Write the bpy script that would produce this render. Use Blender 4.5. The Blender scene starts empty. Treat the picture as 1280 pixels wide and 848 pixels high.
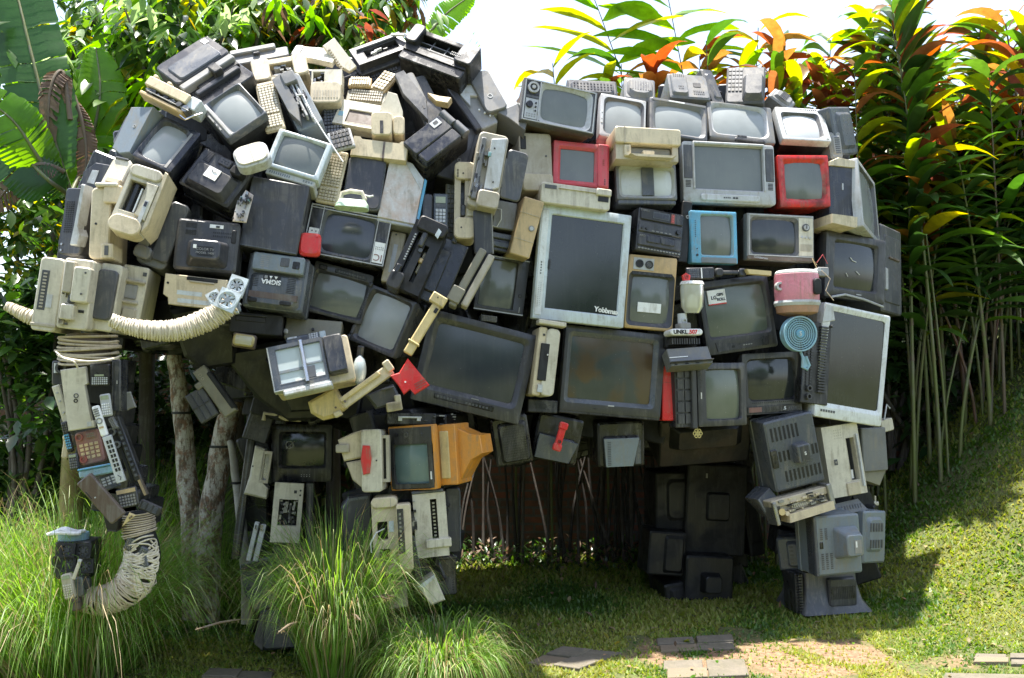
import bpy, math, random
import numpy as np
from mathutils import Vector, Matrix, noise as mnoise
random.seed(7)
SC = bpy.context.scene
COL = SC.collection
F = 1108.0
PITCH = math.radians(2.9)
CAM = Vector((0, 0, 1.6))
R_ = math.radians

# ------------------------------------------------------------------ camera
cam_d = bpy.data.cameras.new('camera')
cam = bpy.data.objects.new('camera', cam_d)
COL.objects.link(cam)
cam.location = CAM
cam.rotation_euler = (math.pi/2 + PITCH, 0, 0)
cam_d.sensor_width = 36
cam_d.lens = 36*F/1280
cam_d.clip_end = 2000
SC.camera = cam

def ray(px, py):
    d = Vector(((px-640)/F, 1, -(py-424)/F))
    c, s = math.cos(PITCH), math.sin(PITCH)
    return Vector((d.x, d.y*c - d.z*s, d.y*s + d.z*c))
def at(px, py, Y):
    d = ray(px, py)
    return CAM + d*(Y/d.y)
def on_plane(px, py, P0, n):
    d = ray(px, py)
    return CAM + d*((P0-CAM).dot(n)/d.dot(n))
def surf(px, py):
    """distance of the sculpture's skin"""
    Y = 4.5 + (px-100)*0.0017
    if py < 230: Y += ((230-py)/180.0)**2*0.45
    if px > 1000: Y += ((px-1000)/120.0)**2*0.35
    return Y

# ------------------------------------------------------------------ materials
MATS = {}
def nt(name):
    m = bpy.data.materials.new(name); m.use_nodes = True
    t = m.node_tree
    for n in list(t.nodes): t.nodes.remove(n)
    o = t.nodes.new('ShaderNodeOutputMaterial')
    return m, t, o
def N(t, kind, **kw):
    n = t.nodes.new(kind)
    for k, v in kw.items():
        if k in n.inputs.keys(): n.inputs[k].default_value = v
        else: setattr(n, k, v)
    return n
def ramp(t, fac, stops):
    r = t.nodes.new('ShaderNodeValToRGB')
    el = r.color_ramp.elements
    while len(el) < len(stops): el.new(0.5)
    for e, (p, c) in zip(el, stops):
        e.position = p; e.color = (c[0], c[1], c[2], 1) if not isinstance(c, (int, float)) else (c, c, c, 1)
    t.links.new(fac, r.inputs[0]); return r.outputs[0]
def mix(t, fac, a, b):
    m = t.nodes.new('ShaderNodeMix'); m.data_type = 'RGBA'
    for i, v in ((0, fac), (6, a), (7, b)):
        if hasattr(v, 'links') or hasattr(v, 'is_linked'): t.links.new(v, m.inputs[i])
        elif i == 0: m.inputs[0].default_value = v
        else: m.inputs[i].default_value = (v[0], v[1], v[2], 1)
    return m.outputs[2]
def pos(t, scale=(1, 1, 1)):
    g = t.nodes.new('ShaderNodeNewGeometry'); mp = t.nodes.new('ShaderNodeMapping')
    mp.inputs['Scale'].default_value = scale
    t.links.new(g.outputs['Position'], mp.inputs['Vector']); return mp.outputs[0]
def noi(t, vec, scale, detail=5, rough=.6, dist=0):
    n = t.nodes.new('ShaderNodeTexNoise')
    n.inputs['Scale'].default_value = scale; n.inputs['Detail'].default_value = detail
    n.inputs['Roughness'].default_value = rough; n.inputs['Distortion'].default_value = dist
    t.links.new(vec, n.inputs['Vector']); return n.outputs[0]

def plastic(name, col, rough=.5, dirt=.35, dcol=(.13, .115, .09), metal=0, bump=.06, spec=.5, dscale=5):
    m, t, o = nt(name)
    b = N(t, 'ShaderNodeBsdfPrincipled', Roughness=rough, Metallic=metal)
    b.inputs['Specular IOR Level'].default_value = spec
    t.links.new(b.outputs[0], o.inputs[0])
    p = pos(t)
    big = ramp(t, noi(t, p, dscale, 7, .65, .4), [(.45, 0), (.64, 1)])
    streak = ramp(t, noi(t, pos(t, (38, 38, 3.0)), 1, 4, .6), [(.5, 0), (.78, 1)])
    fine = noi(t, p, 90, 4, .7)
    mm = N(t, 'ShaderNodeMath', operation='MULTIPLY'); t.links.new(big, mm.inputs[0]); mm.inputs[1].default_value = dirt
    m2 = N(t, 'ShaderNodeMath', operation='MULTIPLY'); t.links.new(streak, m2.inputs[0]); m2.inputs[1].default_value = dirt*.8
    m3 = N(t, 'ShaderNodeMath', operation='MAXIMUM'); t.links.new(mm.outputs[0], m3.inputs[0]); t.links.new(m2.outputs[0], m3.inputs[1])
    dark = [c*.93 for c in col]; light = [min(1, c*1.06+.002) for c in col]
    base = mix(t, ramp(t, fine, [(.3, 0), (.7, 1)]), dark, light)
    c = mix(t, m3.outputs[0], base, dcol)
    # pale specks and scuffs
    sp = ramp(t, noi(t, p, 45, 2, .5), [(.735, 0), (.77, .4)])
    c = mix(t, sp, c, [min(1, x*1.3+.03) for x in col])
    lum = sum(col)/3
    # rain marks and caked dust of the plastic's own
    st2 = ramp(t, noi(t, pos(t, (22, 22, 1.6)), 1.6, 6, .7, .5), [(.46, 0), (.60, .75 if lum < .12 else .5)])
    pat = ramp(t, noi(t, p, 7, 7, .72, .8), [(.45, .1), (.58, 1)])
    mk = N(t, 'ShaderNodeMath', operation='MULTIPLY'); t.links.new(st2, mk.inputs[0]); t.links.new(pat, mk.inputs[1])
    dustc = (.028, .027, .026) if lum < .0065 else (.105, .10, .092) if lum < .05 else (.16, .15, .13) if lum < .12 else (.22, .185, .125)
    if not metal: c = mix(t, mk.outputs[0], c, dustc)
    t.links.new(c, b.inputs['Base Color'])
    rr = N(t, 'ShaderNodeMapRange'); rr.inputs[3].default_value = max(.1, rough-.14); rr.inputs[4].default_value = min(1, rough+.25)
    t.links.new(big, rr.inputs[0]); t.links.new(rr.outputs[0], b.inputs['Roughness'])
    if bump:
        bp = N(t, 'ShaderNodeBump', Strength=bump, Distance=.004)
        t.links.new(noi(t, p, 160, 3, .6), bp.inputs['Height']); t.links.new(bp.outputs[0], b.inputs['Normal'])
    MATS[name] = m; return m

def screenmat(name, col, rough=.16, dust=.3, blotch=None):
    m, t, o = nt(name)
    b = N(t, 'ShaderNodeBsdfPrincipled', Roughness=rough)
    b.inputs['IOR'].default_value = 1.6
    t.links.new(b.outputs[0], o.inputs[0])
    p = pos(t)
    c = mix(t, ramp(t, noi(t, p, 3, 3), [(.35, 0), (.65, 1)]), [x*.85 for x in col], [x*1.1 for x in col])
    if blotch:
        c = mix(t, ramp(t, noi(t, p, 2.3, 4, .5, .6), [(.44, 0), (.52, .85)]), c, blotch)  # brown blotches mixed into the glass colour
    d = ramp(t, noi(t, p, 3.5, 5, .55), [(.4, 0), (.8, dust*.45)])
    c = mix(t, d, c, (.26, .255, .23))
    run = ramp(t, noi(t, pos(t, (26, 26, 1.3)), 1.5, 5, .65, .3), [(.52, 0), (.8, dust*.2)])
    c = mix(t, run, c, (.30, .29, .25))
    spk = ramp(t, noi(t, pos(t, (1, 1, 1)), 80, 2, .5), [(.72, 0), (.78, dust)])
    c = mix(t, spk, c, (.5, .48, .43))
    t.links.new(c, b.inputs['Base Color'])
    rr = N(t, 'ShaderNodeMapRange'); rr.inputs[3].default_value = rough; rr.inputs[4].default_value = rough+.8
    t.links.new(d, rr.inputs[0]); t.links.new(rr.outputs[0], b.inputs['Roughness'])
    MATS[name] = m; return m

for n_, c_, r_, d_ in [
    ('black', (.008, .008, .009), .38, .4), ('black2', (.018, .018, .021), .40, .4), ('char', (.034, .035, .042), .42, .4),
    ('navy', (.016, .019, .030), .36, .3), ('dgrey', (.066, .068, .074), .45, .35), ('grey', (.135, .14, .145), .45, .35),
    ('mgrey', (.25, .25, .245), .42, .35), ('silver', (.42, .43, .44), .35, .3), ('lgrey', (.50, .52, .53), .45, .3),
    ('paleblue', (.55, .62, .66), .42, .3), ('white', (.70, .73, .74), .4, .25), ('pwhite', (.82, .82, .80), .45, .15),
    ('cream', (.60, .51, .345), .45, .25), ('cream2', (.50, .435, .31), .48, .32), ('beige', (.40, .36, .28), .48, .32),
    ('bone', (.58, .54, .43), .45, .25), ('tan', (.56, .41, .22), .5, .35), ('yellow', (.60, .47, .22), .5, .35),
    ('olive', (.20, .19, .14), .5, .4), ('greyblue', (.17, .205, .235), .42, .3), ('slate', (.072, .082, .098), .4, .3),
    ('orange', (.62, .25, .03), .45, .3), ('blue', (.10, .36, .55), .4, .25), ('teal', (.16, .38, .42), .45, .4),
    ('skyblue', (.25, .45, .55), .45, .35), ('pink', (.72, .25, .32), .4, .3), ('dred', (.30, .05, .035), .6, .4),
    ('mint', (.50, .66, .48), .4, .25), ('maroon', (.26, .11, .09), .45, .35), ('peach', (.45, .24, .15), .5, .3),
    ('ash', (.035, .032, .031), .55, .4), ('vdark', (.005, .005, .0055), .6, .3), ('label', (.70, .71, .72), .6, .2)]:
    plastic(n_, c_, r_, d_, dcol=(.018, .018, .018) if sum(c_)/3 < .0065 else (.060, .058, .055) if sum(c_)/3 < .12 else (.13, .115, .09) if sum(c_)/3 < .3 else (.20, .165, .11))
plastic('red', (.62, .022, .022), .38, .12); plastic('redpink', (.60, .07, .09), .42, .22)
plastic('redworn', (.60, .025, .02), .42, .75, dcol=(.03, .02, .02), dscale=9)
plastic('chrome', (.55, .56, .57), .22, .25, metal=1, bump=0); plastic('steel', (.32, .32, .31), .38, .4, metal=.8)
plastic('wood', (.085, .055, .040), .6, .5, dcol=(.20, .17, .14)); plastic('woodtan', (.50, .34, .15), .5, .3)
plastic('rustwhite', (.56, .54, .52), .5, .55, dcol=(.42, .20, .07), dscale=6)
plastic('gold', (.55, .46, .22), .4, .3, metal=.6); plastic('ledgreen', (.30, .34, .24), .3, .2)
plastic('rope', (.50, .42, .31), .85, .3, bump=.4); plastic('wire', (.56, .47, .36), .6, .25); plastic('wirewhite', (.66, .59, .47), .6, .3)
screenmat('s_grey', (.125, .138, .128), .12, .35); screenmat('s_light', (.26, .28, .275), .16, .3)
screenmat('s_green', (.11, .13, .105), .15, .4); screenmat('s_dark', (.022, .026, .028), .1, .22)
screenmat('s_black', (.012, .016, .016), .12, .16); screenmat('s_blue', (.028, .034, .045), .14, .2)
screenmat('s_brown', (.035, .045, .045), .16, .2, blotch=(.075, .045, .02)); screenmat('s_white', (.55, .57, .57), .25, .15)
screenmat('s_teal', (.13, .20, .20), .14, .3); screenmat('glasspale', (.42, .48, .48), .12, .25)
def clearmat():
    m, t, o = nt('clear')
    b = N(t, 'ShaderNodeBsdfPrincipled', Roughness=.2)
    b.inputs['Base Color'].default_value = (.75, .74, .62, 1); b.inputs['Transmission Weight'].default_value = .55
    t.links.new(b.outputs[0], o.inputs[0]); MATS['clear'] = m
clearmat()

# ------------------------------------------------------------------ mesh builder
def rr(x0, x1, z0, z1, r, y, n=4):
    r = max(1e-4, min(r, (x1-x0)*.499, (z1-z0)*.499)); L = []
    for cx, cz, a0 in ((x1-r, z1-r, 0), (x0+r, z1-r, 90), (x0+r, z0+r, 180), (x1-r, z0+r, 270)):
        for k in range(n+1):
            a = math.radians(a0+90*k/n); L.append((cx+r*math.cos(a), y, cz+r*math.sin(a)))
    return L
class MB:
    def __init__(s): s.v = []; s.f = []; s.m = []; s.names = []; s.M = None
    def mi(s, mat):
        if mat not in s.names: s.names.append(mat)
        return s.names.index(mat)
    def add(s, vs, fs, mat):
        b = len(s.v); k = s.mi(mat)
        if s.M is not None: vs = [tuple(s.M @ Vector(v)) for v in vs]
        s.v += [tuple(v) for v in vs]; s.f += [tuple(i+b for i in f) for f in fs]; s.m += [k]*len(fs)
    def box(s, x0, x1, y0, y1, z0, z1, mat, c=.004):
        if x0 > x1: x0, x1 = x1, x0
        if y0 > y1: y0, y1 = y1, y0
        if z0 > z1: z0, z1 = z1, z0
        c = min(c, (x1-x0)*.3, (y1-y0)*.3, (z1-z0)*.3)
        if c < .0012:
            vs = [(x, y, z) for x in (x0, x1) for y in (y0, y1) for z in (z0, z1)]
            s.add(vs, [(0, 1, 3, 2), (4, 6, 7, 5), (0, 4, 5, 1), (2, 3, 7, 6), (0, 2, 6, 4), (1, 5, 7, 3)], mat); return
        L = [rr(x0+c, x1-c, z0+c, z1-c, c, y0, 1), rr(x0, x1, z0, z1, c, y0+c, 1), rr(x0, x1, z0, z1, c, y1-c, 1), rr(x0+c, x1-c, z0+c, z1-c, c, y1, 1)]
        s.loft(L, mat)
    def loft(s, L, mat, cap0=True, cap1=True, closed=True):
        n = len(L[0]); vs = [p for l in L for p in l]; fs = []
        for k in range(len(L)-1):
            for i in range(n if closed else n-1):
                j = (i+1) % n
                fs.append((k*n+i, k*n+j, (k+1)*n+j, (k+1)*n+i))
        if cap0: fs.append(tuple(range(n-1, -1, -1)))
        if cap1: fs.append(tuple((len(L)-1)*n+i for i in range(n)))
        s.add(vs, fs, mat)
    def slab(s, x0, x1, y0, y1, z0, z1, r, mat, c=.005, n=4):
        c = min(c, abs(y1-y0)*.3)
        s.loft([rr(x0+c, x1-c, z0+c, z1-c, r, y0, n), rr(x0, x1, z0, z1, r, y0+c, n), rr(x0, x1, z0, z1, r, y1-c, n), rr(x0+c, x1-c, z0+c, z1-c, r, y1, n)], mat)
    def prism(s, pts, y0, y1, mat, c=.004):
        a = sum(pts[i-1][0]*pts[i][1]-pts[i][0]*pts[i-1][1] for i in range(len(pts)))
        if a < 0: pts = pts[::-1]
        cx = sum(p[0] for p in pts)/len(pts); cz = sum(p[1] for p in pts)/len(pts)
        def ins(d):
            o = []
            for x, z in pts:
                l = math.hypot(x-cx, z-cz)+1e-6; o.append((x-(x-cx)/l*d, z-(z-cz)/l*d))
            return o
        I = ins(c)
        s.loft([[(x, y0, z) for x, z in I], [(x, y0+c, z) for x, z in pts], [(x, y1-c, z) for x, z in pts], [(x, y1, z) for x, z in I]], mat)
    def plate(s, x0, x1, y0, y1, z0, z1, holes, mat, c=.003):
        xs = sorted(set([x0, x1]+[v for h in holes for v in h[:2] if x0 < v < x1]))
        zs = sorted(set([z0, z1]+[v for h in holes for v in h[2:] if z0 < v < z1]))
        def solid(i, j):
            if i < 0 or j < 0 or i >= len(xs)-1 or j >= len(zs)-1: return False
            mx, mz = (xs[i]+xs[i+1])/2, (zs[j]+zs[j+1])/2
            return not any(h[0] < mx < h[1] and h[2] < mz < h[3] for h in holes)
        vs = []; fs = []; ix = {}
        def V(i, j, k):
            if (i, j, k) not in ix: ix[(i, j, k)] = len(vs); vs.append((xs[i], (y0, y1)[k], zs[j]))
            return ix[(i, j, k)]
        for i in range(len(xs)-1):
            for j in range(len(zs)-1):
                if not solid(i, j): continue
                fs.append((V(i, j, 0), V(i+1, j, 0), V(i+1, j+1, 0), V(i, j+1, 0)))
                fs.append((V(i, j, 1), V(i, j+1, 1), V(i+1, j+1, 1), V(i+1, j, 1)))
                if not solid(i-1, j): fs.append((V(i, j, 0), V(i, j+1, 0), V(i, j+1, 1), V(i, j, 1)))
                if not solid(i+1, j): fs.append((V(i+1, j, 0), V(i+1, j, 1), V(i+1, j+1, 1), V(i+1, j+1, 0)))
                if not solid(i, j-1): fs.append((V(i, j, 0), V(i, j, 1), V(i+1, j, 1), V(i+1, j, 0)))
                if not solid(i, j+1): fs.append((V(i, j+1, 0), V(i+1, j+1, 0), V(i+1, j+1, 1), V(i, j+1, 1)))
        s.add(vs, fs, mat)
        # thin chamfer strips read as moulded rims
        t = .004
        for h in holes:
            if h[1]-h[0] > .05 and h[3]-h[2] > .03:
                a, b, cc, d = max(h[0], x0), min(h[1], x1), max(h[2], z0), min(h[3], z1)
                s.loft([rr(a-t, b+t, cc-t, d+t, t, y0-.0015, 2), rr(a, b, cc, d, t, y0+.004, 2)], mat, False, False)
    def cyl(s, p0, p1, r0, mat, r1=None, seg=16, cap=True):
        if r1 is None: r1 = r0
        p0 = Vector(p0); p1 = Vector(p1); d = (p1-p0).normalized()
        a = d.orthogonal().normalized(); b = d.cross(a)
        L = [[tuple(p+(a*math.cos(t)+b*math.sin(t))*r) for t in [2*math.pi*k/seg for k in range(seg)]] for p, r in ((p0, r0), (p1, r1))]
        s.loft(L, mat, cap, cap)
    def ring(s, c, ro, ri, y0, y1, mat, seg=24):
        x, z = c
        def q(r, y): return [(x+r*math.cos(2*math.pi*k/seg), y, z+r*math.sin(2*math.pi*k/seg)) for k in range(seg)]
        s.loft([q(ro, y1), q(ro, y0), q(ri, y0), q(ri, y1)], mat, False, False)
    def tube(s, pts, r, mat, seg=6, rs=None):
        pts = [Vector(p) for p in pts]; L = []; a = None
        for i, p in enumerate(pts):
            d = (pts[min(i+1, len(pts)-1)]-pts[max(i-1, 0)])
            d = d.normalized() if d.length > 1e-9 else Vector((0, 0, 1))
            if a is None: a = d.orthogonal().normalized()
            a = (a-d*a.dot(d)); a = a.normalized() if a.length > 1e-6 else d.orthogonal().normalized()
            b = d.cross(a); q = rs[i] if rs else r
            L.append([tuple(p+(a*math.cos(t)+b*math.sin(t))*q) for t in [2*math.pi*k/seg for k in range(seg)]])
        s.loft(L, mat)
    def grid(s, x0, x1, z0, z1, nx, nz, y, h, mat, fill=.8, c=0):
        dx, dz = (x1-x0)/nx, (z1-z0)/nz
        for i in range(nx):
            for j in range(nz):
                a = x0+dx*(i+.5-fill/2); b = z0+dz*(j+.5-fill/2)
                s.box(a, a+dx*fill, y-h, y, b, b+dz*fill, mat, c)
    def text(s, txt, x, y, z, size, mat, rot=0, bold=0):
        cu = bpy.data.curves.new('t', 'FONT'); cu.body = txt; cu.size = size; cu.extrude = .0008
        cu.align_x = 'CENTER'; cu.align_y = 'CENTER'; cu.offset = bold
        o = bpy.data.objects.new('t', cu); COL.objects.link(o)
        dg = bpy.context.evaluated_depsgraph_get(); me = o.evaluated_get(dg).to_mesh()
        M = Matrix.Translation((x, y, z)) @ Matrix.Rotation(rot, 4, 'Y') @ Matrix.Rotation(math.pi/2, 4, 'X')
        s.add([tuple(M @ v.co) for v in me.vertices], [tuple(p.vertices) for p in me.polygons], mat)
        o.evaluated_get(dg).to_mesh_clear(); COL.objects.unlink(o); bpy.data.objects.remove(o); bpy.data.curves.remove(cu)
    def dome(s, x0, x1, z0, z1, y, bulge, mat, n=12):
        vs = []; fs = []
        for j in range(n+1):
            for i in range(n+1):
                u, v = i/n*2-1, j/n*2-1
                vs.append((x0+(x1-x0)*i/n, y-bulge*(1-.55*u*u-.45*v*v), z0+(z1-z0)*j/n))
        for j in range(n):
            for i in range(n): k = j*(n+1)+i; fs.append((k, k+1, k+n+2, k+n+1))
        s.add(vs, fs, mat)
    def build(s, name, parent=None, smooth=28, mat=None):
        me = bpy.data.meshes.new(name)
        me.from_pydata(s.v, [], s.f)
        for nme in s.names: me.materials.append(MATS[nme])
        me.polygons.foreach_set('material_index', s.m)
        if smooth:
            me.polygons.foreach_set('use_smooth', [True]*len(s.f)); me.update(); me.set_sharp_from_angle(angle=math.radians(smooth))
        me.update()
        o = bpy.data.objects.new(name, me); COL.objects.link(o)
        if parent is not None: o.parent = parent
        return o

def tag(o, label=None, cat=None, group=None, kind=None):
    if label: o['label'] = label
    if cat: o['category'] = cat
    if group: o['group'] = group
    if kind: o['kind'] = kind
    return o

class Dev: pass
def frame_from(c, gx, gz, off, Y=None):
    cx = sum(p[0] for p in c)/4; cy = sum(p[1] for p in c)/4
    P0 = at(cx, cy, (surf(cx, cy) if Y is None else Y)+off)
    n = Vector((-gx, 1, -gz)).normalized()
    TL, TR, BR, BL = [on_plane(px, py, P0, n) for px, py in c]
    u = (TR-TL+BR-BL)/2; v = (TL-BL+TR-BR)/2
    w, h = u.length, v.length
    X = u.normalized(); Z = v.normalized()
    k = X.dot(Z); X2 = (X-Z*k/2).normalized(); Z2 = (Z-X*k/2)
    Z2 = (Z2-X2*Z2.dot(X2)).normalized(); Yv = Z2.cross(X2)
    if Yv.y < 0: Yv = -Yv; X2 = -X2
    M = Matrix(((X2.x, Yv.x, Z2.x, 0), (X2.y, Yv.y, Z2.y, 0), (X2.z, Yv.z, Z2.z, 0), (0, 0, 0, 1)))
    M.translation = (TL+TR+BR+BL)/4
    return M, w, h
def dev(name, label, cat, corners, gx=.2, gz=.05, off=0, group=None, Y=None):
    M, w, h = frame_from(corners, gx, gz, off, Y)
    o = bpy.data.objects.new(name, None); COL.objects.link(o); o.empty_display_size = .1
    o.matrix_world = M; tag(o, label, cat, group)
    d = Dev(); d.o = o; d.w = w; d.h = h; return d
def box4(cx, cy, w, h, rot=0):
    a = math.radians(rot); c, s_ = math.cos(a), math.sin(a)
    return [(cx+x*c-y*s_, cy+x*s_+y*c) for x, y in ((-w/2, -h/2), (w/2, -h/2), (w/2, h/2), (-w/2, h/2))]
def shapes(mb, d, lst):
    w, h = d.w, d.h
    X = lambda s_: (s_-.5)*w
    Z = lambda t_: (.5-t_)*h
    for q in lst:
        k, mat = q[0], q[1]; a = q[2:]
        if k == 'b': mb.box(X(a[0]), X(a[1]), a[4], a[5], Z(a[3]), Z(a[2]), mat, a[6] if len(a) > 6 else .005)
        elif k == 'r': mb.slab(X(a[0]), X(a[1]), a[4], a[5], Z(a[3]), Z(a[2]), a[6], mat, a[7] if len(a) > 7 else .006)
        elif k == 'p': mb.prism([(X(s_), Z(t_)) for s_, t_ in a[0]], a[1], a[2], mat, a[3] if len(a) > 3 else .005)
        elif k == 'h': mb.plate(X(a[0]), X(a[1]), a[4], a[5], Z(a[3]), Z(a[2]), [(X(q_[0]), X(q_[1]), Z(q_[3]), Z(q_[2])) for q_ in a[6]], mat)
        elif k == 'c': mb.cyl((X(a[0]), a[3], Z(a[1])), (X(a[0]), a[4], Z(a[1])), a[2], mat, a[5] if len(a) > 5 else None, 20)
        elif k == 'o': mb.ring((X(a[0]), Z(a[1])), a[2], a[3], a[4], a[5], mat)
        elif k == 'x': mb.cyl((X(a[0]), a[4], Z(a[2])), (X(a[1]), a[4], Z(a[2])), a[3], mat)
        elif k == 'z': mb.cyl((X(a[0]), a[4], Z(a[1])), (X(a[0]), a[4], Z(a[2])), a[3], mat)
        elif k == 'g' and mat in ('vdark', 'black'): mb.grid(X(a[0]), X(a[1]), Z(a[3]), Z(a[2]), a[4], a[5], a[6], min(a[7], .0016), mat, a[8] if len(a) > 8 else .8)
        elif k == 'g': mb.grid(X(a[0]), X(a[1]), Z(a[3]), Z(a[2]), a[4], a[5], a[6], a[7], mat, a[8] if len(a) > 8 else .8, .0015 if (a[9] if len(a) > 9 else 0) else 0)
        elif k == 't': mb.text(a[3], X(a[0]), a[4], Z(a[1]), a[2], mat, a[5] if len(a) > 5 else 0, a[6] if len(a) > 6 else 0)
        elif k == 'u': mb.tube([(X(s_), y_, Z(t_)) for s_, t_, y_ in a[0]], a[1], mat)
        elif k == 'd': mb.dome(X(a[0]), X(a[1]), Z(a[3]), Z(a[2]), a[4], a[5], mat)
        elif k == 'junk':   # clutter of small mechanical bits inside an opening
            rnd = random.Random(int(a[0]*971+a[2]*7717)+a[6]); 
            for _ in range(a[6]):
                s_ = rnd.uniform(a[0], a[1]); t_ = rnd.uniform(a[2], a[3]); 
                dx, dz = rnd.uniform(.01, .06)*w, rnd.uniform(.01, .05)*h
                mb.box(max(X(a[0]), X(s_)-dx), min(X(a[1]), X(s_)+dx), a[4], a[5]-rnd.random()*(a[5]-a[4])*.3, max(Z(a[3]), Z(t_)-dz), min(Z(a[2]), Z(t_)+dz), rnd.choice([mat, 'black2', 'dgrey', 'steel', mat]), .001)
SPLIT = {'vents': 'vent', 'keys': 'key_block', 'control_panel': 'control_panel', 'speaker_grille': 'speaker_grille', 'label': 'label'}
def emit(d, q):
    if q[0] in ('vents', 'end_bracket', 'ink_carriage', 'trim', 'vent', 'clutter'):
        for sh in q[1:]:
            mb = MB(); shapes(mb, d, [sh]); mb.build('vent' if q[0] == 'vents' else q[0], d.o)
    else:
        par = d.o
        if q[0] in ('button', 'knob', 'badge', 'display', 'upper_keys', 'catch'):
            for nm in ('control_panel', 'control_strip', 'front_panel', 'tuner', 'top_plate', 'lid'):
                c = [x for x in d.o.children if x.name.split('.')[0] == nm]
                if c: par = c[0]; break
        if q[0] in ('label', 'plate', 'socket_panel') and 'label' in q[0]:
            c = [x for x in d.o.children if x.name.split('.')[0] in ('tube_housing', 'body')]
            if c: par = c[0]
        mb = MB(); shapes(mb, d, q[1:]); mb.build(q[0], par)
def gen(name, label, cat, corners, parts, gx=.2, gz=.05, off=0, group=None, Y=None):
    d = dev(name, label, cat, corners, gx, gz, off, group, Y)
    for p in parts:
        emit(d, (p[0],)+tuple(p[1]))
    return d

def rear(mb, w, h, y0, D, mat, taper=.6, shift=0, r=.02, front=.12):
    a, b = w/2*.97, h/2*.97; z = shift*h
    yf = y0+(D-y0)*front; ym = y0+(D-y0)*.55
    mb.loft([rr(-a, a, -b, b, r, y0), rr(-a, a, -b, b, r, yf),
             rr(-a*(.55+.4*taper), a*(.55+.4*taper), z-b*(.55+.4*taper), z+b*(.55+.4*taper), r, ym),
             rr(-a*taper, a*taper, z-b*taper, z+b*taper, r, D-.02), rr(-a*taper+.02, a*taper-.02, z-b*taper+.02, z+b*taper-.02, r, D)], mat)
def tv(label, corners, m=(.09, .09, .09, .14), bez='black2', scr='s_grey', shell=None, sr=.03, ro=.012, D=.36, gx=.2, gz=.05, off=0,
       dome=.026, bd=.06, taper=.62, extra=(), name='television', cat='television', group=None, lip=.018, lipmat=None, recess=.022, shift=0, Y=None, fin=None, front=.12):
    d = dev(name, label, cat, corners, gx, gz, off, group, Y)
    w, h = d.w, d.h; shell = shell or bez
    l, t, r, b = m
    ox0, ox1, oz0, oz1 = -w/2+l*w, w/2-r*w, -h/2+b*h, h/2-t*h
    mb = MB(); c = .006
    lipm = lipmat or bez
    mb.loft([rr(-w/2, w/2, -h/2, h/2, ro, bd), rr(-w/2, w/2, -h/2, h/2, ro, c), rr(-w/2+c*.3, w/2-c*.3, -h/2+c*.3, h/2-c*.3, ro, c*.35), rr(-w/2+c, w/2-c, -h/2+c, h/2-c, ro, 0), rr(ox0-lip, ox1+lip, oz0-lip, oz1+lip, sr+lip*.5, 0)], bez, True, False)
    mb.loft([rr(ox0-lip, ox1+lip, oz0-lip, oz1+lip, sr+lip*.5, 0), rr(ox0-lip*.8, ox1+lip*.8, oz0-lip*.8, oz1+lip*.8, sr+lip*.4, .002),
             rr(ox0, ox1, oz0, oz1, sr, recess), rr(ox0, ox1, oz0, oz1, sr, recess+.012)], lipm, False, False)
    for q in extra:
        if q[0] == 'bez': shapes(mb, d, q[1:])
    mb.build('bezel', d.o)
    mb = MB(); mb.dome(ox0-.004, ox1+.004, oz0-.004, oz1+.004, recess+.008, dome, scr, 14); so = mb.build('screen', d.o, 60)
    for q in extra:
        if q[0] == 'scr':
            mb2 = MB(); shapes(mb2, d, q[2:]); mb2.build(q[1], so if q[1] in ('sticker', 'scratches') else d.o)
    mb = MB(); rear(mb, w, h, bd-.002, D, shell, taper, shift, front=front); mb.build('rear_shell', d.o, 35)
    for q in extra:
        if q[0] not in ('bez', 'scr'): emit(d, q)
    return d
def tvback(label, corners, mat='black2', hump=(.25, .75, .25, .8), hd=.09, D=.12, r=.015, gx=.2, gz=0, off=0, extra=(), name='television', cat='television back', Y=None, hr=.02, in2=.85, group=None, rim=None):
    """a set seen from behind: tapered hump on a broad back"""
    d = dev(name, label, cat, corners, gx, gz, off, group, Y); w, h = d.w, d.h
    X = lambda s_: (s_-.5)*w
    Z = lambda t_: (.5-t_)*h
    mb = MB(); a, b = w/2, h/2
    mb.loft([rr(-a*1.0, a*1.0, -b*1.0, b*1.0, r, D), rr(-a, a, -b, b, r, .01), rr(-a+.012, a-.012, -b+.012, b-.012, r, 0)], mat)
    mb.build('rear_shell', d.o)
    mb = MB(); x0, x1, z0, z1 = X(hump[0]), X(hump[1]), Z(hump[3]), Z(hump[2]); k = (1-in2)*.5
    mb.loft([rr(x0, x1, z0, z1, hr, .004), rr(x0+(x1-x0)*k, x1-(x1-x0)*k, z0+(z1-z0)*k, z1-(z1-z0)*k, hr, -hd+.006), rr(x0+(x1-x0)*k+.006, x1-(x1-x0)*k-.006, z0+(z1-z0)*k+.006, z1-(z1-z0)*k-.006, hr, -hd)], mat)
    mb.build('tube_housing', d.o)
    mb = MB(); mb.slab(-a*1.03, a*1.03, D-.002, D+.05, -b*1.03, b*1.03, r, rim or mat); mb.build('bezel', d.o)
    for q in extra: emit(d, q)
    return d
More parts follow.
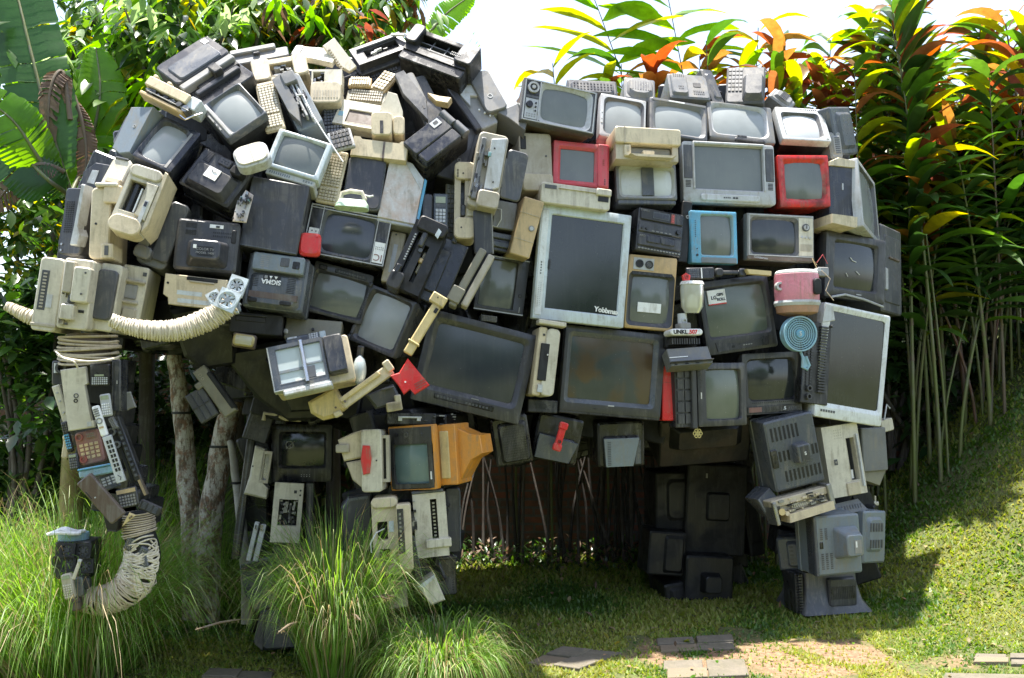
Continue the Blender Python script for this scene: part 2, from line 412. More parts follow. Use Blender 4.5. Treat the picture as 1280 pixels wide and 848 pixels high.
# ================================================================== SETTING
W = bpy.data.worlds.new('World'); SC.world = W; W.use_nodes = True
wt = W.node_tree
for n_ in list(wt.nodes): wt.nodes.remove(n_)
SUN_EL, SUN_AZ = 84.0, -45.0          # azimuth measured from +Y (behind the sculpture) towards +X
sky = wt.nodes.new('ShaderNodeTexSky'); sky.sky_type = 'NISHITA'; sky.sun_disc = False
sky.sun_elevation = R_(SUN_EL); sky.sun_rotation = R_(SUN_AZ); sky.air_density = 1.0; sky.dust_density = 1.6; sky.ozone_density = 1
bg = wt.nodes.new('ShaderNodeBackground'); bg.inputs['Strength'].default_value = .15
wo = wt.nodes.new('ShaderNodeOutputWorld')
hs_ = wt.nodes.new('ShaderNodeHueSaturation'); hs_.inputs['Saturation'].default_value = .75; hs_.inputs['Value'].default_value = .92
wt.links.new(sky.outputs[0], hs_.inputs['Color']); wt.links.new(hs_.outputs[0], bg.inputs[0]); wt.links.new(bg.outputs[0], wo.inputs[0])
sl = bpy.data.lights.new('sun', 'SUN'); so = bpy.data.objects.new('sun', sl); COL.objects.link(so)
sl.energy = 5.0; sl.angle = R_(1.0); sl.color = (1, .95, .87)
d_ = Vector((math.sin(R_(SUN_AZ))*math.cos(R_(SUN_EL)), math.cos(R_(SUN_AZ))*math.cos(R_(SUN_EL)), math.sin(R_(SUN_EL))))
so.rotation_euler = d_.to_track_quat('Z', 'Y').to_euler()
SC.view_settings.view_transform = 'Standard'; SC.view_settings.look = 'None'; SC.view_settings.gamma = 1
SC.view_settings.exposure = 1.58
SC.cycles.max_bounces = 6; SC.cycles.diffuse_bounces = 3; SC.cycles.glossy_bounces = 3; SC.cycles.transmission_bounces = 4; SC.cycles.transparent_max_bounces = 6
SC.cycles.use_denoising = True

def sst(a, b, x):
    t = max(0, min(1, (x-a)/(b-a))); return t*t*(3-2*t)
def gh(x, y):
    """ground height"""
    q = x-2.8; sp = .5*(q+math.sqrt(q*q+.12))
    h = min(2.6, 1.02*sp)*sst(4.6, 7.5, y) + .9*sst(9.5, 30, y)
    h += .03*mnoise.noise(Vector((x*.9, y*.9, 0)))
    return h
def ground():
    xs = sorted(set([-400, -200, -100, -50, -25, -16]+[round(-12+i*.15, 3) for i in range(161)]+[16, 25, 50, 100, 200, 400]))
    ys = sorted(set([-400, -200, -100, -50, -25, -12, -6, -3]+[round(-1+i*.15, 3) for i in range(101)]+[18, 22, 30, 50, 100, 200, 400, 900]))
    vs = [(x, y, gh(x, y)) for y in ys for x in xs]; nx = len(xs)
    fs = [(j*nx+i, j*nx+i+1, (j+1)*nx+i+1, (j+1)*nx+i) for j in range(len(ys)-1) for i in range(nx-1)]
    m, t, o = nt('ground')
    b = N(t, 'ShaderNodeBsdfPrincipled', Roughness=.95); t.links.new(b.outputs[0], o.inputs[0])
    p = pos(t)
    g1 = mix(t, ramp(t, noi(t, p, 6, 8, .75), [(.35, 0), (.65, 1)]), (.045, .075, .014), (.12, .15, .03))
    g1 = mix(t, ramp(t, noi(t, p, 60, 4, .7), [(.4, 0), (.7, .7)]), g1, (.16, .12, .07))
    # bare earth patches in front of the sculpture
    sx = t.nodes.new('ShaderNodeSeparateXYZ'); t.links.new(pos(t), sx.inputs[0])
    def bump(out, c, wd):
        a = N(t, 'ShaderNodeMath', operation='SUBTRACT'); t.links.new(out, a.inputs[0]); a.inputs[1].default_value = c
        d = N(t, 'ShaderNodeMath', operation='DIVIDE'); t.links.new(a.outputs[0], d.inputs[0]); d.inputs[1].default_value = wd
        q = N(t, 'ShaderNodeMath', operation='MULTIPLY'); t.links.new(d.outputs[0], q.inputs[0]); t.links.new(d.outputs[0], q.inputs[1]); return q.outputs[0]
    ad = N(t, 'ShaderNodeMath', operation='ADD'); t.links.new(bump(sx.outputs[0], 1.55, 1.3), ad.inputs[0]); t.links.new(bump(sx.outputs[1], 5.25, .6), ad.inputs[1])
    n5 = noi(t, p, 3.2, 6, .7)
    a2 = N(t, 'ShaderNodeMath', operation='MULTIPLY_ADD'); t.links.new(n5, a2.inputs[0]); a2.inputs[1].default_value = 2.6; t.links.new(ad.outputs[0], a2.inputs[2])
    c = mix(t, ramp(t, a2.outputs[0], [(0, 0), (1, 0)]) if False else None, g1, g1) if False else g1
    mr = N(t, 'ShaderNodeMapRange'); mr.inputs[1].default_value = 1.9; mr.inputs[2].default_value = 1.45; t.links.new(a2.outputs[0], mr.inputs[0])
    soil = mix(t, ramp(t, noi(t, p, 30, 5, .7), [(.35, 0), (.65, 1)]), (.16, .09, .05), (.34, .22, .13))
    c = mix(t, mr.outputs[0], c, soil)
    t.links.new(c, b.inputs['Base Color'])
    bp = N(t, 'ShaderNodeBump', Strength=.8, Distance=.02); t.links.new(noi(t, p, 45, 6, .7), bp.inputs['Height']); t.links.new(bp.outputs[0], b.inputs['Normal'])
    MATS['ground'] = m
    mb = MB(); mb.add(vs, fs, 'ground'); tag(mb.build('ground', None, 60), kind='structure')
ground()
# a soil factor matching the shader loosely, for thinning the lawn
def bare(x, y):
    q = ((x-1.55)/1.3)**2+((y-5.25)/.6)**2
    return q + 1.3*mnoise.noise(Vector((x*3.2, y*3.2, 3))) < .45

# brick retaining wall
def brickmat():
    m, t, o = nt('brick')
    b = N(t, 'ShaderNodeBsdfPrincipled', Roughness=.92); t.links.new(b.outputs[0], o.inputs[0])
    g = t.nodes.new('ShaderNodeNewGeometry'); sp = t.nodes.new('ShaderNodeSeparateXYZ'); cb = t.nodes.new('ShaderNodeCombineXYZ')
    t.links.new(g.outputs['Position'], sp.inputs[0]); t.links.new(sp.outputs[0], cb.inputs[0]); t.links.new(sp.outputs[2], cb.inputs[1])
    ns = t.nodes.new('ShaderNodeTexNoise'); ns.inputs['Scale'].default_value = 6; t.links.new(cb.outputs[0], ns.inputs['Vector'])
    va = t.nodes.new('ShaderNodeMix'); va.data_type = 'VECTOR'; va.inputs[0].default_value = .02; t.links.new(cb.outputs[0], va.inputs[4]); t.links.new(ns.outputs[1], va.inputs[5])
    bt = t.nodes.new('ShaderNodeTexBrick'); t.links.new(va.outputs[1], bt.inputs['Vector'])
    bt.inputs['Scale'].default_value = 1; bt.inputs['Brick Width'].default_value = .21; bt.inputs['Row Height'].default_value = .075; bt.inputs['Mortar Size'].default_value = .012
    bt.inputs['Color1'].default_value = (.30, .10, .06, 1); bt.inputs['Color2'].default_value = (.20, .11, .08, 1); bt.inputs['Mortar'].default_value = (.16, .14, .12, 1)
    c = mix(t, ramp(t, noi(t, cb.outputs[0], 4, 6, .7), [(.4, 0), (.62, .85)]), bt.outputs[0], (.08, .075, .055))
    t.links.new(c, b.inputs['Base Color'])
    bp = N(t, 'ShaderNodeBump', Strength=.9, Distance=.015); bp.invert = True; t.links.new(bt.outputs[1], bp.inputs['Height']); t.links.new(bp.outputs[0], b.inputs['Normal'])
    MATS['brick'] = m
brickmat()
mb = MB()
mb.box(-9, 9, 8.35, 8.6, -.3, 1.9, 'brick', .01); mb.box(-9, 9, 8.33, 8.62, 1.902, 1.96, 'ash', .01)
o = mb.build('brick_wall', None); tag(o, 'low weathered red brick wall behind the sculpture and the stalks', 'wall')
# ================================================================== TELEVISIONS
BT = 'button'; KN = 'knob'
tv('black television tilted on the head below the cream printer mechanism', [(208, 149), (256, 166), (211, 213), (159, 193)], (.09, .12, .24, .12), 'navy', 's_light', sr=.03, gx=.25, gz=.45, off=.0, D=.34,
   extra=[('control_strip', ('b', 'mgrey', .80, .86, .1, .95, -.003, .01, .001))])
tv('dark television with silver bezel stripe tilted high on the head beside the cream keyboard', [(250, 137), (298, 99.6), (333.5, 143), (283, 172.7)], (.20, .09, .09, .09), 'slate', 's_light', shell='vdark', sr=.015, gx=.0, gz=.35, off=-.12, D=.36, taper=.85,
   extra=[('control_strip', ('b', 'silver', .085, .16, .02, .98, -.004, .01)), ('control_panel', ('b', 'silver', .02, .05, .3, .75, -.003, .01, .001)),
          (BT, ('b', 'black', .03, .045, .5, .56, -.006, 0)), (BT, ('b', 'black', .03, .045, .62, .67, -.006, 0))])
tv('pale blue grey computer monitor with a loose white cable over its screen', [(350.7, 162), (415.6, 178.6), (398, 225.8), (328.3, 205.7)], (.11, .10, .11, .13), 'paleblue', 's_grey', sr=.008, ro=.008, gx=.1, gz=.25, off=-.12, name='computer_monitor', cat='monitor', D=.33, lip=.012,
   extra=[('base_panel', ('b', 'lgrey', .05, .95, 1.005, 1.16, .02, .2), ('g', 'greyblue', .1, .5, 1.02, 1.14, 10, 1, .021, .004, .5), ('g', 'greyblue', .72, .92, 1.03, 1.12, 4, 1, .021, .004, .5))])
tv('retro television in silver trim with black side panels beside the red plastic cap', [(388.3, 253.7), (492, 273.8), (476.7, 335), (379, 316)], (.21, .11, .19, .14), 'black', 's_blue', shell='black', sr=.035, ro=.004, gx=.15, gz=.12, off=-.06, D=.34, taper=.9, lipmat='slate',
   extra=[('trim', ('b', 'silver', 0, 1, 0, .03, -.006, .006, .002), ('b', 'silver', 0, 1, .955, .975, -.004, .006, .001), ('b', 'silver', .0, .015, .03, .95, -.004, .006, .001), ('b', 'silver', .985, 1, .03, .95, -.004, .006, .001),
                   ('b', 'silver', .155, .165, .03, .95, -.004, .006, .001), ('b', 'silver', .835, .845, .03, .95, -.004, .006, .001), ('b', 'silver', .02, 1, .06, .075, -.004, .006, .001)),
          ('side_panel', ('b', 'pwhite', .03, .15, .48, .76, -.005, .006, .001), ('g', 'black', .045, .14, .5, .74, 2, 3, -.005, .002, .3)), ('control_panel', ('b', 'pwhite', .85, .98, .52, .93, -.005, .006, .001), ('t', 'maroon', .915, .82, .055, 'IC', -.0065, math.pi), ('g', 'mgrey', .86, .97, .6, .68, 5, 2, -.005, .001, .5))])
tv('dark grey television under the retro one with a worn bezel', [(391, 326), (474, 345), (446, 404), (380, 389)], (.10, .21, .08, .12), 'char', 's_grey', sr=.012, gx=.15, gz=.02, off=.02, D=.36,
   extra=[('control_strip', ('b', 'black', .35, .9, .05, .14, -.003, .01), ('g', 'dgrey', .4, .8, .07, .12, 9, 1, -.003, .002, .5)), (BT, ('b', 'black2', .08, .22, .05, .15, -.008, .01))])
tv('black boxy television leaning right above the clear lamp housing', [(462.7, 357), (522.4, 376), (490, 449), (433, 422)], (.13, .10, .10, .11), 'char', 's_light', shell='black2', sr=.02, gx=-.25, gz=.1, off=-.08, D=.36, taper=.85,
   extra=[('control_strip', ('b', 'black2', .015, .09, .1, .9, -.003, .01), ('g', 'dgrey', .03, .08, .15, .6, 1, 10, -.003, .002, .5)), (BT, ('b', 'char', -.01, .06, -.02, .06, -.012, .01)), (BT, ('b', 'char', -.01, .06, .92, 1.01, -.012, .01))])
tv('large black television with blue tinted screen, red plastic scrap at its corner', [(545, 391), (672.5, 416.6), (650, 530), (505.5, 499)], (.10, .12, .10, .20), 'char', 's_blue', sr=.025, gx=.2, gz=.02, off=-.02, D=.42, lip=.03, dome=.012,
   extra=[('control_strip', ('b', 'black', .2, .75, .87, .93, -.004, .01), ('g', 'dgrey', .22, .4, .88, .92, 6, 1, -.004, .003, .6), ('g', 'dgrey', .48, .7, .885, .92, 7, 1, -.004, .003, .6)), ('badge', ('b', 'mgrey', .53, .6, .835, .845, -.002, .005, .0005))])
tv('wide black television under the white framed set with brown blotched screen', [(708, 406), (832.5, 419), (826, 524), (699, 512)], (.075, .12, .11, .15), 'char', 's_brown', sr=.015, gx=.2, gz=.0, off=-.04, D=.42, lip=.028, lipmat='slate', dome=.012,
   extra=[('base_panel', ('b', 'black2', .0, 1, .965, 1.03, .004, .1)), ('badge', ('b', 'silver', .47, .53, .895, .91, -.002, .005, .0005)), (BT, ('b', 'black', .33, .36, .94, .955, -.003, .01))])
tv('big white flat framed television stood on its side with lettering low on the glass', [(679, 256), (791, 268), (778.4, 409.6), (663.5, 398)], (.125, .085, .085, .10), 'paleblue', 's_black', shell='white', sr=.004, ro=.008, gx=.22, gz=.02, off=-.1, D=.36, taper=.8, lip=.006, recess=.008, dome=.004,
   extra=[('control_strip', ('b', 'white', .01, .09, .05, .97, -.004, .02)), ('speaker_grille', ('g', 'black', .035, .06, .5, .62, 1, 5, -.004, .002, .5), ('g', 'black', .03, .07, .68, .9, 2, 14, -.004, .001, .3)),
          ('badge', ('b', 'black', .125, .145, .48, .56, -.004, .004, .001)), ('scr', 'lettering', ('t', 'pwhite', .82, .868, .042, 'Yobbmaxx', .002, .05, .0018))])
tv('woodgrain television with a silver dial panel at its left, top row', [(654, 95.4), (747.3, 116.6), (742.6, 172), (651.8, 147)], (.27, .13, .12, .14), 'dgrey', 's_grey', shell='wood', sr=.035, ro=.004, gx=.25, gz=.12, off=-.22, D=.36, taper=.95, lip=.03, lipmat='silver',
   extra=[('trim', ('b', 'silver', .02, .98, .02, .045, -.006, .006, .001), ('b', 'silver', .02, .98, .955, .98, -.006, .006, .001), ('b', 'silver', .02, .035, .03, .97, -.006, .006, .001), ('b', 'silver', .965, .98, .03, .97, -.006, .006, .001), ('b', 'silver', .22, .235, .03, .97, -.006, .006, .001)),
          ('control_panel', ('b', 'silver', .05, .215, .47, .93, -.004, .006, .001), ('b', 'black', .05, .215, .06, .38, -.004, .006, .001), ('b', 'dgrey', .05, .215, .39, .45, -.004, .006, .001), ('g', 'mgrey', .06, .2, .8, .9, 4, 2, -.004, .001, .6)),
          (KN, ('o', 'silver', .13, .22, .036, .024, -.02, 0), ('c', 'black', .13, .22, .024, -.012, 0), ('c', 'silver', .13, .22, .012, -.024, 0)), (KN, ('c', 'black', .10, .62, .02, -.02, 0, .023)),
          (BT, ('c', 'black', .185, .56, .006, -.01, 0)), (BT, ('c', 'black', .185, .65, .006, -.01, 0)), (BT, ('c', 'black', .185, .74, .006, -.01, 0))])
tv('white television in the top row right of the woodgrain set', [(750.8, 114), (809.8, 128.4), (805, 176), (749.7, 172)], (.13, .12, .10, .12), 'silver', 's_light', shell='white', sr=.03, gx=.2, gz=.3, off=.02, D=.34, lipmat='dgrey',
   extra=[('control_panel', ('b', 'lgrey', .02, .06, .4, .7, -.003, .01, .001)), (BT, ('b', 'black', .03, .05, .45, .48, -.005, .01)), (BT, ('b', 'black', .03, .05, .6, .62, -.005, .01))])
tv('dark rimmed television behind the cream printer in the top row', [(813, 122.5), (885, 131), (883, 176), (811, 166)], (.12, .17, .09, .14), 'dgrey', 's_light', shell='black2', sr=.03, gx=.18, gz=.35, off=0, D=.36, lip=.025, lipmat='grey',
   extra=[('top_strip', ('b', 'grey', .03, .98, .01, .09, -.004, .01), ('b', 'white', .32, .62, .02, .08, -.006, .01))])
tv('silver television with bright curved screen, fourth set from the left in the top row', [(885.3, 127), (964.5, 134), (968.7, 177.4), (885.8, 173)], (.09, .10, .13, .17), 'grey', 's_light', shell='dgrey', sr=.04, gx=.15, gz=.42, off=.0, D=.36, lip=.022, lipmat='silver',
   extra=[('badge', ('b', 'black', .42, .56, .88, .92, -.003, .005, .001)), ('base_strip', ('b', 'black2', .38, .84, .94, 1.02, -.004, .02))])
tv('small white television with dark underside at the right end of the top row', [(968, 134), (1028, 136), (1040, 178), (979, 173)], (.14, .22, .18, .14), 'lgrey', 's_white', shell='vdark', sr=.02, gx=.15, gz=.5, off=-.05, D=.4, taper=.95, lip=.02, lipmat='dgrey', front=.5,
   extra=[('speaker_grille', ('g', 'black', .5, .86, .03, .08, 9, 1, 0, .002, .6)), ('control_strip', ('b', 'silver', .9, .96, .1, .95, -.003, .01))])
tv('red painted television with chipped black patches under the small white set', [(971.6, 193), (1035, 195), (1039.5, 258), (975.8, 259.5)], (.15, .15, .14, .17), 'redworn', 's_grey', shell='redworn', sr=.012, ro=.006, gx=.12, gz=.05, off=-.1, D=.34, taper=.92, lip=.03, front=.6)
tv('big wide silver television with a rounded lower button panel', [(853, 178), (968.5, 180), (969, 256), (854, 253)], (.13, .06, .13, .23), 'silver', 's_grey', shell='grey', sr=.006, ro=.02, gx=.15, gz=.08, off=-.03, D=.4, lip=.01, recess=.012, dome=.006,
   extra=[('speaker_grille', ('b', 'dgrey', .01, .105, .06, .62, -.003, .01), ('g', 'black', .01, .10, .64, .76, 1, 5, 0, .003, .6)), ('speaker_grille', ('b', 'dgrey', .895, .99, .06, .62, -.003, .01), ('g', 'black', .90, .99, .64, .76, 1, 5, 0, .003, .6)),
          ('screen_frame', ('b', 'lgrey', .11, .127, .03, .78, -.012, .01), ('b', 'lgrey', .873, .89, .03, .78, -.012, .01), ('b', 'lgrey', .11, .89, .0, .045, -.012, .01)),
          ('control_panel', ('r', 'lgrey', .18, .82, .86, .97, -.012, .01, .018), ('g', 'black', .42, .5, .9, .935, 4, 1, -.012, .003, .6), ('g', 'black', .52, .58, .9, .935, 2, 1, -.012, .003, .8))])
tv('small silver television with a dark vertical band down its screen', [(769.7, 202.7), (844, 207.4), (847.5, 249.5), (771, 250)], (.10, .15, .08, .15), 'grey', 's_white', shell='char', sr=.02, gx=.1, gz=.12, off=-.06, D=.36, taper=.9, lip=.022, lipmat='silver', front=.4,
   extra=[('scr', 'band', ('b', 'slate', .42, .62, .12, .88, -.003, .01, .001)), ('trim', ('b', 'black', .05, .2, .01, .07, -.008, .01)), ('lower_lip', ('r', 'slate', .02, .98, .98, 1.12, .01, .12, .01))])
tv('red computer monitor with a pale diagonal reflection, beside the cream case', [(693, 175.6), (761.5, 181.5), (761.5, 237), (690.7, 228.6)], (.13, .17, .26, .12), 'redpink', 's_grey', sr=.004, ro=.008, gx=.22, gz=.05, off=-.03, D=.34, lip=.018, recess=.014, dome=.006, name='computer_monitor', cat='monitor',
   extra=[('control_strip', ('b', 'redpink', .79, .97, .0, .98, -.012, .01), ('g', 'dred', .85, .92, .35, .5, 1, 4, -.012, .002, .5), ('g', 'black', .9, .93, .8, .95, 1, 4, -.012, .002, .6))])
tv('bright blue television with a slim left button strip', [(865, 261), (918.3, 267), (925, 329), (862.6, 330)], (.24, .09, .11, .17), 'blue', 's_grey', shell='blue', sr=.012, ro=.008, gx=.22, gz=.03, off=-.08, D=.3, lip=.012, lipmat='skyblue',
   extra=[('speaker_grille', ('g', 'black', .08, .11, .18, .52, 1, 9, 0, .002, .5)), (KN, ('c', 'black', .12, .85, .008, -.006, .004)), (BT, ('c', 'black', .12, .73, .004, -.006, .004)), ('base_panel', ('b', 'greyblue', .2, .98, .88, 1.0, -.003, .02))])
tv('brown woodgrain television with a silver knob panel on its right', [(932, 263.4), (1016, 272.8), (1019, 330), (935.7, 322)], (.09, .13, .27, .17), 'mgrey', 's_dark', shell='wood', sr=.025, ro=.004, gx=.15, gz=.02, off=-.08, D=.34, taper=.96, lip=.02, lipmat='dgrey',
   extra=[('trim', ('b', 'silver', .02, .98, .02, .045, -.005, .006, .001), ('b', 'silver', .02, .98, .89, .91, -.005, .006, .001), ('b', 'silver', .02, .035, .03, .9, -.005, .006, .001), ('b', 'wood', 0, 1, .915, 1.0, -.004, .01)),
          ('control_panel', ('b', 'bone', .77, .98, .06, .88, -.004, .006, .001)), ('speaker_grille', ('g', 'beige', .79, .96, .55, .86, 9, 1, -.004, .003, .5)),
          (KN, ('o', 'dgrey', .87, .27, .026, .018, -.012, 0), ('c', 'silver', .87, .27, .018, -.02, 0), ('b', 'black', .865, .875, .2, .3, -.024, -.02, .0005)), (BT, ('c', 'silver', .81, .48, .008, -.014, 0)), (BT, ('c', 'silver', .87, .485, .008, -.014, 0)), (BT, ('c', 'silver', .93, .49, .008, -.014, 0)),
          ('badge', ('t', 'silver', .2, .955, .022, 'Goldstrom', -.005, .1, .0004))])
tv('tan cased television with two round dials above its small screen', [(787, 318), (847.7, 322.9), (840, 414.5), (779.6, 409.6)], (.12, .29, .12, .10), 'woodtan', 's_grey', shell='yellow', sr=.02, ro=.012, gx=.12, gz=.0, off=-.1, D=.32, taper=.95, lip=.03, lipmat='char',
   extra=[('dial_panel', ('b', 'silver', .1, .52, .04, .2, -.004, .006, .001)), (KN, ('o', 'black', .22, .12, .026, .018, -.01, 0), ('c', 'vdark', .22, .12, .018, -.006, 0)), (KN, ('o', 'black', .42, .125, .026, .018, -.01, 0), ('c', 'dgrey', .42, .125, .014, -.012, 0)),
          ('control_strip', ('b', 'black2', .08, .92, .225, .275, -.004, .006), ('g', 'dgrey', .18, .5, .235, .265, 3, 1, -.004, .003, .4)),
          ('scr', 'sticker', ('b', 'pwhite', .25, .73, .64, .77, .002, .012, .0005))])
tv('rounded charcoal television with a small white sticker in its screen corner', [(869, 352), (960, 344), (972, 432), (887, 446)], (.09, .12, .09, .24), 'char', 's_green', shell='black2', sr=.02, ro=.02, gx=.15, gz=.02, off=-.05, D=.4, lip=.018,
   extra=[('control_panel', ('p', 'black2', [(.12, .84), (.5, .9), (.9, .82), (.88, .96), (.14, .97)], -.004, .01), ('g', 'mgrey', .5, .64, .905, .93, 4, 1, -.004, .003, .6), ('c', 'vdark', .37, .92, .008, -.008, .0)),
          ('scr', 'sticker', ('b', 'pwhite', .12, .37, .13, .33, -.001, .012, .0005), ('b', 'red', .12, .37, .315, .33, -.002, .012, .0003), ('t', 'navy', .2, .235, .032, 'LG', -.002, 0, .0012), ('t', 'navy', .29, .20, .024, 'GIPS', -.002, 0, .0012), ('t', 'navy', .3, .265, .024, 'ROLL', -.002, 0, .0012))])
tv('black television with a vented left side below the grey tray', [(872, 454.5), (933, 453), (933, 530), (873, 536)], (.19, .12, .13, .12), 'char', 's_green', shell='black2', sr=.015, gx=.35, gz=.0, off=-.14, D=.34, taper=.95, lip=.01, front=.5,
   extra=[('side_panel', ('b', 'black2', -.42, -.02, .02, 1.0, .02, .12), ('g', 'char', -.4, -.1, .05, .95, 2, 5, .02, .01, .85)), ('side_strip', ('b', 'char', -.13, -.03, -.01, 1.02, -.01, .1)),
          (BT, ('b', 'pwhite', .055, .075, .46, .56, -.004, .004, .001)), (KN, ('g', 'black', .03, .09, .06, .4, 1, 6, 0, .004, .6))])
tv('grey television with rounded screen below the small blue fan', [(926.4, 442.8), (1000, 439), (1001.6, 514), (932.9, 520.6)], (.10, .12, .10, .24), 'dgrey', 's_dark', shell='char', sr=.03, gx=.2, gz=.0, off=-.04, D=.36, lip=.012, lipmat='black2',
   extra=[('speaker_grille', ('g', 'black', .12, .92, .79, .83, 24, 1, 0, .002, .5)), ('control_panel', ('b', 'black2', .03, .97, .86, .98, -.004, .01), ('b', 'maroon', .06, .28, .88, .96, -.006, .0, .001), ('g', 'black', .32, .55, .88, .96, 3, 1, -.004, .003, .8), ('t', 'pwhite', .68, .92, .03, '.S', -.006, 0, .0006), ('g', 'dgrey', .74, .9, .89, .95, 4, 1, -.004, .003, .6))])
tv('black television turned on a slant above the big white set, screen scratched', [(1027.7, 278.3), (1098.5, 311), (1112.7, 391.5), (1039, 359)], (.17, .14, .16, .18), 'char', 's_dark', shell='char', sr=.015, gx=.42, gz=.0, off=-.1, D=.3, lip=.018,
   extra=[('badge', ('b', 'silver', .52, .6, .9, .915, -.003, .005, .0005)), ('scr', 'scratches', ('u', 'pwhite', [(.40, .35, 0), (.44, .4, -.002), (.5, .41, 0)], .0025), ('u', 'pwhite', [(.5, .55, -.002), (.56, .6, -.003)], .002), ('u', 'pwhite', [(.34, .6, 0), (.37, .65, 0)], .002)), ('trim', ('u', 'silver', [(.1, 1.0, -.01), (.3, .94, -.02), (.6, .97, -.02), (.98, 1.04, 0)], .008))])
tv('big white framed television with dark green glass at the right flank', [(1039, 379), (1110, 395), (1105.5, 530), (1008.5, 523)], (.12, .06, .06, .13), 'white', 's_black', shell='bone', sr=.02, ro=.015, gx=.4, gz=.0, off=-.2, D=.4, taper=.7, lip=.03, recess=.01, dome=.01,
   extra=[('badge', ('g', 'dgrey', .08, .3, .925, .955, 6, 1, 0, .002, .7))])
tv('orange portable television high on the front leg', [(484, 533.7), (541, 530.7), (545.6, 612), (489.5, 614)], (.10, .27, .13, .09), 'orange', 's_teal', shell='orange', sr=.03, ro=.008, gx=-.35, gz=.0, off=-.08, D=.34, taper=.86, lip=.03, lipmat='black', front=.3,
   extra=[('front_panel', ('h', 'black2', .04, .96, .03, .97, -.006, .004, [(.12, .86, .29, .90)])), (KN, ('c', 'vdark', .2, .14, .010, -.02, 0)), (KN, ('o', 'dgrey', .42, .14, .015, .009, -.012, 0)), (BT, ('u', 'dgrey', [(.7, .14, -.008), (.8, .14, -.008)], .002), ('u', 'dgrey', [(.75, .1, -.008), (.75, .18, -.008)], .002)), ('label', ('b', 'pwhite', .9, .93, .72, .84, -.009, .0, .0005)),
          ('rear_box', ('b', 'orange', .97, 1.35, .02, .96, .08, .3), ('b', 'yellow', 1.0, 1.2, .12, .86, .075, .1), ('p', 'orange', [(1.3, .08), (1.62, .2), (1.82, .22), (1.86, .5), (1.6, .6), (1.3, .95)], .12, .3))])
tv('black television set in the far front leg with a pale mark on its glass', [(340, 529), (415, 531.6), (415, 601.6), (337.5, 604)], (.17, .18, .14, .28), 'black', 's_black', sr=.012, gx=.1, gz=0, off=.55, D=.36,
   extra=[('scr', 'mark', ('o', 'mgrey', .30, .36, .024, .020, -.002, .01), ('o', 'mgrey', .34, .38, .014, .011, -.002, .01), ('u', 'mgrey', [(.25, .42, 0), (.38, .3, -.002)], .002)), (BT, ('g', 'pwhite', .48, .66, .86, .92, 4, 2, 0, .002, .25))])
tv('dark flat television between the olive lid and the white framed set', [(603, 317), (661, 326), (655, 396), (590, 386)], (.08, .08, .24, .10), 'char', 's_grey', shell='black2', sr=.004, gx=.15, gz=.05, off=.08, D=.3, lip=.008,
   extra=[('trim', ('b', 'silver', 0, 1, .975, .995, -.004, .006, .001), ('b', 'silver', 0, 1, .01, .03, -.004, .006, .001)), (BT, ('b', 'black', .86, .92, .62, .68, -.004, .004)), ('badge', ('b', 'mgrey', .9, .92, .85, .95, -.003, .004, .0005))])
tv('silver cased television at the far right edge turned outward, behind the cream speaker', [(1074, 205), (1093, 224), (1100, 302), (1078, 287)], (.08, .1, .1, .1), 'silver', 's_light', shell='lgrey', sr=.02, gx=1.6, gz=.15, off=-.12, D=.3, lip=.015, lipmat='dgrey')
# backs of sets
tvback('black television back with a white label, tilted beside the silver edged set', [(258, 182), (313, 214), (286, 262), (222, 226)], 'black2', (.08, .92, .35, .97), .05, .14, gx=.1, gz=.3, off=-.04, in2=.8,
       extra=[('label', ('b', 'pwhite', .38, .62, .42, .68, -.054, -.04, .0005), ('u', 'dgrey', [(.44, .46, -.056), (.5, .52, -.056), (.57, .5, -.056)], .0015)), ('socket_panel', ('b', 'vdark', .72, .94, .16, .34, -.055, .01), ('b', 'char', .38, .62, .04, .22, -.012, .01), ('g', 'vdark', .42, .58, .08, .18, 3, 2, -.012, .003, .4)), ('vents', ('g', 'char', .06, .3, .05, .3, 1, 8, 0, .006, .5))])
tvback('black television back with a stepped square hump and silver label, under the small phone', [(224, 271), (299, 280), (295.5, 341), (213.7, 336)], 'char', (.2, .86, .42, .93), .11, .16, gx=.2, gz=.1, off=-.12, in2=.72,
       extra=[('vents', ('g', 'vdark', .06, .4, .08, .18, 1, 4, 0, .003, .5), ('g', 'vdark', .06, .4, .22, .32, 1, 4, 0, .003, .5), ('g', 'vdark', .58, .88, .2, .34, 10, 2, 0, .003, .5)),
              ('label', ('b', 'pwhite', .52, .74, .08, .15, -.003, .005, .0005), ('b', 'black', .62, .68, .1, .14, -.005, .005, .0005)), ('socket_panel', ('b', 'vdark', .88, .96, .15, .42, -.004, .01)),
              ('plate', ('b', 'vdark', .42, .66, .62, .8, -.114, -.1, .001), ('t', 'mgrey', .54, .68, .018, 'COLOR TV', -.115), ('t', 'mgrey', .54, .75, .016, 'MODEL 1400', -.115), ('b', 'pwhite', .35, .40, .6, .67, -.114, -.1, .0005))])
